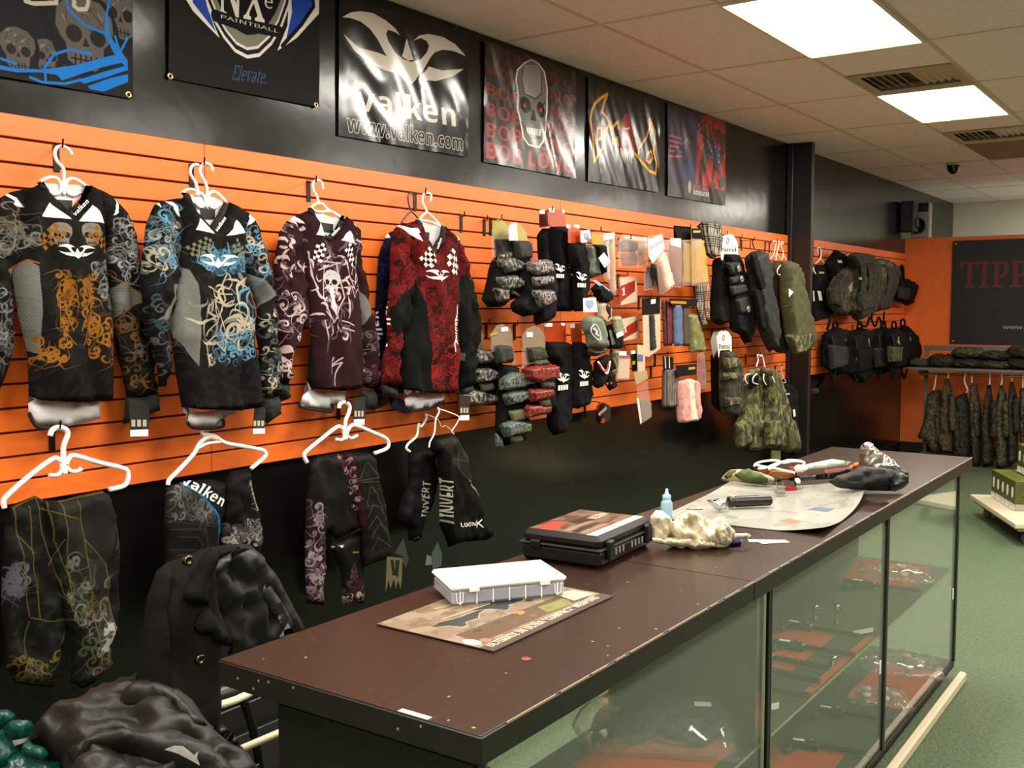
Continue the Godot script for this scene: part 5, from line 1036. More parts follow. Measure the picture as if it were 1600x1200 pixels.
# one hanging thing from rows of [kind, part name, crop, outline, material, offset, depth]: C swells like cloth, P is a plate, T a rod
func gear(called: String, category: String, label: String, d: float, parts: Array, group := "", text := []) -> Node3D:
	var b := q(parts[0][2], parts[0][3])[0]; var g := thing(called, label, category, wx(b.x, b.y, d), group); var sd := int(b.x * 3 + b.y)
	for s in parts:
		var P := q(s[2], s[3]); var off: float = s[5] if s.size() > 5 else 0.0; var m: Material = M[s[4]]
		if s[0] == "C" and s[1] == "pouch" and s[4].begins_with("camo_") and called == "pod_harness":
			var cc := Vector2.ZERO
			for x in P: cc += x / P.size()
			for x in P.size(): P[x] = cc + (P[x] - cc) * Vector2(1.12, 1.25)
		if s[0] == "C":
			var dp: float = s[6] if s.size() > 6 else 0.03
			cloth(g, s[1], P, d + off, dp, m, {"cell": 0.026 if dp > 0.05 else (0.018 if dp > 0.042 else 0.011), "rim": 0.008 if s[1] in ["pouch", "flap"] else maxf(0.008, dp * 0.42), "fold": 0.0 if s[1] == "pouch" else dp * 0.16, "freq": Vector2(16, 9), "sd": sd, "back": 0.5})
			sd += 1
		elif s[0] == "P": plate(g, s[1], P, d + off, s[6] if s.size() > 6 else 0.002, m)
		elif s[0] == "T": tubes(g, s[1], P, d + off, s[6] if s.size() > 6 else 0.003, m)
	for t in text: lettering(g, t[0], q(t[1], t[2]), d + t[3], M[t[4]], t[5] if t.size() > 5 else "Droid Sans")
	return g
func lettering(g: Node3D, s: String, a: PackedVector2Array, d: float, m: Material, font := "Droid Sans", bold := true) -> void:     # flat letters; a = lower left, lower right, upper left
	var gl := Pic.glyphs(s, font, bold); var mb := MB.new(); var bl := wx(a[0].x, a[0].y, d) - g.position; var br := wx(a[1].x, a[1].y, d) - g.position; var tl := wx(a[2].x, a[2].y, d) - g.position
	for T in gl[0]:
		var V := []
		for p in T:
			var k: Vector2 = (p - gl[1].position) / gl[1].size; V.append(bl + (br - bl) * k.x + (tl - bl) * k.y)
		if (V[1] - V[0]).cross(V[2] - V[0]).x > 0: mb.tri(V[0], V[1], V[2])
		else: mb.tri(V[0], V[2], V[1])
	obj("lettering", mb.mesh(), m, g)
func emblem(g: Node3D, K: String, x: float, y: float, wd: float, hg: float, d: float) -> void:     # small winged mark above a bar, as on the pads
	var mb := MB.new(); var c := q(K, [x, y])[0]; var w := wx(c.x, c.y, d) - g.position
	for a in VMARK:
		var P := PackedVector2Array()
		for i in range(0, a.size(), 2): P.append(Vector2((a[i] - 630.0) / 97.0 * wd / 2, (77.0 - a[i + 1] + (a[i] - 630.0) * 0.15) / 60.0 * hg / 2))
		mb.extr(P, 0.002, Transform3D(WALLB, w))
	for k in 4: mb.box(w + Vector3(0.001, -hg * 0.85, -wd * (-0.3 + 0.2 * k)), Vector3(0.002, hg * 0.4, wd * 0.14))
	obj("emblem", mb.mesh(), M.tag_white, g, "white emblem")

func pegs() -> void:
	gear_materials()
	var HG := "pod harnesses on cards"
	gear("pod_harness", "harness", "black pod harness with silver pouches under a yellow-green card", 0.20, [["C", "belt", "S1", [300,560, 330,540, 420,560, 560,560, 560,700, 545,930, 400,970, 380,1020, 250,1020, 200,960, 240,820, 275,640], "gear_black", -0.02, 0.05], ["P", "card", "S1", [290,300, 300,240, 345,195, 375,195, 420,235, 440,290, 435,385, 300,385], "card_yellow", 0.0], ["P", "sleeve", "S1", [290,300, 440,290, 440,385, 300,590, 288,590], "clear_bag", 0.004], ["C", "pad", "S1", [312,380, 465,378, 510,560, 330,575], "gear_dark", 0.0, 0.03],
		["C", "pouch", "S1", [345,575, 470,560, 580,620, 550,665, 410,690, 370,640], "camo_silver", 0.035, 0.035], ["C", "pouch", "S1", [350,520, 455,503, 480,550, 360,575], "camo_silver", 0.03, 0.02], ["C", "pouch", "S1", [330,750, 490,730, 550,770, 540,830, 400,850, 360,810], "camo_silver", 0.035, 0.035], ["C", "pouch", "S1", [305,850, 420,850, 415,945, 350,965], "camo_silver", 0.035, 0.03], ["C", "flap", "S1", [440,855, 490,850, 562,910, 545,925, 480,905], "olive", 0.04, 0.01]], HG)
	gear("pod_harness", "harness", "black pod harness with purple-tinted pouches under a white and yellow card", 0.26, [["C", "belt", "S1", [560,590, 650,575, 830,600, 860,850, 840,1010, 830,1150, 700,1190, 690,1090, 580,1110, 480,1060, 470,980, 560,900, 540,740], "gear_black", -0.02, 0.05], ["P", "card", "S1", [445,260, 480,230, 520,225, 535,395, 450,395], "tag_white", 0.0], ["P", "card", "S1", [520,225, 560,250, 610,320, 625,395, 535,395], "card_yellow", 0.0005], ["C", "pad", "S1", [490,395, 630,400, 650,580, 510,575], "gear_dark", 0.0, 0.03], ["C", "pouch", "S1", [630,600, 800,585, 825,690, 690,710, 640,680], "camo_purple", 0.035, 0.035], ["C", "pouch", "S1", [670,740, 820,730, 832,800, 690,822], "camo_purple", 0.035, 0.035], ["C", "pouch", "S1", [660,870, 830,870, 845,960, 740,1010, 690,930], "camo_purple", 0.035, 0.035]], HG)
	var PG := "padded sleeves in header bags"
	var g := gear("padded_sleeve", "pads", "black padded sleeves under the tall twin red-brown header card", 0.20, [["C", "sleeve", "S1", [720,340, 760,280, 840,280, 860,500, 880,640, 870,800, 850,1060, 760,1040, 750,700, 730,520], "gear_black", -0.05, 0.04], ["C", "sleeve", "S1", [835,265, 980,265, 1000,400, 1040,600, 1060,700, 1040,1060, 860,1060, 870,700, 845,500], "gear_black", 0.0, 0.045], ["P", "header_card", "S1", [730,115, 810,105, 820,260, 735,275], "tag_brown", -0.04], ["P", "header_card", "S1", [815,100, 970,105, 982,262, 830,265], "tag_orange", 0.01], ["P", "price_sticker", "S1", [735,110, 785,105, 785,145, 735,145], "tag_white", -0.036], ["P", "price_sticker", "S1", [825,90, 875,95, 875,130, 825,130], "tag_white", 0.013], ["P", "price_sticker", "S1", [945,105, 970,108, 970,135, 950,138], "tag_white", 0.013]], PG)
	emblem(g, "S1", 930, 650, 0.10, 0.05, 0.25); emblem(g, "S1", 1048, 650, 0.08, 0.05, 0.245)
	g = gear("padded_sleeve", "pads", "black padded sleeve under the single red-brown header card beside the white glove card", 0.27, [["C", "sleeve", "S1", [1000,415, 1120,415, 1150,560, 1170,740, 1150,900, 1140,1060, 1060,1060, 1050,900, 1060,700, 1010,560], "gear_black", 0.0, 0.045], ["P", "header_card", "S1", [1000,265, 1110,258, 1115,415, 1005,420], "tag_orange", 0.01], ["P", "price_sticker", "S1", [990,240, 1025,250, 1022,280, 990,278], "tag_white", 0.013], ["P", "price_sticker", "S1", [1060,245, 1110,250, 1108,280, 1060,272], "tag_white", 0.013]], PG); emblem(g, "S1", 1132, 730, 0.11, 0.055, 0.32)
	hook(783, 343, 0.22, "holding the yellow-green harness card"); hook(862, 329, 0.22, "holding the twin header cards")
	gear("pod_harness", "harness", "brown and grey camo pod harness partly hidden by the red jersey", 0.14, [["C", "belt", "S2", [110,320, 300,300, 320,600, 310,780, 60,790, 70,600], "gear_black", -0.02, 0.04], ["P", "card", "S2", [130,210, 158,155, 188,185, 190,305, 130,315], "card_grey", 0.0], ["C", "pouch", "S2", [120,315, 240,318, 300,350, 300,400, 200,420, 120,412], "camo_silver", 0.03, 0.035], ["C", "pouch", "S2", [110,480, 220,470, 310,505, 300,560, 120,580], "camo_silver", 0.03, 0.035], ["C", "flap", "S2", [150,592, 272,585, 292,655, 175,670], "olive", 0.035, 0.012], ["C", "pouch", "S2", [0,700, 100,660, 270,700, 280,750, 180,772, 0,760], "camo_silver", 0.03, 0.035]], HG)
	gear("pod_harness", "harness", "blue-grey camo pod harness with olive flaps, lowest hanging of the row", 0.22, [["C", "belt", "S2", [320,430, 440,440, 450,520, 560,530, 540,950, 500,1080, 380,1130, 310,1060, 300,980, 310,700], "gear_black", -0.02, 0.05], ["P", "card", "S2", [250,185, 300,105, 350,88, 420,125, 440,200, 440,262, 260,262], "card_grey", 0.0], ["P", "sleeve", "S2", [250,262, 442,258, 478,440, 440,440, 420,280, 260,330], "clear_bag", 0.004], ["P", "price_sticker", "S2", [340,120, 398,112, 402,148, 345,155], "tag_white", 0.004], ["P", "brand_strip", "S2", [250,170, 310,155, 312,175, 250,192], "card_yellow", 0.004], ["C", "ribbed_pad", "S2", [275,280, 330,262, 400,270, 430,420, 300,430], "olive_dark", 0.0, 0.03], ["C", "pouch", "S2", [350,560, 420,515, 560,515, 580,600, 420,640, 350,640], "camo_blue", 0.035, 0.04], ["C", "pouch", "S2", [365,690, 430,660, 560,660, 572,720, 400,772], "camo_blue", 0.035, 0.04], ["C", "flap", "S2", [400,830, 540,808, 552,900, 440,935], "olive_light", 0.045, 0.014], ["C", "pouch", "S2", [345,950, 420,920, 545,930, 545,1000, 380,1040], "camo_blue", 0.035, 0.04], ["C", "flap", "S2", [412,1050, 512,1030, 535,1088, 430,1105], "olive_light", 0.04, 0.012], ["C", "tail", "S2", [290,1005, 335,1060, 350,1150, 295,1150], "camo_blue", 0.0, 0.02]], HG)
	gear("pod_harness", "harness", "red camo pod harness with olive flaps on a pointed clear card", 0.26, [["C", "belt", "S2", [540,440, 700,410, 760,560, 770,780, 720,860, 560,880, 560,700], "gear_black", -0.02, 0.045], ["P", "card", "S2", [520,190, 560,130, 620,102, 670,122, 715,190, 718,280, 525,300], "card_grey", 0.0], ["P", "sleeve", "S2", [522,300, 718,280, 722,385, 640,400, 520,470], "clear_bag", 0.004], ["P", "price_sticker", "S2", [558,160, 610,158, 610,200, 560,202], "tag_white", 0.004], ["C", "pad", "S2", [552,290, 680,280, 720,395, 570,425], "olive_dark", 0.0, 0.03], ["C", "flap", "S2", [610,405, 730,390, 752,430, 640,448], "olive", 0.03, 0.012], ["C", "pouch", "S2", [545,475, 620,455, 780,450, 782,550, 640,572, 560,545], "camo_red", 0.035, 0.04], ["C", "flap", "S2", [668,580, 780,566, 806,630, 700,642], "olive", 0.05, 0.012], ["C", "pouch", "S2", [580,650, 740,640, 760,700, 600,742], "camo_red", 0.035, 0.035], ["C", "flap", "S2", [655,740, 750,720, 772,788, 680,802], "olive", 0.045, 0.012], ["C", "pouch", "S2", [560,785, 740,790, 725,850, 562,878], "camo_red", 0.03, 0.03]], HG)
	g = gear("padded_sleeve", "pads", "long black padded sleeve under the wide orange header card of the lower row", 0.22, [["C", "sleeve", "S2", [720,240, 890,240, 905,440, 920,560, 905,700, 895,900, 860,1020, 790,1040, 745,980, 740,800, 780,620, 790,450, 725,380], "gear_black", 0.0, 0.05], ["P", "header_card", "S2", [705,80, 890,78, 895,238, 720,240], "tag_orange", 0.01], ["P", "price_sticker", "S2", [708,82, 778,80, 778,112, 710,112], "tag_white", 0.013], ["P", "price_sticker", "S2", [850,78, 888,82, 880,108, 855,100], "tag_white", 0.013]], PG); emblem(g, "S2", 870, 540, 0.13, 0.065, 0.275)
	g = gear("padded_sleeve", "pads", "black padded sleeve under the narrow orange header card beside the grey glove", 0.26, [["C", "sleeve", "S2", [945,245, 1035,240, 1060,400, 1085,520, 1075,740, 1060,780, 1000,812, 930,800, 935,650, 945,500], "gear_black", 0.0, 0.045], ["P", "header_card", "S2", [932,88, 1028,78, 1030,240, 942,246], "tag_orange", 0.01], ["P", "price_sticker", "S2", [932,88, 968,85, 970,122, 935,122], "tag_white", 0.013]], PG); emblem(g, "S2", 1050, 515, 0.11, 0.06, 0.31)
	# gloves
	var GG := "gloves on cards"
	gear("glove", "glove", "grey-green padded glove under a small white and blue shield card, top row", 0.30, [["C", "hand", "S3", [212,350, 290,348, 330,450, 372,620, 350,670, 250,680, 235,620, 250,500], "glove_grey", 0.0, 0.04], ["C", "cuff", "S3", [240,670, 370,640, 385,665, 290,702, 245,690], "gear_dark", 0.01, 0.03], ["P", "card", "S3", [180,210, 270,190, 295,325, 185,328], "tag_white", 0.01], ["P", "shield", "S3", [215,225, 265,222, 270,270, 245,302, 220,275], "blue_card", 0.013]], GG)
	gear("glove", "glove", "black glove under a yellow card with a tilted white price tag", 0.33, [["C", "hand", "S3", [300,340, 410,348, 420,560, 400,680, 380,620, 330,450], "gear_black", 0.0, 0.035], ["P", "card", "S3", [295,232, 410,238, 410,350, 300,345], "card_gold", 0.01], ["P", "price_tag", "S3", [422,430, 490,520, 430,590, 365,490], "tag_white", 0.04]], GG)
	gear("glove", "glove", "black gloves hanging under a folded blue and violet card", 0.30, [["C", "hand", "S3", [280,810, 340,750, 480,845, 470,930, 420,970, 350,935, 330,880], "gear_black", 0.0, 0.035], ["P", "card", "S3", [300,725, 335,715, 485,820, 470,850, 330,745], "blue_card", 0.03], ["C", "fingers", "S3", [345,965, 400,940, 470,1000, 472,1140, 420,1190, 340,1120], "tan", 0.0, 0.03], ["C", "finger", "S3", [430,960, 475,985, 480,1090, 450,1150], "gear_dark", 0.02, 0.02]], GG)
	gear("glove", "glove", "large grey glove with a white oval emblem on its back", 0.34, [["C", "hand", "S4", [190,60, 220,18, 330,25, 350,70, 380,120, 388,200, 402,300, 400,350, 260,352, 235,300, 230,220, 190,160], "glove_grey", 0.0, 0.045], ["C", "cuff", "S4", [235,355, 400,350, 402,385, 320,420, 245,420], "gear_dark", 0.0, 0.035], ["P", "card", "S3", [205,905, 338,900, 355,1050, 210,1052], "tag_white", 0.01], ["P", "shield", "S3", [235,930, 310,925, 318,975, 280,1020, 240,980], "blue_card", 0.013], ["T", "emblem_ring", "S4", [300,112, 275,150, 285,200, 325,245, 362,265, 370,220, 355,160, 325,115, 300,112], "tag_white", 0.047, 0.003], ["T", "emblem_bar", "S4", [298,150, 330,180, 320,200, 350,220], "tag_white", 0.048, 0.005]], GG)
	gear("glove", "glove", "black gloves with a red and white chevron, below the grey glove", 0.32, [["C", "hand", "S4", [310,470, 360,430, 420,400, 465,480, 470,560, 420,580, 390,640, 340,740, 300,720, 310,600], "gear_black", 0.0, 0.04], ["C", "hand", "S4", [410,590, 470,570, 500,720, 455,762, 410,690], "gear_black", 0.01, 0.03], ["T", "chevron", "S4", [345,478, 385,540, 432,590, 462,470], "tag_white", 0.045, 0.006], ["T", "chevron", "S4", [350,495, 385,560, 428,560, 445,500], "red", 0.045, 0.007], ["C", "fingertip", "S4", [415,680, 440,680, 445,710, 425,720], "red", 0.035, 0.01], ["C", "fingertip", "S4", [455,680, 480,670, 495,700, 470,715], "red", 0.035, 0.01]], GG)
	gear("glove", "glove", "plain black gloves beside the red and tan packet", 0.28, [["C", "hand", "S4", [400,125, 490,92, 545,200, 558,250, 550,345, 430,350, 410,250], "gear_black", 0.0, 0.035], ["P", "print", "S4", [450,165, 475,160, 512,300, 480,310], "glove_grey", 0.036]], GG)
	# packets and bags
	var BG := "small bagged accessories"
	gear("accessory_bag", "packet", "tall clear packet of pinkish tubes beside the tilted price tag", 0.30, [["P", "bag", "S3", [412,250, 450,230, 530,222, 552,880, 490,870, 480,760, 420,700], "clear_bag", 0.012], ["C", "tube", "S3", [425,290, 460,270, 480,740, 440,720], "pale_packet", -0.008, 0.015], ["C", "tube", "S3", [480,270, 520,260, 540,850, 500,860], "tan", -0.008, 0.015], ["P", "card", "S3", [415,235, 535,220, 530,285, 420,305], "tag_white", 0.014]], BG)
	gear("accessory_bag", "packet", "clear bag with a rolled dark purple cloth on top", 0.24, [["P", "bag", "S3", [565,310, 620,240, 890,268, 880,560, 780,590, 570,582], "clear_bag", 0.03], ["C", "cloth_roll", "S3", [590,315, 660,295, 740,315, 745,430, 600,425], "purple_cloth", 0.0, 0.025], ["C", "lower_cloth", "S3", [600,440, 760,430, 770,570, 610,575], "brown_cloth", 0.0, 0.012], ["P", "card", "S3", [640,265, 870,280, 860,320, 640,290], "pale_packet", 0.004], ["C", "second_roll", "S3", [770,330, 865,320, 865,540, 790,570], "tan", 0.0, 0.012]], BG)
	for s in [["red and cream packet marked with a figure one, below the purple cloth bag", "S3", [570,690, 745,680, 755,940, 585,980], [575,790, 745,720, 748,830, 582,960], [610,880, 650,870, 610,800]], ["second red and cream packet, behind the plain black gloves", "S4", [545,60, 730,20, 735,240, 570,270], [560,170, 730,60, 732,170, 570,265], [600,190, 630,178, 598,130]]]:
		gear("packet", "packet", s[0], 0.20, [["P", "pouch", s[1], s[2], "pale_packet", 0.0, 0.012], ["P", "band", s[1], s[3], "red_packet", 0.0125, 0.001]], "red and cream packets", [["1", s[1], s[4], 0.0145, "tag_white", "Droid Serif"]])
	gear("swab_bag", "packet", "long clear bag with a big white handwritten label and dark tube", 0.30, [["P", "bag", "S3", [880,262, 1030,235, 1060,330, 1150,780, 1040,860, 1000,860, 970,560, 890,480], "clear_bag", 0.03], ["P", "label", "S3", [880,300, 1025,240, 1055,390, 930,545, 890,470], "tag_white", 0.034], ["C", "tube", "S3", [905,550, 980,560, 1050,850, 1005,858], "olive_dark", 0.0, 0.025], ["C", "swab", "S3", [980,500, 1040,420, 1140,770, 1060,830], "cream_yarn", 0.0, 0.022]], BG, [["Rosheed", "S3", [905,405, 1040,330, 900,360], 0.0365, "blue_dark", "Droid Serif"]])
	gear("swab_bag", "packet", "short clear bag with brown tube left of the handwritten label", 0.25, [["P", "bag", "S3", [840,560, 960,560, 982,810, 838,830], "clear_bag", 0.025], ["C", "tube", "S3", [870,580, 920,575, 930,800, 850,810], "brown_cloth", 0.0, 0.02]], BG)
	gear("swab_bag", "packet", "clear bag of grey fleece right of the handwritten label", 0.27, [["P", "bag", "S3", [1060,295, 1225,288, 1238,560, 1225,800, 1150,790, 1100,600], "clear_bag", 0.035], ["C", "fleece", "S3", [1110,320, 1215,310, 1220,560, 1200,780, 1150,770, 1110,560], "grey_fur", 0.0, 0.028], ["P", "card", "S3", [1115,280, 1225,285, 1225,380, 1120,350], "tag_white", 0.03]], BG)
	gear("swab_bag", "packet", "yellow fleece swabs in a bag under a black header, left one", 0.24, [["C", "swab", "S3", [1240,325, 1330,312, 1322,560, 1312,760, 1242,770], "yellow_swab", 0.0, 0.03], ["P", "header_card", "S3", [1150,155, 1220,180, 1330,172, 1325,300, 1190,305], "gear_black", 0.025], ["P", "bag", "S3", [1232,300, 1335,295, 1325,775, 1236,785], "clear_bag", 0.034]], BG)
	gear("swab_bag", "packet", "yellow fleece swabs in a bag under a black and yellow header, right one", 0.28, [["C", "swab", "S3", [1335,295, 1430,295, 1480,760, 1340,770], "yellow_swab", 0.0, 0.03], ["P", "header_card", "S3", [1335,180, 1440,180, 1440,292, 1340,296], "gear_black", 0.025], ["P", "print", "S3", [1350,200, 1430,200, 1425,225, 1352,225], "card_yellow", 0.028], ["P", "bag", "S3", [1330,285, 1440,290, 1488,770, 1338,780], "clear_bag", 0.034]], BG)
	for k in 5: gear("black_pouch", "packet", ["thin black pouch, leftmost of the five above the yellow swabs", "thin black pouch, second of the five above the yellow swabs", "thin black pouch, middle of the five above the yellow swabs", "thin black pouch, fourth of the five above the yellow swabs", "thin black pouch nearest the black and yellow header"][k], 0.12 + 0.028 * k, [["P", "pouch", "S3", [1148 + k * 34, 150 + k * 3, 1180 + k * 34, 152 + k * 3, 1184 + k * 34, 290, 1152 + k * 34, 286], "gear_black", 0.0, 0.010]], "thin black pouches")
	gear("scarf", "scarf", "folded black and white checked scarf at the top of the last pegs", 0.26, [["C", "fold", "S3", [1385,165, 1440,110, 1600,118, 1602,330, 1590,400, 1560,500, 1520,485, 1470,430, 1455,200], "check_black", 0.0, 0.05], ["C", "fold", "S3", [1440,110, 1520,115, 1540,300, 1560,500, 1500,450, 1460,260], "check_black", 0.025, 0.04]], "checked scarves")
	gear("scarf", "scarf", "hanging tip of a black and white checked scarf below the yellow swabs", 0.20, [["C", "fold", "S3", [1325,560, 1425,560, 1432,1000, 1480,1200, 1440,1195, 1380,1010], "check_black", 0.0, 0.025]], "checked scarves")
	gear("scarf", "scarf", "pinkish checked scarf tip beside the black and white one", 0.16, [["C", "fold", "S3", [1425,560, 1480,560, 1502,780, 1500,1150, 1472,1110], "check_pink", 0.0, 0.025]], "checked scarves")
	gear("squeegee_pack", "packet", "white blister pack with black rods on a dark header, middle row", 0.26, [["P", "card", "-", [1003,468, 1031,465, 1031,545, 1012,558, 1005,555], "pale_packet", 0.0, 0.004], ["P", "header_card", "-", [1003,467, 1031,464, 1031,490, 1003,492], "gear_black", 0.005], ["C", "rod", "-", [1014,492, 1021,491, 1024,545, 1016,548], "gear_dark", 0.005, 0.012], ["P", "price_sticker", "-", [1017,468, 1024,467, 1024,474, 1017,475], "tag_white", 0.008]], BG)
	var nb := "headbands in the middle row"
	gear("headband", "headband", "dark red striped headband hanging beside the white blister pack", 0.24, [["C", "band", "-", [1034,470, 1050,468, 1050,540, 1037,541], "maroon_stripe", 0.0, 0.015], ["T", "stripe", "-", [1041,470, 1043,540], "gear_black", 0.016, 0.004]], nb)
	gear("headband", "headband", "pale blue printed headband under the dark header card", 0.26, [["C", "band", "-", [1052,476, 1064,474, 1065,540, 1053,541], "blue_print", 0.0, 0.015], ["P", "header_card", "-", [1045,466, 1090,468, 1088,479, 1050,479], "gear_black", 0.012], ["P", "print", "-", [1048,470, 1072,471, 1072,475, 1048,474], "card_gold", 0.015]], nb)
	gear("headband", "headband", "dull brown headband right of the pale blue one", 0.25, [["C", "band", "-", [1065,478, 1075,477, 1076,541, 1066,541], "brown_cloth", 0.0, 0.014]], nb)
	gear("accessory_bag", "packet", "slanting green glossy bag beside the scarf tip", 0.25, [["C", "bag", "S4", [1210,0, 1290,0, 1345,180, 1382,350, 1360,380, 1252,382, 1240,250], "green_bag", 0.0, 0.03]], BG)
	gear("accessory_bag", "packet", "camo packet with white barcode label above the plain black gloves", 0.33, [["C", "packet", "S4", [480,30, 555,20, 600,180, 530,240, 500,180], "camo_pale", 0.0, 0.014], ["P", "barcode", "S4", [520,195, 588,172, 596,210, 530,242], "tag_white", 0.016]], BG)
	gear("accessory_bag", "packet", "camo packet beside the chevron gloves", 0.25, [["C", "packet", "S4", [470,360, 545,358, 546,580, 482,592], "camo_pale", 0.0, 0.014]], BG)
	gear("accessory_bag", "packet", "clear plastic case with a white sticker, lower row", 0.27, [["P", "case", "S4", [545,370, 660,420, 650,650, 520,650], "clear_bag", 0.016], ["P", "insert", "S4", [548,440, 650,450, 640,640, 530,640], "pale_packet", 0.0, 0.006], ["P", "price_sticker", "S4", [548,370, 622,372, 622,415, 548,412], "tag_white", 0.019]], BG)
	gear("accessory_bag", "packet", "black blister card with small yellow prints, lower row", 0.24, [["P", "card", "S4", [665,370, 722,362, 722,562, 680,572], "gear_black", 0.0, 0.006], ["P", "print", "S4", [682,470, 710,465, 710,500, 682,505], "card_yellow", 0.007], ["P", "price_sticker", "S4", [668,368, 715,362, 715,395, 668,398], "tag_white", 0.007]], BG)
	gear("accessory_bag", "packet", "whitish printed card packet right of the black blister card", 0.26, [["P", "card", "S4", [725,305, 800,320, 800,560, 730,580], "pale_packet", 0.0, 0.006], ["P", "print", "S4", [735,400, 785,410, 785,470, 735,465], "blue_print", 0.007], ["P", "card_end", "S4", [690,582, 820,560, 832,640, 715,702], "tan", 0.008, 0.003]], BG)
	gear("accessory_bag", "packet", "long clear strip bag ending in a folded grey sheet below the slatwall", 0.24, [["P", "bag", "S4", [720,690, 832,660, 872,1020, 760,1095, 735,900], "clear_bag", 0.012], ["C", "sheet", "S4", [735,850, 770,815, 855,870, 868,1020, 765,1090], "glove_grey", -0.006, 0.012], ["P", "edge", "S4", [722,830, 745,840, 775,1070, 760,1090, 740,960], "tag_white", 0.008]], BG)
	gear("swab_bundle", "packet", "bundle of thin striped grey swabs under a striped black header", 0.26, [["C", "bundle", "S4", [985,545, 1108,538, 1125,920, 980,926], "stripes", 0.0, 0.03], ["P", "header_card", "S4", [978,420, 1082,428, 1088,545, 985,550], "gear_black", 0.02], ["T", "wire", "S4", [1005,425, 1010,540], "tag_white", 0.024], ["T", "wire", "S4", [1045,428, 1050,540], "tag_white", 0.024]], BG)
	gear("yarn_swabs", "packet", "pink and cream yarn swabs hanging under a black header card", 0.28, [["P", "header_card", "S4", [1105,510, 1318,498, 1308,602, 1125,626], "gear_black", 0.03], ["P", "print", "S4", [1235,530, 1300,524, 1300,548, 1235,556], "card_yellow", 0.033], ["C", "swab", "S4", [1115,670, 1190,640, 1215,900, 1215,1080, 1135,1075, 1120,900], "pink_yarn", 0.0, 0.035], ["C", "swab", "S4", [1195,640, 1250,640, 1270,900, 1300,1060, 1215,1070, 1205,900], "cream_yarn", 0.005, 0.035], ["C", "swab", "S4", [1245,650, 1308,660, 1330,950, 1320,1040, 1290,1065, 1262,900], "pink_yarn", 0.0, 0.035]], BG)
	gear("accessory_bag", "packet", "narrow clear packet of reddish tubes at the end of the lower row", 0.20, [["P", "bag", "S4", [1320,395, 1390,382, 1412,740, 1320,745], "clear_bag", 0.014], ["C", "tube", "S4", [1330,420, 1370,415, 1390,735, 1335,735], "rust", -0.01, 0.014], ["C", "tube", "S4", [1372,410, 1392,405, 1408,730, 1392,735], "glove_grey", -0.01, 0.012]], BG)
	gear("lens_pouch", "pouch", "small round red and black pouch dangling below the chevron gloves", 0.09, [["C", "pouch", "S4", [335,940, 362,890, 415,885, 438,920, 430,960, 440,1040, 400,1095, 345,1090, 330,1020], "gear_dark", 0.0, 0.03], ["T", "rim", "S4", [335,965, 345,910, 380,886, 420,895, 436,930, 415,970, 350,1010], "red", 0.02, 0.006], ["T", "cord", "S4", [385,890, 330,870, 250,868], "gear_black", 0.0, 0.003], ["P", "patch", "S4", [385,1030, 415,1040, 405,1085, 365,1078], "tag_orange", 0.031], ["P", "strip", "S4", [345,985, 425,915, 428,945, 352,1010], "pale_packet", 0.03]], "")
	for s in [[938, 361, 0.32, "holding the white and yellow glove cards"], [985, 373, 0.26, "holding the purple cloth bag"], [1078, 356, 0.26, "holding the yellow swab bags"], [980, 430, 0.21, "holding the first red and cream packet"], [1017, 465, 0.27, "holding the white blister pack"], [1042, 555, 0.27, "holding the striped swab bundle"], [975, 545, 0.28, "holding the clear case of the lower row"], [922, 463, 0.35, "holding the large grey glove"]]: hook(s[0], s[1], s[2], s[3])
	for s in [[725, 338, "left of the empty pair beside the red jersey"], [761, 344, "right of the empty pair beside the red jersey"], [808, 508, "empty between the two lower harness cards"], [764, 506, "empty above the hidden camo harness"], [1021, 573, "empty, left of the striped swab bundle"], [918, 632, "empty at the bottom edge by the round pouch"]]: hook(s[0], s[1], 0.10, s[2])

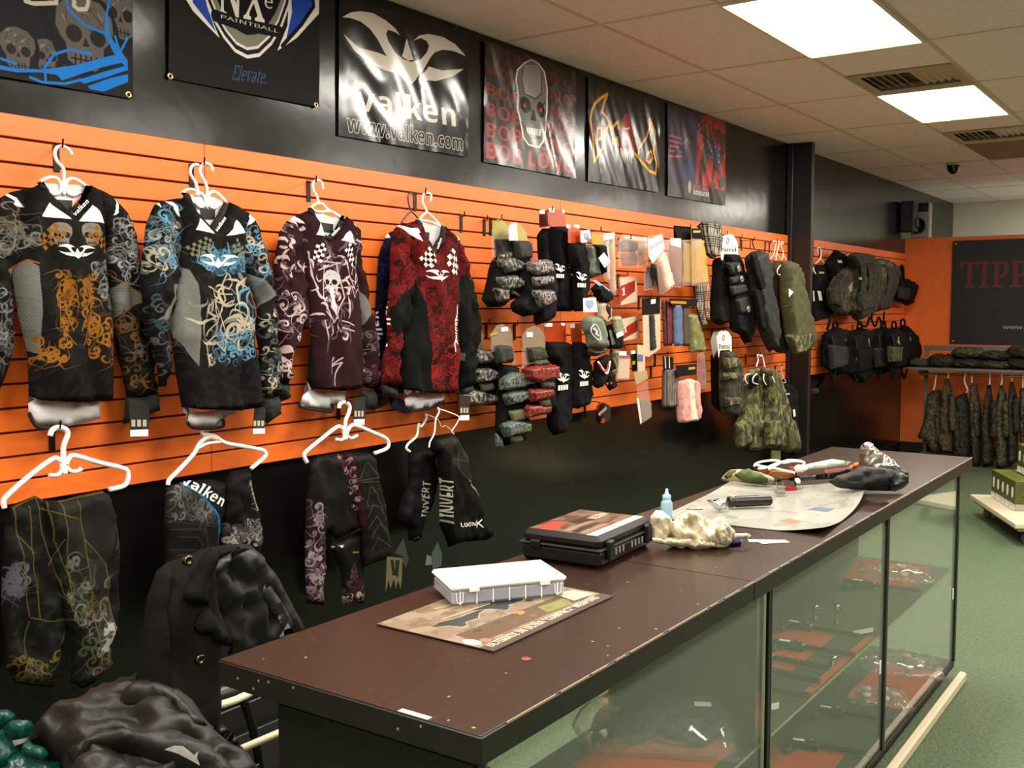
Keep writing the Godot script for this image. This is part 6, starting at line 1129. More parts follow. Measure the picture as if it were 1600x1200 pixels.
# ---------- vests and packs, post to back wall ----------
func vests() -> void:
	var VG := "harness vests near the column"
	var g := gear("card_harness", "harness", "black strap harness with round silver snaps on a white arched card, upper row", 0.22, [["C", "straps", "S5", [185,385, 280,370, 325,900, 220,932, 170,900, 180,600], "gear_black", -0.05, 0.05], ["C", "front", "S5", [268,352, 362,350, 385,450, 440,560, 480,760, 500,830, 470,1000, 440,1090, 400,1010, 330,980, 300,650], "gear_black", 0.0, 0.05], ["P", "card", "S5", [230,260, 250,205, 295,180, 345,200, 375,260, 382,378, 366,345, 358,352, 265,345, 256,402, 243,395], "tag_white", 0.02, 0.003], ["C", "pouch", "S5", [275,420, 380,410, 410,500, 320,520], "gear_dark", 0.045, 0.02], ["C", "pouch", "S5", [305,540, 400,520, 432,570, 320,600], "gear_dark", 0.05, 0.02], ["C", "pouch", "S5", [310,610, 430,590, 448,660, 330,690], "gear_dark", 0.05, 0.02], ["C", "pouch", "S5", [355,720, 460,690, 498,810, 390,840], "gear_dark", 0.05, 0.02], ["T", "emblem", "S5", [298,215, 288,235, 290,258, 298,268, 306,258, 308,235, 298,215], "tag_brown", 0.025, 0.002]], VG, [["Patrol", "S5", [240,328, 368,330, 240,295], 0.0245, "gear_black", "Droid Serif"]])
	for s in [[388,467], [412,553], [467,798]]: round_snap(g, "S5", s, 0.30, 0.024)
	gear("harness_vest", "vest", "black mesh vest on a thin black hanger, right of the white arched card", 0.28, [["C", "body", "S5", [445,365, 490,330, 552,318, 580,390, 612,430, 604,620, 660,830, 680,1000, 640,1160, 575,1010, 525,850, 485,640, 470,500], "gear_dark", 0.0, 0.07], ["T", "hanger_hook", "S5", [515,305, 500,260, 505,235, 485,238, 480,310], "black_metal", 0.02, 0.004], ["C", "strap", "S5", [480,350, 520,345, 600,620, 560,650, 500,480], "gear_black", 0.06, 0.02], ["C", "strap", "S5", [500,640, 540,640, 600,980, 560,960], "gear_black", 0.05, 0.02]], VG)
	gear("harness_vest", "vest", "mottled dark olive vest, rear one under the three white hangers", 0.20, [["C", "body", "S5", [630,425, 700,400, 725,450, 770,700, 830,960, 780,1165, 690,1150, 640,900, 650,700], "camo_dark", 0.0, 0.06], ["C", "pocket", "S5", [650,950, 760,930, 780,1080, 690,1120], "camo_dark", 0.045, 0.03]], VG)
	gear("harness_vest", "vest", "long plain olive green vest, front one under the three white hangers", 0.34, [["C", "body", "S5", [735,412, 800,402, 842,450, 862,560, 905,760, 972,1000, 960,1090, 905,1160, 830,1172, 785,1050, 745,760], "olive_v", 0.0, 0.07], ["C", "pocket", "S5", [760,1010, 955,990, 962,1080, 900,1150, 835,1165], "camo_green", 0.04, 0.04], ["P", "care_tag", "S5", [795,630, 832,660, 796,702], "tag_white", 0.075, 0.002], ["T", "seam", "S5", [750,780, 850,765, 900,770], "olive_dark", 0.06, 0.004]], VG)
	hanger("left white wire hanger of the three above the olive vests", [["hook", q("S5", [668,262, 672,248, 688,246, 690,262, 672,350, 640,390])], ["bar", q("S5", [672,352, 690,395])]], 0.26, 0.004, null, "vest hangers"); hanger("middle white wire hanger of the three above the olive vests", [["hook", q("S5", [695,262, 700,247, 715,250, 712,280, 695,350, 690,405])], ["bar", q("S5", [700,350, 725,385])]], 0.30, 0.004, null, "vest hangers"); hanger("right white wire hanger of the three above the olive vests", [["hook", q("S5", [748,270, 748,255, 735,252, 733,280, 750,350, 735,400])], ["bar", q("S5", [750,350, 775,400])], ["loop", q("S5", [728,440, 702,480, 705,510, 725,520])]], 0.37, 0.004, null, "vest hangers")
	g = gear("card_harness", "harness", "camo pouch harness on the front white arched card of the lower row", 0.24, [["C", "front", "S6", [240,250, 315,248, 372,345, 378,480, 385,620, 390,700, 340,785, 250,765, 235,600], "camo_dark", 0.0, 0.05], ["P", "card", "S6", [205,140, 230,92, 262,83, 300,95, 326,140, 328,310, 312,242, 232,246, 222,308], "tag_white", 0.02, 0.003], ["C", "pouch", "S6", [255,310, 360,300, 374,380, 280,410], "camo_green", 0.045, 0.03], ["C", "pouch", "S6", [255,430, 365,420, 374,480, 270,495], "camo_green", 0.045, 0.03], ["C", "pouch", "S6", [262,630, 388,628, 390,695, 280,710], "camo_green", 0.045, 0.03], ["T", "emblem", "S6", [264,120, 256,140, 258,160, 264,168, 270,160, 272,140, 264,120], "tag_brown", 0.025, 0.002]], VG, [["Patrol", "S6", [225,233, 316,235, 225,195], 0.0245, "gear_black", "Droid Serif"]])
	gear("card_harness", "harness", "black harness behind, on the rear grey arched card of the lower row", 0.13, [["C", "straps", "S6", [170,270, 240,250, 250,760, 180,710, 172,500], "gear_black", 0.0, 0.05], ["P", "card", "S6", [155,170, 180,98, 222,86, 205,250, 178,312], "card_pale", 0.02, 0.003]], VG)
	gear("harness_vest", "vest", "camo vest with low pockets, left one of the lower pair", 0.24, [["C", "body", "S6", [430,530, 480,400, 562,392, 572,540, 582,700, 572,1062, 470,1062, 450,1000, 365,1055, 358,850, 400,780], "camo_green", 0.0, 0.07], ["C", "pocket", "S6", [365,850, 450,790, 460,1000, 370,1050], "camo_green", 0.05, 0.04], ["C", "pocket", "S6", [470,830, 575,800, 570,1055, 475,1055], "camo_green", 0.05, 0.04], ["C", "opening", "S6", [470,450, 540,440, 545,540, 480,560], "gear_black", 0.06, 0.01]], VG)
	gear("harness_vest", "vest", "camo vest with low pockets and a green strap end, right one of the lower pair", 0.32, [["C", "body", "S6", [560,395, 652,392, 692,520, 742,700, 822,900, 842,1062, 790,1085, 720,1062, 600,1042, 590,880, 602,700, 585,500], "camo_green", 0.0, 0.07], ["C", "pocket", "S6", [600,830, 720,800, 725,1030, 605,1030], "camo_green", 0.05, 0.04], ["C", "pocket", "S6", [740,850, 820,900, 835,1050, 770,1075], "olive_v", 0.05, 0.04], ["C", "strap_end", "S6", [650,1060, 720,1058, 716,1160, 650,1160], "green_bag", 0.02, 0.015], ["C", "opening", "S6", [570,440, 620,430, 640,540, 590,560], "gear_black", 0.06, 0.01]], VG)
	hanger("white hanger inside the left camo vest of the lower pair", [["hook", q("S6", [530,380, 545,330, 540,290, 555,285, 560,300])], ["loop", q("S6", [480,440, 445,450, 440,490, 460,520])], ["loop", q("S6", [535,440, 505,470, 505,510, 545,525])]], 0.32, 0.005, null, "vest hangers"); hanger("white hanger inside the right camo vest of the lower pair", [["hook", q("S6", [565,300, 570,285, 582,300, 600,385])], ["loop", q("S6", [592,440, 590,490, 610,528])], ["loop", q("S6", [660,465, 680,510])]], 0.40, 0.005, null, "vest hangers")
	gear("harness_vest", "vest", "black vest with white edging, beside the column in the lower row", 0.18, [["C", "body", "S6", [690,545, 720,505, 800,520, 830,600, 835,800, 860,1100, 800,1110, 740,1000, 700,800], "gear_black", 0.0, 0.05], ["P", "tag", "S6", [828,730, 845,730, 850,785, 834,790], "tag_white", 0.055], ["P", "edging", "S6", [738,603, 800,597, 802,606, 740,612], "tag_white", 0.055]], VG)
	hanger("white hanger inside the black vest of the lower row", [["hook", q("S6", [752,385, 742,378, 735,395, 738,430, 748,468, 722,490, 725,508, 768,510, 762,485])]], 0.195, 0.004, null, "vest hangers")
	# beyond the column
	gear("harness_vest", "vest", "black vest with white reflective strips right behind the column", 0.045, [["C", "body", "S7", [106,412, 130,402, 200,420, 212,560, 200,690, 106,718, 106,560], "gear_black", 0.0, 0.03], ["P", "reflective_strip", "S7", [107,545, 111,545, 115,600, 109,604], "tag_white", 0.042, 0.003], ["P", "reflective_strip", "S7", [130,545, 148,548, 158,598, 142,600], "tag_white", 0.043, 0.003], ["T", "edging", "S7", [108,416, 111,435, 120,450], "tag_white", 0.035, 0.008], ["T", "edging", "S7", [190,415, 202,428, 202,442], "tag_white", 0.035, 0.008], ["P", "label", "S7", [140,440, 168,440, 168,450, 140,450], "pale_packet", 0.044]], "")
	hanger("white wire hanger above the black vest behind the column", [["hook", q("S7", [135,345, 132,315, 142,305, 150,320, 148,365, 120,395])], ["bar", q("S7", [146,365, 168,392])]], 0.066, 0.006, null, "vest hangers")
	var KG := "packs beyond the column"
	gear("backpack", "backpack", "black rounded pack with white tag, left of the camo packs", 0.09, [["C", "body", "S7", [180,390, 215,330, 245,330, 290,370, 300,420, 240,480, 200,480], "gear_black", 0.0, 0.06], ["P", "tag", "S7", [242,375, 265,376, 268,392, 246,390], "tag_white", 0.062], ["C", "handle", "S7", [215,345, 222,320, 240,320, 246,345], "gear_black", 0.02, 0.03]], KG)
	gear("backpack", "backpack", "brownish camo pack hanging left of the tall green pack", 0.13, [["C", "body", "S7", [240,430, 300,390, 335,400, 338,600, 300,680, 240,680, 195,630, 190,540], "camo_brown", 0.0, 0.07], ["C", "pocket", "S7", [200,530, 260,450, 290,470, 250,640, 205,620], "camo_dark", 0.05, 0.04], ["C", "strap", "S7", [305,500, 325,490, 318,550, 302,560], "tan", 0.065, 0.012], ["T", "strap", "S7", [205,680, 195,730, 185,760], "gear_black", 0.05, 0.012]], KG)
	gear("backpack", "backpack", "tall dark green camo pack in the middle of the upper row", 0.20, [["C", "body", "S7", [300,350, 340,332, 400,340, 440,400, 450,560, 430,650, 400,680, 340,710, 310,650, 330,480], "camo_dark", 0.0, 0.08], ["C", "lid", "S7", [305,345, 340,332, 400,340, 430,390, 350,420], "camo_dark", 0.06, 0.04], ["C", "pocket", "S7", [350,560, 440,560, 430,640, 360,660], "camo_dark", 0.07, 0.04], ["T", "strap", "S7", [365,400, 368,470, 362,550], "gear_black", 0.085, 0.009], ["T", "strap", "S7", [405,410, 412,470, 408,550], "gear_black", 0.085, 0.009], ["P", "buckle", "S7", [360,470, 374,470, 374,484, 360,484], "tan", 0.094, 0.006], ["T", "strap", "S7", [350,680, 360,720, 400,740, 420,690], "gear_black", 0.08, 0.012]], KG)
	gear("backpack", "backpack", "green and tan camo pack with round front pocket, right of the tall one", 0.13, [["C", "body", "S7", [405,380, 480,362, 535,395, 555,450, 540,520, 510,600, 500,650, 430,665, 400,560], "camo_dark", 0.0, 0.08], ["C", "pocket", "S7", [430,410, 490,410, 500,470, 470,500, 432,480], "camo_green", 0.075, 0.03], ["C", "pocket", "S7", [405,540, 470,540, 475,600, 410,610], "camo_brown", 0.07, 0.03], ["C", "lid", "S7", [410,378, 480,362, 535,395, 530,425, 470,405, 415,415], "camo_green", 0.065, 0.03], ["T", "strap", "S7", [512,420, 520,480, 505,560], "gear_black", 0.08, 0.009], ["T", "strap", "S7", [440,660, 430,700, 450,740, 470,690, 490,740, 500,660], "gear_black", 0.06, 0.010]], KG)
	gear("pouch_bag", "pouch", "small square black pouch hanging alone next to the back partition", 0.12, [["C", "body", "S7", [552,490, 585,465, 655,500, 656,545, 626,628, 556,600], "gear_black", 0.0, 0.07], ["T", "loop", "S7", [590,470, 592,415, 602,412, 606,475], "gear_black", 0.03, 0.014], ["C", "ribs", "S7", [575,520, 640,530, 625,600, 575,585], "gear_dark", 0.06, 0.02]], KG)
	for s in [["large black pack at the left of the lower row beyond the column", 0.12, [170,775, 225,742, 300,765, 322,830, 305,980, 235,1012, 160,965], [190,840, 290,850, 280,960, 200,980], "gear_dark"], ["black pack with a pale zip in the lower row, second from the column", 0.20, [300,785, 360,745, 420,765, 450,880, 425,1000, 350,1055, 290,1000], [330,860, 420,860, 410,980, 340,1000], "gear_black"], ["black pack with shiny buckles, third in the lower row", 0.25, [425,765, 490,742, 540,780, 560,860, 545,960, 480,1010, 420,960], [440,860, 530,860, 520,960, 450,970], "gear_dark"], ["brown-black camo pack in the lower row, second from the partition", 0.36, [505,770, 550,745, 590,800, 600,900, 575,975, 520,975, 510,860], [520,850, 585,850, 575,940, 525,940], "camo_brown"], ["pointed black pack at the right end of the lower row", 0.22, [565,770, 598,732, 650,785, 672,880, 652,960, 600,970, 575,900], [590,820, 650,830, 645,920, 600,930], "gear_black"]]:
		gear("backpack", "backpack", s[0], s[1], [["C", "body", "S7", s[2], "gear_black", 0.0, 0.08], ["C", "pocket", "S7", s[3], s[4], 0.06, 0.04], ["P", "zip_pull", "S7", [s[3][2] - 12, s[3][3] - 50, s[3][2] - 4, s[3][3] - 52, s[3][2] - 2, s[3][3] - 8, s[3][2] - 12, s[3][3] - 12], "tan", 0.075, 0.006], ["T", "strap", "S7", [s[2][0] + 40, s[2][1] + 20, s[2][0] + 50, s[2][1] + 90, s[2][0] + 44, s[2][1] + 150], "gear_dark", 0.078, 0.012], ["T", "haul_loop", "S7", [s[2][2] - 8, s[2][3] + 8, s[2][2] - 4, s[2][3] - 26, s[2][2] + 12, s[2][3] - 26, s[2][2] + 18, s[2][3] + 8], "gear_black", 0.02, 0.010], ["T", "strap", "S7", [s[2][0] + 30, s[2][1] + 200, s[2][0] + 45, s[2][1] + 260, s[2][0] + 60, s[2][1] + 210], "gear_black", 0.05, 0.012]], KG)
	gear("cord_loop", "cord", "thin dark cord looping down between the column and the lower packs", 0.012, [["T", "cord", "S7", [98,838, 110,845, 125,900, 150,960, 162,1000, 158,1050, 130,1090, 110,1105], "gear_black", 0.0, 0.009], ["C", "weight", "S7", [95,1085, 130,1080, 128,1115, 98,1118], "olive_dark", 0.0, 0.02]], "")
	for s in [[1136, 366, 0.25, "holding the upper white arched card"], [1178, 375, 0.30, "holding the black mesh vest"], [1214, 378, 0.30, "holding the three vest hangers"], [1130, 517, 0.27, "holding the lower arched cards"], [1187, 555, 0.34, "holding the camo vests"], [1222, 572, 0.20, "holding the black vest of the lower row"], [1281, 388, 0.062, "holding the reflective black vest"], [1322, 398, 0.22, "holding the upper packs"], [1409, 418, 0.15, "holding the square black pouch"], [1345, 508, 0.25, "holding the lower packs"]]: hook(s[0], s[1], s[2], s[3])
	hook(1159, 372, 0.08, "empty, left of the black mesh vest"); hook(1204, 380, 0.08, "empty, behind the white vest hangers")
func round_snap(g: Node3D, K: String, s: Array, d: float, r: float) -> void:
	var w := q(K, s)[0]; var o := obj("snap", MB.new().lathe([[0, 0.004], [r * 0.5, 0.004], [r * 0.6, 0.002], [r * 0.75, 0.005], [r, 0.004], [r, -0.004]], Transform3D(Basis(Vector3.BACK, -PI / 2), Vector3.ZERO), 18).mesh(), M.alu, g, "round silver snap"); o.position = wx(w.x, w.y, d) - g.position

func back_of_shop() -> void:
	# speaker on the partition
	var g := thing("speaker", "grey loudspeaker with black woofer standing on top of the orange partition", "loudspeaker", Vector3(0.165, 2.44, -9.86))
	obj("cabinet", MB.new().box(Vector3(0, 0.20, 0), Vector3(0.20, 0.40, 0.11), 0.012).mesh(), M.card_pale, g)
	obj("top_band", MB.new().box(Vector3(0.004, 0.345, 0.006), Vector3(0.16, 0.10, 0.11), 0.006).mesh(), M.black_plastic, g)
	obj("woofer", MB.new().lathe([[0, 0.012], [0.03, 0.02], [0.035, 0.008], [0.075, 0.022], [0.085, 0.026], [0.092, 0.02], [0.092, 0]], Transform3D(Basis(Vector3.RIGHT, PI / 2), Vector3(-0.03, 0.14, 0.052)), 28).mesh(), M.black_plastic, g)
	g = thing("shadow_box", "added black box standing for the soft shadow on the dark wall beside the grey loudspeaker", "loudspeaker", Vector3(0.09, 2.50, -9.62))  # dark box put where a blurred shadow lies on the wall
	obj("cabinet", MB.new().box(Vector3(0, 0.17, 0), Vector3(0.15, 0.34, 0.2), 0.012).mesh(), M.black_plastic, g); obj("bracket", MB.new().box(Vector3(-0.08, 0.17, 0), Vector3(0.03, 0.06, 0.06), 0.004).mesh(), M.black_metal, g); obj("cone", MB.new().lathe([[0, 0.01], [0.05, 0.02], [0.06, 0.014], [0.06, 0]], Transform3D(Basis(Vector3.BACK, -PI / 2), Vector3(0.074, 0.1, 0)), 20).mesh(), M.gear_dark, g)
	# dome camera
	g = thing("dome_camera", "small dark dome security camera under the ceiling tiles", "camera", Vector3(0.87, 3.03, -8.08))
	obj("base", MB.new().lathe([[0.062, 0.0], [0.066, -0.006], [0.062, -0.022], [0, -0.024]], Transform3D(), 24).mesh(), M.vent, g); obj("dome", MB.new().lathe([[0.058, -0.02], [0.058, -0.04], [0.05, -0.068], [0.034, -0.09], [0.014, -0.102], [0, -0.104]].map(func(a): return a), Transform3D(), 24).mesh(), M.dome, g)
	# big dark banner on the partition
	var b := Vector3(0.52, 1.254, -9.785); g = thing("banner", "large black banner with dark red block lettering on the orange partition", "banner", b)
	var p := Pic.new(Rect2(0, 0, 1.85, 1.14), 420, Color(0.045, 0.04, 0.04)); p.text("TIPPMANN", Vector2(0.09, 0.62), Vector2(1.76, 0.62), Vector2(0.09, 0.905), Color(0.40, 0.06, 0.07), "Droid Serif"); p.text("www.tippmann.com", Vector2(0.54, 0.155), Vector2(1.32, 0.155), Vector2(0.54, 0.215), Color(0.62, 0.60, 0.58), "Droid Sans")
	var mb := MB.new(); mb.quad(Vector3(0, 0, 0.004), Vector3(1.85, 0, 0.004), Vector3(1.85, 1.14, 0.004), Vector3(0, 1.14, 0.004)); obj("sheet", mb.mesh(), mat("", Color.WHITE, 0.5, 0.0, p.tex()), g); obj("backing", MB.new().box(Vector3(0.925, 0.57, 0.0), Vector3(1.852, 1.142, 0.006)).mesh(), M.black_plastic, g)
	for s in [[0.03, 1.11], [0.03, 0.03]]:
		obj("grommet", MB.new().lathe([[0.006, 0.002], [0.012, 0.003], [0.013, 0.0]], Transform3D(Basis(Vector3.RIGHT, PI / 2), Vector3(s[0], s[1], 0.006)), 16).mesh(), M.brass, g)
	# clothes rack with a shelf
	var z := -9.15; g = thing("clothes_rack", "grey metal rack with a top shelf before the orange partition", "rack", Vector3(1.05, 0, z))
	var L := -0.76; var R := 1.5
	obj("shelf", MB.new().box(Vector3((L + R) / 2, 1.012, -0.03), Vector3(R - L, 0.03, 0.48), 0.004).mesh(), M.rack_grey, g); obj("back_rail", MB.new().box(Vector3((L + R) / 2, 1.22, -0.25), Vector3(R - L - 0.1, 0.05, 0.02), 0.004).mesh(), M.rack_grey, g)
	rod(g, "hanging_rail", [Vector3(L + 0.1, 0.95, 0), Vector3(R - 0.1, 0.95, 0)], 0.013, M.chrome)
	for x in [L + 0.08, R - 0.08]:
		obj("upright", MB.new().box(Vector3(x, 0.62, -0.25), Vector3(0.035, 1.2, 0.035), 0.003).mesh(), M.rack_grey, g); obj("foot", MB.new().box(Vector3(x, 0.02, -0.04), Vector3(0.05, 0.04, 0.48), 0.004).mesh(), M.rack_grey, g); obj("bracket", MB.new().box(Vector3(x, 0.96, -0.08), Vector3(0.02, 0.07, 0.26), 0.003).mesh(), M.rack_grey, g)
	obj("base_deck", MB.new().box(Vector3((L + R) / 2, 0.05, -0.22), Vector3(R - L - 0.1, 0.05, 0.03), 0.004).mesh(), M.rack_grey, g)
	var BB := Basis.IDENTITY
	# jackets on the rail, seen edge on
	var js := [[[270,318, 300,312, 332,322, 330,520, 326,665, 262,662, 250,600, 190,575, 228,480, 245,345], "camo_brown", 0.10, "camo jacket with a short sleeve sticking out at the left end of the rail"], [[345,258, 358,250, 382,300, 392,480, 390,655, 335,662, 305,600, 318,340], "camo_pale2", 0.12, "pale brown camo jacket, second on the rail"], [[400,352, 458,325, 482,420, 480,700, 385,690, 372,430], "camo_dark", 0.02, "dark camo jacket hanging low on the bent hanger, third on the rail"], [[480,290, 520,282, 542,420, 545,600, 540,740, 495,725, 472,420], "camo_brown", 0.10, "camo jacket under the two close hangers, fourth on the rail"], [[575,290, 594,285, 608,390, 612,600, 608,732, 548,732, 542,480, 560,350], "camo_dark", 0.14, "narrow dark camo jacket in the middle of the rail, fifth"], [[640,292, 656,285, 682,340, 692,560, 690,745, 622,745, 612,420], "camo_brown", 0.08, "camo jacket with paler front, sixth on the rail"], [[698,270, 716,268, 738,340, 746,560, 744,705, 692,742, 684,400], "camo_dark", 0.10, "dark camo jacket, seventh on the rail"], [[752,310, 772,300, 800,330, 806,560, 800,705, 756,722, 748,420], "camo_brown", 0.06, "camo jacket eighth on the rail"]]
	var hooks := [[292,212, 290,250, 284,290, 278,318], [356,222, 360,235, 356,252], [455,212, 448,265, 465,315, 455,330], [489,220, 489,275], [587,228, 587,288], [651,222, 655,255, 650,290], [709,220, 709,270], [770,225, 770,305]]
	for k in js.size():
		var P := q("S8", js[k][0]); var w := wz(P[0].x, P[0].y, z + 0.02 * (k % 3)); var j := thing("camo_jacket", js[k][3], "jacket", w, "camo jackets on the rack")
		body(j, "jacket_body", P, BB, 0.0, js[k][2] + 0.05, M[js[k][1]], {"fold": 0.03, "freq": Vector2(22, 6), "sd": 200 + k, "rim": 0.05, "cell": 0.03}); body(j, "sleeve", PackedVector2Array([P[0] + Vector2(4, 22), P[0] + Vector2(14, 24), P[0] + Vector2(16, 80), P[0] + Vector2(4, 84)]), BB, js[k][2] + 0.02, 0.05, M[js[k][1]], {"fold": 0.01, "sd": 220 + k, "cell": 0.03})
		var h := thing("clothes_hanger", ["white hanger hook of the jacket at the left end of the rail", "white hanger hook of the pale brown camo jacket", "bent white hanger hook of the low dark camo jacket", "white hanger hook of the fourth jacket on the rail", "white hanger hook of the narrow middle jacket", "white hanger hook of the sixth jacket on the rail", "white hanger hook of the seventh jacket on the rail", "white hanger hook of the eighth jacket on the rail"][k], "hanger", w, "rack hangers"); var pts := []
		for c in q("S8", hooks[k]): pts.append(wz(c.x, c.y, z + 0.02 * (k % 3)) - w)
		rod(h, "hook", pts, 0.008, M.white_plastic, 6)
	# folded camo trousers along the shelf
	var fx := [[-0.68, 0.22, 0.08], [-0.45, 0.25, 0.13], [-0.20, 0.27, 0.21], [0.07, 0.28, 0.18], [0.35, 0.30, 0.24], [0.64, 0.30, 0.22], [0.93, 0.3, 0.2], [1.22, 0.3, 0.2]]
	for k in 6:
		var s = fx[k]; var f := thing("folded_trousers", ["low folded dark camo bundle at the left end of the rack shelf", "folded dark camo bundle, second on the rack shelf", "taller folded dark camo bundle, third on the rack shelf", "folded dark camo bundle with a pale button, fourth on the rack shelf", "tallest folded camo bundle, fifth on the rack shelf", "folded camo bundle sixth on the rack shelf", "folded camo bundle seventh on the rack shelf", "folded camo bundle at the right end of the rack shelf"][k], "trousers", Vector3(1.05 + s[0] + 0.0, 1.027, z + 0.02), "folded camo on the rack shelf")
		var lay := maxi(1, int(round(s[2] / 0.11)))
		for l in lay:
			var hh: float = s[2] / lay; var rows := []
			for r in 9:
				var row := PackedVector3Array()
				for c in 14:
					var a := TAU * c / 14; var t := (r / 8.0 - 0.5) * 2.0; var k2 := sqrt(maxf(0.0, 1.0 - pow(absf(t), 3.0))); var wob := 1.0 + 0.2 * sin(c * 3.1 + r * 1.7 + k * 2 + l)
					row.append(Vector3(t * s[1] * 0.66, l * hh + hh * 0.5 + sin(a) * hh * 0.55 * k2 * wob, -cos(a) * 0.17 * k2 * wob))
				rows.append(row)
			obj("fold", MB.new().grid(rows, true).mesh(), M.camo_dark if (l + k) % 3 else M.camo_brown, f)
	# dollies with boxes
	dolly("large cream platform dolly on casters loaded with camo boxes, right of the counter", Vector3(1.44, 0, -6.36), 0.445, 1.16, 1.45, 8, "casters")

# a platform on four casters; its near left corner stands at c, its long side runs along the heading
func dolly(label: String, c: Vector3, heading: float, L: float, W: float, n: int, _k: String) -> void:
	var B := Basis(Vector3.UP, heading); var f := B * Vector3(0, 0, 1); var r := B * Vector3(-1, 0, 0) * -1.0
	if n < 5: f = Vector3(1, 0, 0.12).normalized(); r = Vector3(0.12, 0, -1).normalized()
	var g := thing("platform_dolly", label, "dolly", c + (f * L + r * W) / 2, "platform dollies"); var T := Basis(r, Vector3.UP, r.cross(Vector3.UP)); var sgn := 1.0 if T.z.dot(f) > 0 else -1.0
	obj("platform", MB.new().box(Vector3(0, 0.145, 0), Vector3(W, 0.035, L), 0.004, T).mesh(), M.cream, g); obj("rim_board", MB.new().box(Vector3(0, 0.118, 0), Vector3(W - 0.05, 0.03, L - 0.05), 0.003, T).mesh(), M.tan, g)
	for a in [-1, 1]:
		for b in [-1, 1]:
			var o: Vector3 = r * (a * (W / 2 - 0.09)) + f * (b * (L / 2 - 0.11)); var cs := obj("caster_fork", MB.new().box(o + Vector3(0, 0.095, 0), Vector3(0.035, 0.05, 0.06), 0.006).mesh(), M.black_metal, g)
			obj("wheel", MB.new().lathe([[0, -0.016], [0.03, -0.016], [0.036, -0.014], [0.042, -0.006], [0.042, 0.006], [0.036, 0.014], [0.03, 0.016], [0, 0.016]], Transform3D(Basis(Vector3.UP, heading + 0.3) * Basis(Vector3.BACK, PI / 2), o + Vector3(0.02, 0.042, 0.015)), 22).mesh(), M.wheel, g)
	# boxes: camo sleeve with a pale oval on each face above clear points
	var bw := 0.115; var tw := 2 if n > 5 else 1
	for tier in tw:
		for i in mini(n, 5):
			for j in 4:
				if tier == 1 and (i < 1 or j == 0): continue
				var o: Vector3 = g.position + f * (-L / 2 + (0.16 if n > 5 else 0.30) + i * bw * 1.03) + r * (-W / 2 + (0.20 if n > 5 else 0.12) + j * bw * 1.3) + Vector3(0, 0.163 + tier * 0.225, 0)
				if n <= 5 and i > 0: continue
				camo_box(o, T, f, r, bw, i, j, tier, n)
func camo_box(o: Vector3, T: Basis, f: Vector3, r: Vector3, bw: float, i: int, j: int, tier: int, n: int) -> void:
	var nth := ["first", "second", "third", "fourth", "fifth", "sixth", "seventh", "eighth", "ninth"]
	var g := thing("camo_box", ("camo box with pale oval, standing alone on the small dolly" if n <= 5 else "green camo box with pale oval, %s from the left end, %s row%s" % [nth[i], ["front", "second", "third", "fourth"][j], ", upper tier" if tier == 1 else ", lower tier"]), "box", o, "camo boxes on the dollies")
	obj("sleeve", MB.new().box(Vector3(0, 0.135, 0), Vector3(bw * 1.2, 0.165, bw * 0.98), 0.004, T).mesh(), M.box_camo, g); obj("top", MB.new().box(Vector3(0, 0.2195, 0), Vector3(bw * 1.17, 0.004, bw * 0.95), 0.001, T).mesh(), M.box_top, g); obj("clear_foot", MB.new().box(Vector3(0, 0.026, 0), Vector3(bw * 1.16, 0.052, bw * 0.94), 0.006, T).mesh(), M.box_foot, g)
	var s := MB.new(); var P := PackedVector2Array()
	for k in 18: P.append(Vector2(cos(TAU * k / 18) * 0.022, sin(TAU * k / 18) * 0.042))
	s.extr(P, 0.002, Transform3D(Basis(f, Vector3.UP, f.cross(Vector3.UP)), -r * bw * 0.6 + Vector3(0, 0.13, 0))); obj("oval_label", s.mesh(), M.tag_white, g)
	for k in 4:
		var t := MB.new(); t.extr(PackedVector2Array([Vector2(-0.013, 0), Vector2(0.013, 0), Vector2(0.0, 0.05)]), 0.002, Transform3D(Basis(f, Vector3.UP, f.cross(Vector3.UP)), -r * bw * 0.6 + f * (k - 1.5) * 0.027 + Vector3(0, 0.004, 0))); obj("point", t.mesh(), M.tag_white, g)

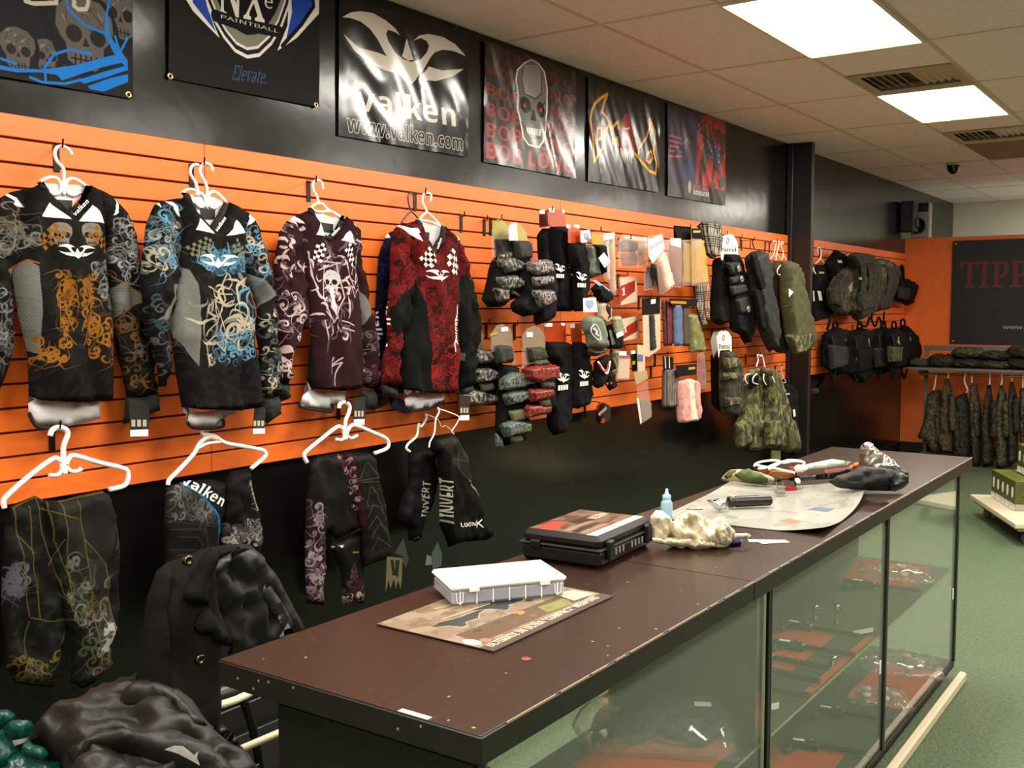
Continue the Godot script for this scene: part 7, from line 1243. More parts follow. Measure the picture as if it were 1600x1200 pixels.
# ---------- counter: two display cases, two worktops, what lies on and in them ----------
func counter() -> void:
	var g: Node3D; var o: MeshInstance3D
	var lam := tri_mat(mat("laminate", Color.WHITE, 0.30), 1.6, noise_tex(51, 0.05, 512, [[0.0, Color(0.15, 0.088, 0.05)], [0.6, Color(0.18, 0.107, 0.062)], [0.78, Color(0.20, 0.122, 0.075)], [1.0, Color(0.36, 0.26, 0.18)]], false, 4.0, 6), null, 1.0, true); lam.uv1_scale = Vector3(1.9, 1.9, 1.9)
	lam.roughness = 0.3
	mat("edge_black", Color(0.06, 0.055, 0.048), 0.45); mat("wear", Color(0.55, 0.46, 0.33), 0.6); mat("case_black", Color(0.04, 0.04, 0.038), 0.4); mat("back_green", Color(0.13, 0.155, 0.09), 0.6); mat("deck_green", Color(0.16, 0.20, 0.13), 0.7); mat("felt", Color(0.62, 0.22, 0.06), 0.95)
	mat("gun_black", Color(0.05, 0.05, 0.052), 0.4); mat("gun_teal", Color(0.10, 0.20, 0.20), 0.35, 0.5); mat("copper", Color(0.52, 0.31, 0.20), 0.45, 0.5); mat("scratch", Color(0.33, 0.23, 0.16), 0.6); tri_mat(mat("rag", Color(0.82, 0.78, 0.67), 1.0), 14.0, null, noise_tex(61, 0.15, 128, [], true, 4.0), 0.7); M.rag.metallic_specular = 0.1; mat("foil", Color(0.78, 0.77, 0.75), 0.28, 0.9); mat("wood", Color(0.62, 0.36, 0.12), 0.5); mat("visor_green", Color(0.26, 0.32, 0.12), 0.7)
	var gl := mat("glass", Color(0.80, 0.88, 0.80, 0.10), 0.03); gl.transparency = BaseMaterial3D.TRANSPARENCY_ALPHA; gl.cull_mode = BaseMaterial3D.CULL_DISABLED
	var X0 := 1.577; var X1 := 2.205
	# worktops
	for s in [[1.243, 0.125, "dark brown worktop at the near end of the counter, under the organiser box"], [0.122, -2.412, "long dark brown worktop at the far end of the counter, under the grey plan sheet"]]:
		g = thing("worktop", s[2], "countertop", Vector3((X0 + X1) / 2, 0.95, (s[0] + s[1]) / 2), "counter worktops"); var L: float = s[0] - s[1]
		obj("slab", MB.new().box(Vector3(0, 0.049, 0), Vector3(X1 - X0 - 0.004, 0.002, L - 0.003), 0.0008).mesh(), lam, g); obj("edge_band", MB.new().box(Vector3(0, 0.0238, 0), Vector3(X1 - X0, 0.0475, L), 0.002).mesh(), M.edge_black, g)
		var wr := MB.new(); var z := -L / 2
		while z < L / 2 - 0.1:
			var l := rng.randf_range(0.03, 0.16); wr.box(Vector3((X1 - X0) / 2 - 0.0005, 0.0485, z + l / 2), Vector3(0.0022, 0.003, l)); z += l + rng.randf_range(0.0, 0.05)
		o = obj("worn_edge", wr.mesh(), M.wear, g); o.set_meta("kind", "stuff")
		var ch := MB.new()
		for k in 26: ch.box(Vector3(rng.randf_range(-0.28, 0.29), 0.0503, rng.randf_range(-L / 2, L / 2)), Vector3(rng.randf_range(0.002, 0.006), 0.0008, rng.randf_range(0.002, 0.006)))
		var sm := MB.new()
		for k in 16: sm.box(Vector3(rng.randf_range(-0.27, 0.28), 0.0502, rng.randf_range(-L / 2, L / 2)), Vector3(0.0007, 0.0005, rng.randf_range(0.01, 0.035)), 0.0, Basis(Vector3.UP, rng.randf_range(-1.5, 1.5)))
		if s[0] > 1.0:
			for k in 7: ch.box(Vector3(rng.randf_range(-0.28, 0.2), rng.randf_range(0.012, 0.04), L / 2 + 0.0004), Vector3(0.004, 0.004, 0.0008))
		o = obj("scratches", sm.mesh(), M.scratch, g); o.set_meta("kind", "stuff")
		o = obj("chips", ch.mesh(), M.wear, g); o.set_meta("kind", "stuff")
	# cases
	var CX0 := 1.70; var CX1 := 2.16
	for s in [[1.205, -0.062, "near glass display case with black end panel and open back", [1.19, -0.050]], [-0.078, -2.375, "long far glass display case with two front panes and dark back panel", [-0.09, -1.22, -2.36]]]:
		var zc: float = (s[0] + s[1]) / 2; var L: float = s[0] - s[1]; g = thing("display_case", s[2], "display case", Vector3((CX0 + CX1) / 2, 0, zc), "glass display cases"); var hx := (CX1 - CX0) / 2
		obj("plinth", MB.new().box(Vector3(0, 0.03, 0), Vector3(CX1 - CX0 - 0.05, 0.06, L - 0.02), 0.003).mesh(), M.case_black, g); obj("deck", MB.new().box(Vector3(0, 0.07, 0), Vector3(CX1 - CX0, 0.02, L), 0.002).mesh(), M.deck_green, g); obj("top_frame", MB.new().box(Vector3(0, 0.94, 0), Vector3(CX1 - CX0, 0.02, L), 0.002).mesh(), M.case_black, g); obj("front_rail", MB.new().box(Vector3(hx - 0.006, 0.066, 0), Vector3(0.018, 0.036, L), 0.002).mesh(), M.case_black, g)
		obj("shelf", MB.new().box(Vector3(0, 0.497, 0), Vector3(CX1 - CX0 - 0.03, 0.006, L - 0.03), 0.001).mesh(), M.deck_green, g); obj("shelf_edge", MB.new().box(Vector3(hx - 0.014, 0.497, 0), Vector3(0.003, 0.008, L - 0.03), 0.001).mesh(), M.wear, g)
		var zs: Array = s[3]
		for k in zs.size():
			var white: bool = k == (zs.size() - 1 if s[0] > 1.0 else -1)
			obj("post", MB.new().box(Vector3(hx - 0.004, 0.51, zs[k] - zc), Vector3(0.02, 0.87, 0.02), 0.002).mesh(), M.chrome if white else M.case_black, g)
			if not white: obj("post_trim", MB.new().box(Vector3(hx + 0.0065, 0.5, zs[k] - zc - 0.012), Vector3(0.003, 0.85, 0.005), 0.001).mesh(), M.alu, g)
			obj("post", MB.new().box(Vector3(-hx + 0.012, 0.51, zs[k] - zc), Vector3(0.02, 0.86, 0.02), 0.002).mesh(), M.case_black, g)
			if k > 0:
				var m: float = (zs[k - 1] + zs[k]) / 2.0 - zc; var w: float = zs[k - 1] - zs[k] - 0.02
				var pm := MB.new(); pm.quad(Vector3(hx, 0.09, m + w / 2), Vector3(hx, 0.09, m - w / 2), Vector3(hx, 0.93, m - w / 2), Vector3(hx, 0.93, m + w / 2)); obj("glass_pane", pm.mesh(), gl, g)
				obj("pane_clip", MB.new().box(Vector3(hx + 0.004, 0.40, m - w / 2 + 0.05), Vector3(0.006, 0.05, 0.012), 0.002).mesh(), M.tag_white, g)
		if s[0] > 1.0: obj("end_panel", MB.new().box(Vector3(0, 0.5, L / 2 - 0.006), Vector3(CX1 - CX0, 0.86, 0.016), 0.002).mesh(), M.case_black, g)
		else:
			obj("end_panel", MB.new().box(Vector3(0, 0.51, L / 2 - 0.004), Vector3(CX1 - CX0 - 0.02, 0.86, 0.008), 0.002).mesh(), M.back_green, g)
			obj("back_panel", MB.new().box(Vector3(-hx + 0.006, 0.5, L / 4), Vector3(0.012, 0.86, L / 2 - 0.01), 0.002).mesh(), M.back_green, g); obj("back_panel", MB.new().box(Vector3(-hx + 0.022, 0.5, -L / 4), Vector3(0.012, 0.86, L / 2 - 0.01), 0.002).mesh(), M.back_green, g)
			var pe := MB.new(); pe.quad(Vector3(hx - 0.02, 0.09, -L / 2 + 0.002), Vector3(-hx + 0.03, 0.09, -L / 2 + 0.002), Vector3(-hx + 0.03, 0.93, -L / 2 + 0.002), Vector3(hx - 0.02, 0.93, -L / 2 + 0.002)); obj("glass_pane", pe.mesh(), gl, g)
	g = thing("floor_rail", "cream rail lying on the floor along the foot of the long display case", "rail", Vector3(2.205, 0, -1.2)); obj("rail", MB.new().box(Vector3(0, 0.022, 0), Vector3(0.034, 0.044, 2.3), 0.008).mesh(), M.cream, g)
	in_cases(); on_counter()

func lying(called: String, category: String, label: String, at: Vector3, turn: float, group := "") -> Node3D:
	var g := thing(called, label, category, at, group); g.rotation.y = turn; return g
func marker(label: String, at: Vector3, turn: float, m: Material, s := 1.0) -> void:      # a paintball marker lying on its side
	var g := lying("paintball_marker", "marker", label, at - Vector3(0.10, 0, 0), turn, "markers and parts in the cases")
	obj("body", MB.new().box(Vector3(0, 0.018, 0) * s, Vector3(0.16, 0.034, 0.045) * s, 0.006).mesh(), m, g); obj("barrel", MB.new().tube(PackedVector3Array([Vector3(0.08, 0.018, -0.008) * s, Vector3(0.30, 0.018, -0.008) * s]), 0.011 * s, 10).mesh(), M.gun_black, g)
	obj("grip", MB.new().box(Vector3(-0.05, 0.016, 0.06) * s, Vector3(0.04, 0.026, 0.085) * s, 0.008, Basis(Vector3.UP, 0.25)).mesh(), M.gun_black, g); obj("feed_neck", MB.new().tube(PackedVector3Array([Vector3(0.03, 0.018, -0.02) * s, Vector3(0.035, 0.018, -0.06) * s]), 0.014 * s, 10).mesh(), m, g); obj("trigger_guard", MB.new().tube(rounded(PackedVector3Array([Vector3(-0.02, 0.016, 0.022) * s, Vector3(-0.005, 0.016, 0.05) * s, Vector3(-0.035, 0.016, 0.055) * s])), 0.003, 6).mesh(), M.gun_black, g)
	obj("price_sticker", MB.new().box(Vector3(-0.01, 0.0365, 0) * s, Vector3(0.05, 0.001, 0.022) * s).mesh(), M.tag_white, g)
func in_cases() -> void:
	var FG := "orange felt squares in the cases"
	for s in [["orange felt square in the near case under the bagged goggles", 1.95, 0.5005, 0.14, 0.30, 0.36], ["orange felt square on the upper shelf of the middle bay", 1.88, 0.5005, -0.90, 0.28, 0.46], ["orange felt strip along the front of the middle bay's shelf", 2.125, 0.5005, -0.85, 0.025, 0.66], ["orange felt square on the upper shelf of the far bay", 1.92, 0.5005, -2.10, 0.30, 0.42], ["orange felt square on the bottom deck of the middle bay", 1.92, 0.0805, -0.93, 0.30, 0.36], ["orange felt square on the bottom deck of the far bay", 2.02, 0.0805, -1.90, 0.24, 0.52]]:
		tag(obj("felt_square", MB.new().box(Vector3.ZERO, Vector3(s[4], 0.003, s[5]), 0.001).mesh(), M.felt, self), s[0], "felt", FG); get_child(-1).position = Vector3(s[1], s[2] + 0.0015, s[3])
	var y := 0.504
	for k in 4:     # long black barrels with white labels
		var g := lying("gun_barrel", "barrel", "black barrel with white label in the near case, %s from the front" % ["first", "second", "third", "fourth"][k], Vector3(1.86, 0.5, 0.52 + k * 0.075), -0.12, "barrels in the near case")
		obj("tube", MB.new().lathe([[0, -0.22], [0.014, -0.22], [0.016, -0.2], [0.016, 0.05], [0.013, 0.06], [0.013, 0.2], [0.016, 0.21], [0.015, 0.22], [0, 0.22]], Transform3D(Basis(Vector3.BACK, PI / 2), Vector3(0, 0.017, 0)), 14).mesh(), M.gun_black, g)
		obj("label_band", MB.new().lathe([[0.0168, -0.05], [0.0168, 0.05]], Transform3D(Basis(Vector3.BACK, PI / 2), Vector3(-0.05 + 0.04 * (k % 2), 0.017, 0)), 14).mesh(), M.tag_white, g)
	# goggles in a clear bag
	var gg := lying("goggle_bag", "goggles", "clear bag holding black goggles with coiled straps in the near case", Vector3(1.90, y, 0.03), 0.5)
	obj("bag", MB.new().puff(PackedVector2Array([Vector2(-0.20, -0.14), Vector2(0.2, -0.16), Vector2(0.23, 0.05), Vector2(0.12, 0.16), Vector2(-0.12, 0.17), Vector2(-0.24, 0.04)]), 0.085, 0.03, Transform3D(Basis(Vector3(1, 0, 0), Vector3(0, 0, -1), Vector3(0, 1, 0)), Vector3(0, 0.004, 0)), Rect2(), 0.1, 0.02, Vector2(20, 20), 5, 0.05).mesh(), M.clear_bag, gg)
	for k in 2:
		var pts := []
		for i in 25: pts.append(Vector3(cos(i * 0.26) * 0.09 + (k - 0.5) * 0.16, 0.032 + 0.016 * sin(i * 0.9), sin(i * 0.26) * 0.065)); 
		rod(gg, "strap", pts, 0.014, M.gear_dark); obj("lens_frame", MB.new().box(Vector3((k - 0.5) * 0.16, 0.03, 0), Vector3(0.10, 0.06, 0.07), 0.02).mesh(), M.gun_black, gg)
	obj("price_sticker", MB.new().box(Vector3(0.12, 0.086, -0.02), Vector3(0.045, 0.001, 0.03)).mesh(), M.tag_white, gg); obj("price_sticker", MB.new().box(Vector3(-0.13, 0.08, 0.02), Vector3(0.05, 0.001, 0.022)).mesh(), M.tag_white, gg)
	marker("black marker with white sticker on the near part of the middle bay's shelf", Vector3(2.03, y, -0.42), 0.1, M.gun_black, 0.75); marker("black marker second from the near post on the middle bay's shelf", Vector3(2.00, y, -0.57), 0.05, M.gun_black, 0.8); marker("teal and black marker in the middle of the middle bay's shelf", Vector3(2.03, y, -0.87), 0.1, M.gun_teal, 0.75); marker("dark marker between the teal one and the near post in the middle bay", Vector3(1.98, y, -0.71), 0.0, M.gun_black, 0.8); marker("small black marker at the far end of the middle bay's shelf", Vector3(1.98, y, -1.10), 0.0, M.gun_black, 0.75)
	marker("dark marker on the bottom deck of the middle bay", Vector3(2.02, 0.084, -1.06), 0.2, M.gun_black, 0.8); marker("dark marker at the near end of the middle bay's bottom deck", Vector3(2.0, 0.084, -0.62), 0.1, M.gun_black, 0.8); marker("dark marker on the bottom deck of the far bay", Vector3(2.0, 0.084, -1.42), 0.15, M.gun_black, 0.8); marker("black marker on the upper shelf of the far bay", Vector3(2.0, y, -1.80), 0.1, M.gun_black, 0.8)
	for s in [[1.90, -1.25, "upright chrome fitting at the back of the middle bay's shelf", 0.055], [1.98, -1.25, "second upright chrome fitting at the back of the middle bay's shelf", 0.07], [2.11, -0.80, "small chrome fitting near the front edge of the middle bay's shelf", 0.03]]:
		var g := thing("air_fitting", s[2], "fitting", Vector3(s[0], y, s[1]), "chrome fittings"); obj("stem", MB.new().lathe([[0.012, 0], [0.014, 0.004], [0.008, 0.01], [0.008, s[3] * 0.7], [0.013, s[3] * 0.75], [0.013, s[3]], [0, s[3]]], Transform3D(), 14).mesh(), M.chrome, g); obj("side_port", MB.new().tube(PackedVector3Array([Vector3(0, s[3] * 0.8, 0), Vector3(0.022, s[3] * 0.8, 0)]), 0.006, 8).mesh(), M.chrome, g)
	for s in [[2.10, y, -1.17, "white price card on the middle bay's shelf near the far post"], [2.08, y, -0.30, "white folded leaflet on the middle bay's shelf near the white post"]]:
		var g := lying("price_card", "card", s[3], Vector3(s[0], s[1], s[2]), 0.3, "white cards in the cases"); obj("card", MB.new().box(Vector3(0, 0.012, 0), Vector3(0.07, 0.002, 0.05), 0.0005, Basis(Vector3.BACK, 0.3)).mesh(), M.tag_white, g); obj("stand", MB.new().box(Vector3(0, 0.004, 0), Vector3(0.02, 0.008, 0.02), 0.001).mesh(), M.gun_black, g)
	for s in [[1.98, y, -2.05, "clear bag of pale fittings on the upper shelf of the far bay", 0.15], [1.99, 0.084, -2.12, "clear bag of pale parts on the bottom deck of the far bay", 0.17], [2.02, 0.084, -1.68, "clear bag of greenish parts at the front of the far bay's deck", 0.12]]:
		var g := lying("parts_bag", "bag", s[3], Vector3(s[0], s[1], s[2]), 0.4, "bags of parts in the far bay"); var T := Transform3D(Basis(Vector3(1, 0, 0), Vector3(0, 0, -1), Vector3(0, 1, 0)), Vector3(0, 0.01, 0)); var w: float = s[4]
		obj("bag", MB.new().puff(PackedVector2Array([Vector2(-w, -w * 0.8), Vector2(w, -w), Vector2(w * 1.0, w * 0.6), Vector2(0, w), Vector2(-w * 1.0, w * 0.5)]), 0.035, 0.03, T, Rect2(), 0.08, 0.012, Vector2(22, 22), int(w * 99), 0.05).mesh(), M.clear_bag, g)
		for k in 5: obj("part", MB.new().lathe([[0, 0], [0.012, 0], [0.012, 0.02], [0.02, 0.024], [0.02, 0.034], [0, 0.036]], Transform3D(Basis(), Vector3(cos(k * 1.3) * w * 0.5, 0.002, sin(k * 1.3) * w * 0.5)), 12).mesh(), M.pale_packet, g)

func on_counter() -> void:
	var g: Node3D; var H := Basis(Vector3(1, 0, 0), Vector3(0, 0, -1), Vector3(0, 1, 0))
	# mat with printed gear
	g = thing("counter_mat", "printed tan counter mat with a row of white lettering, under the organiser box", "mat", Vector3(1.8375, 1.0, 0.68)); obj("base", MB.new().box(Vector3(0, 0.002, 0), Vector3(0.305, 0.0036, 0.47), 0.001).mesh(), M.edge_black, g)
	var p := Pic.new(Rect2(-0.1525, -0.235, 0.305, 0.47), 1900, Color(0.48, 0.41, 0.34))        # x, -z
	p.blotch(3, 9.0, 0.1, Color(0.53, 0.47, 0.39)); p.blotch(4, 14.0, 0.25, Color(0.42, 0.35, 0.28)); p.poly(PackedVector2Array([Vector2(0.118, -0.235), Vector2(0.1525, -0.235), Vector2(0.1525, 0.235), Vector2(0.118, 0.235)]), Color(0.30, 0.23, 0.20)); p.poly(PackedVector2Array([Vector2(0.03, -0.20), Vector2(0.10, -0.21), Vector2(0.112, 0.20), Vector2(0.05, 0.16)]), Color(0.34, 0.25, 0.17))
	p.text("ULTIMATE IN ULTRA \"COMPACT\" WEAPONS", Vector2(0.136, -0.215), Vector2(0.136, 0.205), Vector2(0.116, -0.215), Color(0.82, 0.78, 0.66), "Droid Sans")
	for s in [[-0.02, -0.10, 1.0], [-0.02, 0.06, 1.2]]:       # two outlined rifles
		var R := PackedVector2Array()
		for k in [[-0.02,-0.09], [0.0,-0.06], [0.03,-0.05], [0.03,-0.03], [0.015,-0.02], [0.02,0.02], [0.0,0.05], [-0.005,0.10], [-0.015,0.10], [-0.018,0.0], [-0.03,-0.05]]: R.append(Vector2(s[0] + k[0] * s[2], s[1] + k[1] * s[2]))
		p.poly(R, Color(0.17, 0.18, 0.17)); p.stroke(R, 0.002, Color(0.70, 0.64, 0.52))
	for s in [[-0.12,-0.08, -0.10,0.02], [-0.10,-0.10, -0.085,0.0], [-0.06,-0.13, -0.045,0.02]]: p.stroke(PackedVector2Array([Vector2(s[0], s[1]), Vector2(s[2], s[3])]), 0.007, Color(0.62, 0.55, 0.42))
	p.poly(PackedVector2Array([Vector2(-0.13, 0.0), Vector2(-0.105, 0.0), Vector2(-0.105, 0.10), Vector2(-0.13, 0.10)]), Color(0.66, 0.20, 0.16)); p.poly(PackedVector2Array([Vector2(0.06, 0.06), Vector2(0.10, 0.04), Vector2(0.11, 0.13), Vector2(0.07, 0.15)]), Color(0.44, 0.46, 0.22)); p.ell(Vector2(0.085, -0.215), Vector2(0.022, 0.014), Color(0.85, 0.82, 0.76)); p.ell(Vector2(0.10, -0.19), Vector2(0.012, 0.012), Color(0.72, 0.40, 0.28)); p.ell(Vector2(0.05, 0.0), Vector2(0.012, 0.016), Color(0.72, 0.46, 0.20)); p.poly(PackedVector2Array([Vector2(0.03, 0.17), Vector2(0.10, 0.15), Vector2(0.108, 0.225), Vector2(0.05, 0.225)]), Color(0.76, 0.70, 0.58))
	for k in 14: p.ell(Vector2(0.05 + 0.04 * sin(k * 2.1), -0.15 + k * 0.022), Vector2(0.008, 0.012), Color(0.22, 0.17, 0.12).lerp(Color(0.55, 0.44, 0.30), (k * 0.37) - floor(k * 0.37)))
	var mb := MB.new(); mb.quad(Vector3(-0.1525, 0.0042, 0.235), Vector3(0.1525, 0.0042, 0.235), Vector3(0.1525, 0.0042, -0.235), Vector3(-0.1525, 0.0042, -0.235)); obj("print", mb.mesh(), mat("", Color.WHITE, 0.4, 0.0, p.tex()), g)
	# organiser box
	g = lying("organiser_box", "storage box", "translucent white organiser box with compartments, on the printed mat", Vector3(1.754, 1.0045, 0.571), atan2(0.228, 0.162)); var fr := mat("frosted", Color(0.72, 0.74, 0.80, 0.62), 0.4); fr.transparency = BaseMaterial3D.TRANSPARENCY_ALPHA
	obj("tray", MB.new().box(Vector3(0, 0.017, 0), Vector3(0.272, 0.034, 0.156), 0.006).mesh(), fr, g); obj("lid", MB.new().box(Vector3(0, 0.041, 0), Vector3(0.28, 0.013, 0.164), 0.005).mesh(), M.white_plastic, g)
	for k in 7: obj("divider", MB.new().box(Vector3(-0.117 + k * 0.039, 0.017, 0.0787), Vector3(0.003, 0.032, 0.003), 0.0008).mesh(), M.white_plastic, g)
	for k in [-1, 1]:
		obj("latch", MB.new().box(Vector3(k * 0.085, 0.036, 0.083), Vector3(0.024, 0.012, 0.005), 0.0015).mesh(), M.white_plastic, g); rod(g, "latch_loop", [Vector3(k * 0.118 - 0.008, 0.03, 0.0795), Vector3(k * 0.118 - 0.006, 0.008, 0.0795), Vector3(k * 0.118 + 0.006, 0.008, 0.0795), Vector3(k * 0.118 + 0.008, 0.03, 0.0795)], 0.0013, M.white_plastic, 6)
	var e := []
	for k in 25: e.append(Vector3(cos(TAU * k / 24) * 0.022, 0.0478, sin(TAU * k / 24) * 0.014))
	rod(g, "emblem_ring", e, 0.0008, M.card_pale, 5); obj("emblem_mark", MB.new().box(Vector3(0, 0.0477, 0), Vector3(0.014, 0.001, 0.008), 0.0003).mesh(), M.card_pale, g)
	for k in 8: obj("mark", MB.new().box(Vector3(-0.05 + k * 0.014, 0.0477, 0.032), Vector3(0.008, 0.0006, 0.003)).mesh(), M.card_pale, g)
	for k in [-1, 0, 1]: obj("hinge", MB.new().box(Vector3(k * 0.09, 0.036, -0.0825), Vector3(0.03, 0.01, 0.005), 0.001).mesh(), M.white_plastic, g)
	# hard case
	g = lying("hard_case", "case", "black hard plastic case with a printed lid, beside the beige rag", Vector3(1.716, 1.0, 0.098), 0.06)
	obj("lower_shell", MB.new().box(Vector3(0, 0.026, 0), Vector3(0.236, 0.05, 0.326), 0.012).mesh(), M.black_plastic, g); obj("upper_shell", MB.new().box(Vector3(0, 0.066, 0), Vector3(0.230, 0.036, 0.320), 0.012).mesh(), M.black_plastic, g); obj("seam_rib", MB.new().box(Vector3(0, 0.049, 0), Vector3(0.242, 0.006, 0.332), 0.002).mesh(), M.gear_dark, g)
	for z in [0.115, -0.12]:
		obj("latch", MB.new().box(Vector3(0.124, 0.045, z), Vector3(0.014, 0.052, 0.03), 0.004).mesh(), M.black_plastic, g)
	for z in [-0.06, 0.06]:
		for k in 4: obj("rib", MB.new().box(Vector3(0.1185, 0.032, z + (k - 1.5) * 0.022), Vector3(0.006, 0.018, 0.006), 0.002).mesh(), M.card_pale, g)
	obj("end_tab", MB.new().box(Vector3(-0.07, 0.05, 0.166), Vector3(0.03, 0.02, 0.014), 0.003).mesh(), M.black_plastic, g); obj("hinge_tab", MB.new().box(Vector3(-0.124, 0.06, -0.08), Vector3(0.016, 0.02, 0.06), 0.004).mesh(), M.black_plastic, g)
	p = Pic.new(Rect2(-0.1, -0.145, 0.2, 0.29), 1900, Color(0.40, 0.32, 0.25)); p.blotch(7, 16.0, 0.1, Color(0.30, 0.20, 0.16)); p.poly(PackedVector2Array([Vector2(0.07, -0.145), Vector2(0.1, -0.145), Vector2(0.1, 0.145), Vector2(0.07, 0.145)]), Color(0.82, 0.76, 0.68)); p.poly(PackedVector2Array([Vector2(0.07, -0.01), Vector2(0.1, -0.01), Vector2(0.1, 0.0), Vector2(0.07, 0.0)]), Color(0.5, 0.42, 0.36)); p.poly(PackedVector2Array([Vector2(-0.09, -0.14), Vector2(-0.03, -0.14), Vector2(-0.04, -0.05), Vector2(-0.085, -0.04)]), Color(0.66, 0.22, 0.16)); p.poly(PackedVector2Array([Vector2(-0.05, -0.03), Vector2(-0.01, -0.04), Vector2(0.0, 0.05), Vector2(-0.04, 0.08)]), Color(0.22, 0.10, 0.09))
	for k in 3: p.poly(PackedVector2Array([Vector2(-0.01 + k * 0.026, -0.13), Vector2(0.012 + k * 0.026, -0.13), Vector2(0.008 + k * 0.026, 0.02), Vector2(-0.006 + k * 0.026, 0.0)]), Color(0.50, 0.44, 0.36) if k != 1 else Color(0.16, 0.14, 0.13))
	p.text("ULTRA", Vector2(0.0, 0.045), Vector2(0.0, 0.13), Vector2(-0.028, 0.045), Color(0.80, 0.74, 0.62), "Droid Sans"); p.stroke(PackedVector2Array([Vector2(0.058, -0.14), Vector2(0.058, 0.14)]), 0.004, Color(0.60, 0.30, 0.16))
	mb = MB.new(); mb.quad(Vector3(-0.1, 0.0846, 0.145), Vector3(0.1, 0.0846, 0.145), Vector3(0.1, 0.0846, -0.145), Vector3(-0.1, 0.0846, -0.145)); obj("lid_print", mb.mesh(), mat("", Color.WHITE, 0.35, 0.0, p.tex()), g)
	# plan sheet
	g = thing("plan_sheet", "large greyish laminated plan sheet with a curled far corner", "sheet", Vector3(1.9, 1.0, -0.85)); p = Pic.new(Rect2(0, 0, 1, 1), 480, Color(0.60, 0.60, 0.565)); p.blotch(2, 3.0, 0.1, Color(0.64, 0.64, 0.60)); p.blotch(9, 5.0, 0.35, Color(0.54, 0.55, 0.51))
	for k in 30: p.ell(Vector2(0.5 + 0.35 * sin(k * 3.7), 0.25 + 0.4 * absf(sin(k * 1.9))), Vector2(0.006, 0.003), Color(0.42, 0.40, 0.34))
	p.poly(PackedVector2Array([Vector2(0.72, 0.45), Vector2(0.86, 0.42), Vector2(0.88, 0.5), Vector2(0.76, 0.52)]), Color(0.38, 0.46, 0.54)); p.poly(PackedVector2Array([Vector2(0.66, 0.18), Vector2(0.78, 0.12), Vector2(0.8, 0.2), Vector2(0.7, 0.24)]), Color(0.60, 0.48, 0.38)); p.poly(PackedVector2Array([Vector2(0.1, 0.80), Vector2(0.35, 0.78), Vector2(0.36, 0.9), Vector2(0.12, 0.92)]), Color(0.66, 0.65, 0.60))
	var C := [Vector2(1.665, -0.42), Vector2(2.18, -0.47), Vector2(2.125, -1.27), Vector2(1.60, -1.16)]; mb = MB.new()
	for side in 2:
		var Q := PackedVector3Array(); var U := PackedVector2Array(); var F := PackedInt32Array(); var n := 30
		for j in n + 1:
			for i in n + 1:
				var a := float(i) / n; var b := float(j) / n; var w: Vector2 = C[0].lerp(C[1], a).lerp(C[3].lerp(C[2], a), b); var h := 0.0022 + 0.004 * (0.5 + 0.5 * sin(a * 7 + b * 3)) * a + 0.05 * pow(clampf((a + b - 1.25) / 0.75, 0, 1), 1.6) + 0.02 * pow(clampf((a - b - 0.72) / 0.28, 0, 1), 1.5) + 0.012 * pow(clampf((b - a - 0.6) / 0.4, 0, 1), 1.5)
				Q.append(Vector3(w.x - 1.9 - 0.06 * pow(clampf((a + b - 1.4) / 0.6, 0, 1), 2), h - side * 0.0008, w.y + 0.85)); U.append(Vector2(a, 1.0 - b))
				if i < n and j < n:
					var k := j * (n + 1) + i
					if side == 0: F.append_array([k, k + 1, k + n + 2, k, k + n + 2, k + n + 1])
					else: F.append_array([k, k + n + 2, k + 1, k, k + n + 1, k + n + 2])
		mb.smooth(Q, F, U)
	obj("sheet", mb.mesh(), mat("", Color.WHITE, 0.22, 0.0, p.tex()), g)
	# rag, bottle, small things
	var B := Basis(Vector3.UP, 0.62) * Basis(Vector3.RIGHT, -0.35); var R := "P6"; var S := func(k: float, l: float) -> Vector2: return Vector2(1010 + k / 6.956, 740 + l / 6.956)
	var pl := func(a: Array) -> PackedVector2Array:
		var r := PackedVector2Array()
		for i in range(0, a.size(), 2): r.append(S.call(a[i], a[i + 1]))
		return r
	var b := hy(1075, 838, 1.03); g = thing("rag", "crumpled beige cloth rag beside the black hard case", "cloth", b)
	body(g, "cloth", pl.call([40,470, 110,390, 180,400, 250,450, 290,520, 380,440, 490,405, 590,440, 660,510, 700,560, 735,490, 785,470, 860,520, 950,640, 960,690, 880,800, 620,800, 300,790, 60,745, 45,600]), B, 0.0, 0.035, M.rag, {"fold": 0.034, "freq": Vector2(26, 15), "sd": 5, "rim": 0.022, "cell": 0.0065})
	for s in [[[295,560, 380,450, 480,410, 520,430, 420,500, 370,620, 420,690, 330,680], 0.034, 0.014], [[720,560, 780,480, 850,530, 900,640, 860,760, 800,700, 770,600], 0.03, 0.016], [[60,700, 300,690, 560,710, 700,740, 870,795, 620,802, 300,792, 70,750], 0.035, 0.014], [[930,680, 960,650, 1120,650, 1165,690, 960,712], 0.01, 0.008]]: body(g, "fold", pl.call(s[0]), B, s[1], s[2], M.rag, {"fold": 0.02, "freq": Vector2(34, 24), "sd": int(s[0][0]), "rim": 0.016, "cell": 0.0065})
	g = thing("dropper_bottle", "small pale blue dropper bottle behind the beige rag", "bottle", Vector3(1.69, 1.0065, -0.43)); var bl := mat("bottle_blue", Color(0.62, 0.76, 0.84), 0.3); obj("bottle", MB.new().lathe([[0, 0], [0.018, 0], [0.019, 0.004], [0.019, 0.045], [0.012, 0.056], [0.012, 0.058]], Transform3D(), 20).mesh(), bl, g); obj("cap", MB.new().lathe([[0.012, 0.056], [0.0135, 0.058], [0.0135, 0.07], [0.006, 0.074], [0.004, 0.09], [0.0, 0.092]], Transform3D(), 16).mesh(), bl, g)
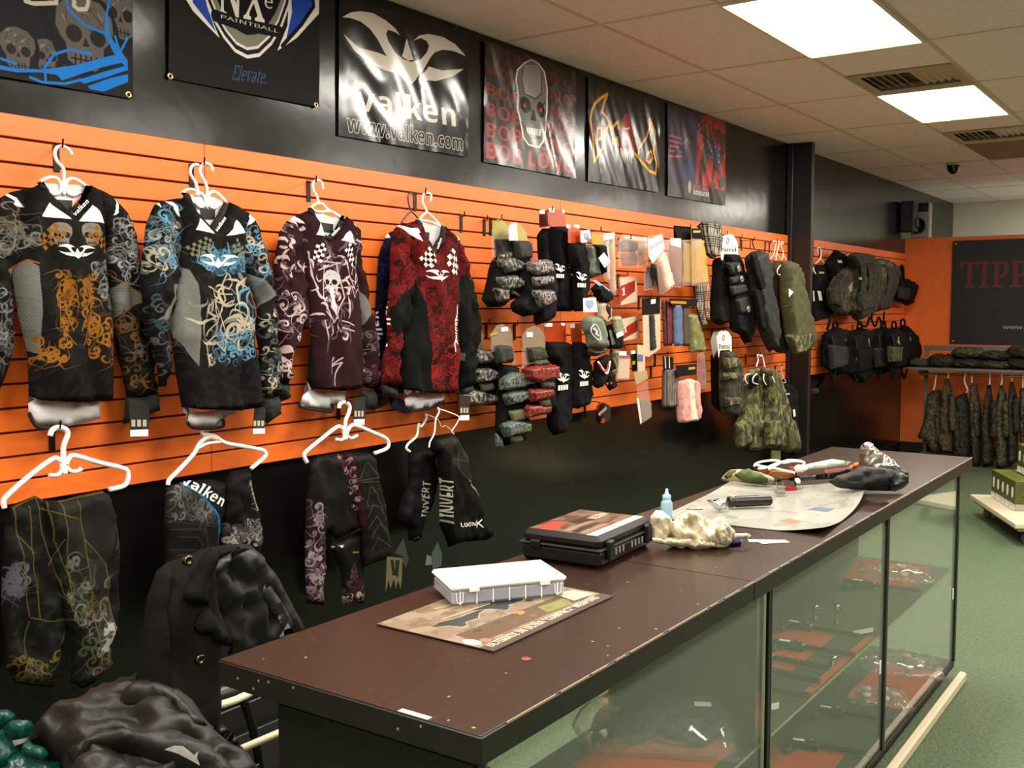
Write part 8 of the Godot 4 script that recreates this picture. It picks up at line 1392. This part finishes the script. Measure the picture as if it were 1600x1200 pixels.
	g = thing("black_flashlight", "short black cylinder lying on the plan sheet", "flashlight", Vector3(1.845, 1.008, -0.73)); g.rotation.y = atan2(0.108, 0.10); obj("barrel", MB.new().lathe([[0, -0.075], [0.016, -0.075], [0.018, -0.07], [0.018, 0.05], [0.015, 0.052], [0.015, 0.058], [0.018, 0.06], [0.018, 0.075], [0, 0.076]], Transform3D(Basis(Vector3.BACK, PI / 2), Vector3(0, 0.0185, 0)), 20).mesh(), M.black_plastic, g); obj("clip", MB.new().box(Vector3(-0.01, 0.0375, 0), Vector3(0.08, 0.002, 0.006), 0.0008).mesh(), M.alu, g)
	g = thing("foil_packet", "crumpled white and teal foil packet left of the black cylinder", "packet", hy(1125, 792, 1.02)); body(g, "packet", pl.call([655,285, 720,285, 790,265, 870,300, 870,380, 800,410, 740,380]), B, 0.0, 0.012, M.foil, {"fold": 0.008, "freq": Vector2(60, 60), "cell": 0.007, "rim": 0.012}); body(g, "stripe", pl.call([715,295, 770,275, 790,300, 740,330]), B, 0.012, 0.004, M.gun_teal, {"cell": 0.007})
	g = thing("hex_key", "thin dark pin standing out of the beige rag", "tool", hy(1085, 797, 1.03)); rod(g, "pin", [Vector3(-0.02, 0.004, 0.02), Vector3(0.02, 0.0, -0.022)], 0.0014, M.black_metal, 6)
	g = thing("pocket_tool", "blue rounded tool sticking out from under the rag", "tool", Vector3(2.01, 1.0, -0.20)); g.rotation.y = 0.9; obj("handle", MB.new().box(Vector3(0, 0.010, 0), Vector3(0.06, 0.02, 0.024), 0.008).mesh(), M.blue_dark, g); obj("tip", MB.new().box(Vector3(-0.036, 0.009, 0), Vector3(0.014, 0.012, 0.014), 0.004).mesh(), M.chrome, g)
	for k in 2:
		var cg := lying("paper_card", "card", ["white blank card beside the blue tool", "white card overlapping the first one, nearer the counter edge"][k], Vector3(2.06 + k * 0.03, 1.0005 + k * 0.0009, -0.305), 0.5 + k * 0.35, "white cards beside the rag"); obj("card", MB.new().box(Vector3(0, 0.0004, 0), Vector3(0.085, 0.0008, 0.03)).mesh(), M.tag_white, cg)
	g = thing("coin", "single copper coin lying alone near the counter edge", "coin", Vector3(2.062, 1.0, 0.908)); obj("disc", MB.new().lathe([[0, 0], [0.0095, 0], [0.0097, 0.0004], [0.0097, 0.0012], [0.0092, 0.0016], [0.0086, 0.0013], [0, 0.0013]], Transform3D(), 24).mesh(), M.copper, g)
	g = thing("paper_strip", "white paper strip at the near edge of the counter", "paper", Vector3(2.062, 1.0002, 1.235)); obj("strip", MB.new().box(Vector3(0, 0.0006, 0), Vector3(0.064, 0.0012, 0.012), 0.0003).mesh(), M.tag_white, g)
	# far group: visor, wooden board with leads and papers, rolled jacket, foil bag
	var S2 := func(a: Array) -> PackedVector2Array:
		var r := PackedVector2Array()
		for i in range(0, a.size(), 2): r.append(Vector2(1110 + a[i] / 4.848, 700 + a[i + 1] / 4.848))
		return r
	B = Basis(Vector3.UP, 0.5) * Basis(Vector3.RIGHT, -0.3); b = hy(1180, 752, 1.02)
	g = thing("camo_visor", "green and tan cloth visor cap lying at the edge of the plan sheet", "cap", b); body(g, "brim", S2.call([78,235, 100,205, 150,165, 210,160, 300,165, 400,190, 480,225, 490,262, 420,285, 300,272, 180,252, 100,252]), B, 0.0, 0.02, M.tan, {"cell": 0.01, "fold": 0.008, "freq": Vector2(30, 30)}); body(g, "crown", S2.call([180,205, 240,165, 290,155, 340,180, 380,190, 440,230, 430,265, 330,270, 240,255]), B, 0.018, 0.025, M.visor_green, {"cell": 0.01, "fold": 0.01, "freq": Vector2(30, 30)}); body(g, "crown_side", S2.call([100,215, 150,168, 200,165, 170,215, 120,238]), B, 0.012, 0.016, M.visor_green, {"cell": 0.01}); body(g, "strap", S2.call([480,255, 560,205, 600,200, 590,225, 520,260]), B, 0.02, 0.008, M.visor_green, {"cell": 0.01})
	b = hy(1262, 752, 1.035); g = thing("wooden_board", "curved wooden board with dark underside beyond the visor cap", "board", b); body(g, "deck", S2.call([330,150, 400,165, 640,180, 680,205, 860,190, 1000,165, 1100,108, 1150,106, 1156,122, 1060,180, 960,205, 780,222, 640,240, 520,225, 400,195]), B, -0.02, 0.05, M.wood, {"cell": 0.014, "rim": 0.012}); body(g, "dark_edge", S2.call([560,235, 640,215, 800,205, 960,188, 1060,160, 1060,182, 960,208, 800,238, 640,256]), B, 0.02, 0.014, M.gun_black, {"cell": 0.012, "rim": 0.008}); body(g, "foot", S2.call([690,230, 960,205, 940,232, 700,248]), B, -0.03, 0.05, M.gun_black, {"cell": 0.014})
	for s in [[640,225, 668,228, 685,248, 680,270, 655,270, 640,250]]: body(g, "white_knob", S2.call(s), B, 0.04, 0.008, M.white_plastic, {"cell": 0.008, "rim": 0.008})
	var wl := thing("white_lead", "coiled white cord lying on the wooden board", "cord", b + Vector3(0, 0.01, 0))
	for s in [[330,140, 350,115, 420,98, 500,95, 560,112, 620,100, 700,105, 708,125, 660,150], [335,125, 400,140, 470,150, 560,170, 640,188], [440,165, 500,130, 560,100, 620,92, 690,100], [360,155, 420,150, 480,125, 530,105]]:
		var pts := []
		for c in S2.call(s):
			var d := ray(c.x, c.y); pts.append(CP + d * ((wl.position + B.z * 0.045 - CP).dot(B.z) / d.dot(B.z)) - wl.position)
		rod(wl, "lead", pts, 0.0042, M.white_plastic)
	g = thing("paper_stack", "white papers on top of the wooden board", "paper", b + Vector3(0, 0.012, 0)); body(g, "papers", S2.call([720,125, 920,84, 1068,104, 1040,128, 860,152, 720,160]), B, 0.0, 0.02, M.tag_white, {"cell": 0.012, "rim": 0.01}); body(g, "roll", S2.call([620,150, 660,125, 720,130, 760,150, 700,185, 640,185]), B, 0.03, 0.02, M.tag_white, {"cell": 0.01}); body(g, "pink_sheet", S2.call([865,165, 1000,148, 1060,150, 980,180, 870,190]), B, 0.015, 0.012, M.pink_yarn, {"cell": 0.012})
	g = thing("red_tool", "small red and dark tool standing before the wooden board", "tool", hy(1236, 768, 1.0)); obj("block", MB.new().box(Vector3(0, 0.010, 0), Vector3(0.04, 0.02, 0.02), 0.004, Basis(Vector3.UP, 0.6)).mesh(), M.red, g); rod(g, "pin", [Vector3(0.012, 0.018, -0.008), Vector3(0.014, 0.07, -0.012)], 0.003, M.black_metal); obj("print_block", MB.new().box(Vector3(0.004, 0.08, -0.006), Vector3(0.03, 0.022, 0.016), 0.003, Basis(Vector3.UP, 0.6)).mesh(), M.tag_orange, g)
	g = thing("pin_tool", "small metal block with two upright pins on the plan sheet", "tool", hy(1219, 771, 1.012)); obj("block", MB.new().box(Vector3(0, 0.004, 0), Vector3(0.034, 0.012, 0.022), 0.003, Basis(Vector3.UP, 0.6)).mesh(), M.alu, g)
	for k in 2: rod(g, "pin", [Vector3(-0.008 + k * 0.016, 0.008, 0), Vector3(-0.014 + k * 0.022, 0.04, 0)], 0.0025, M.chrome)
	b = hy(1360, 762, 1.04); g = thing("rolled_jacket", "rolled up black jacket at the far end of the counter", "jacket", b); body(g, "roll", S2.call([895,255, 960,212, 1060,180, 1150,140, 1320,148, 1440,180, 1400,240, 1360,325, 1230,325, 1080,318, 950,298]), B, 0.0, 0.045, M.gear_dark, {"cell": 0.010, "rim": 0.04, "fold": 0.026, "freq": Vector2(14, 26)}); body(g, "rolled_end", S2.call([1340,325, 1345,250, 1390,195, 1450,180, 1500,215, 1505,265, 1460,305, 1400,330]), B, 0.035, 0.04, M.satin, {"cell": 0.01, "rim": 0.025, "fold": 0.012, "freq": Vector2(30, 30)}); body(g, "tail", S2.call([1430,190, 1455,160, 1500,185, 1500,215, 1460,200]), B, 0.03, 0.012, M.visor_green, {"cell": 0.01})
	b = hy(1352, 742, 1.06); g = thing("foil_bag", "crumpled silver foil bag behind the rolled black jacket", "bag", b); var K := "N3"
	body(g, "bag", q(K, [575,232, 600,218, 636,205, 660,225, 700,262, 790,322, 835,372, 868,402, 830,420, 760,410, 650,400, 590,370, 568,290]), B, -0.05, 0.05, M.foil, {"cell": 0.012, "rim": 0.03, "fold": 0.022, "freq": Vector2(34, 34)}); body(g, "crimp", q(K, [580,226, 590,212, 640,200, 655,222, 610,240]), B, -0.02, 0.012, M.foil, {"cell": 0.008, "fold": 0.008, "freq": Vector2(60, 60)})
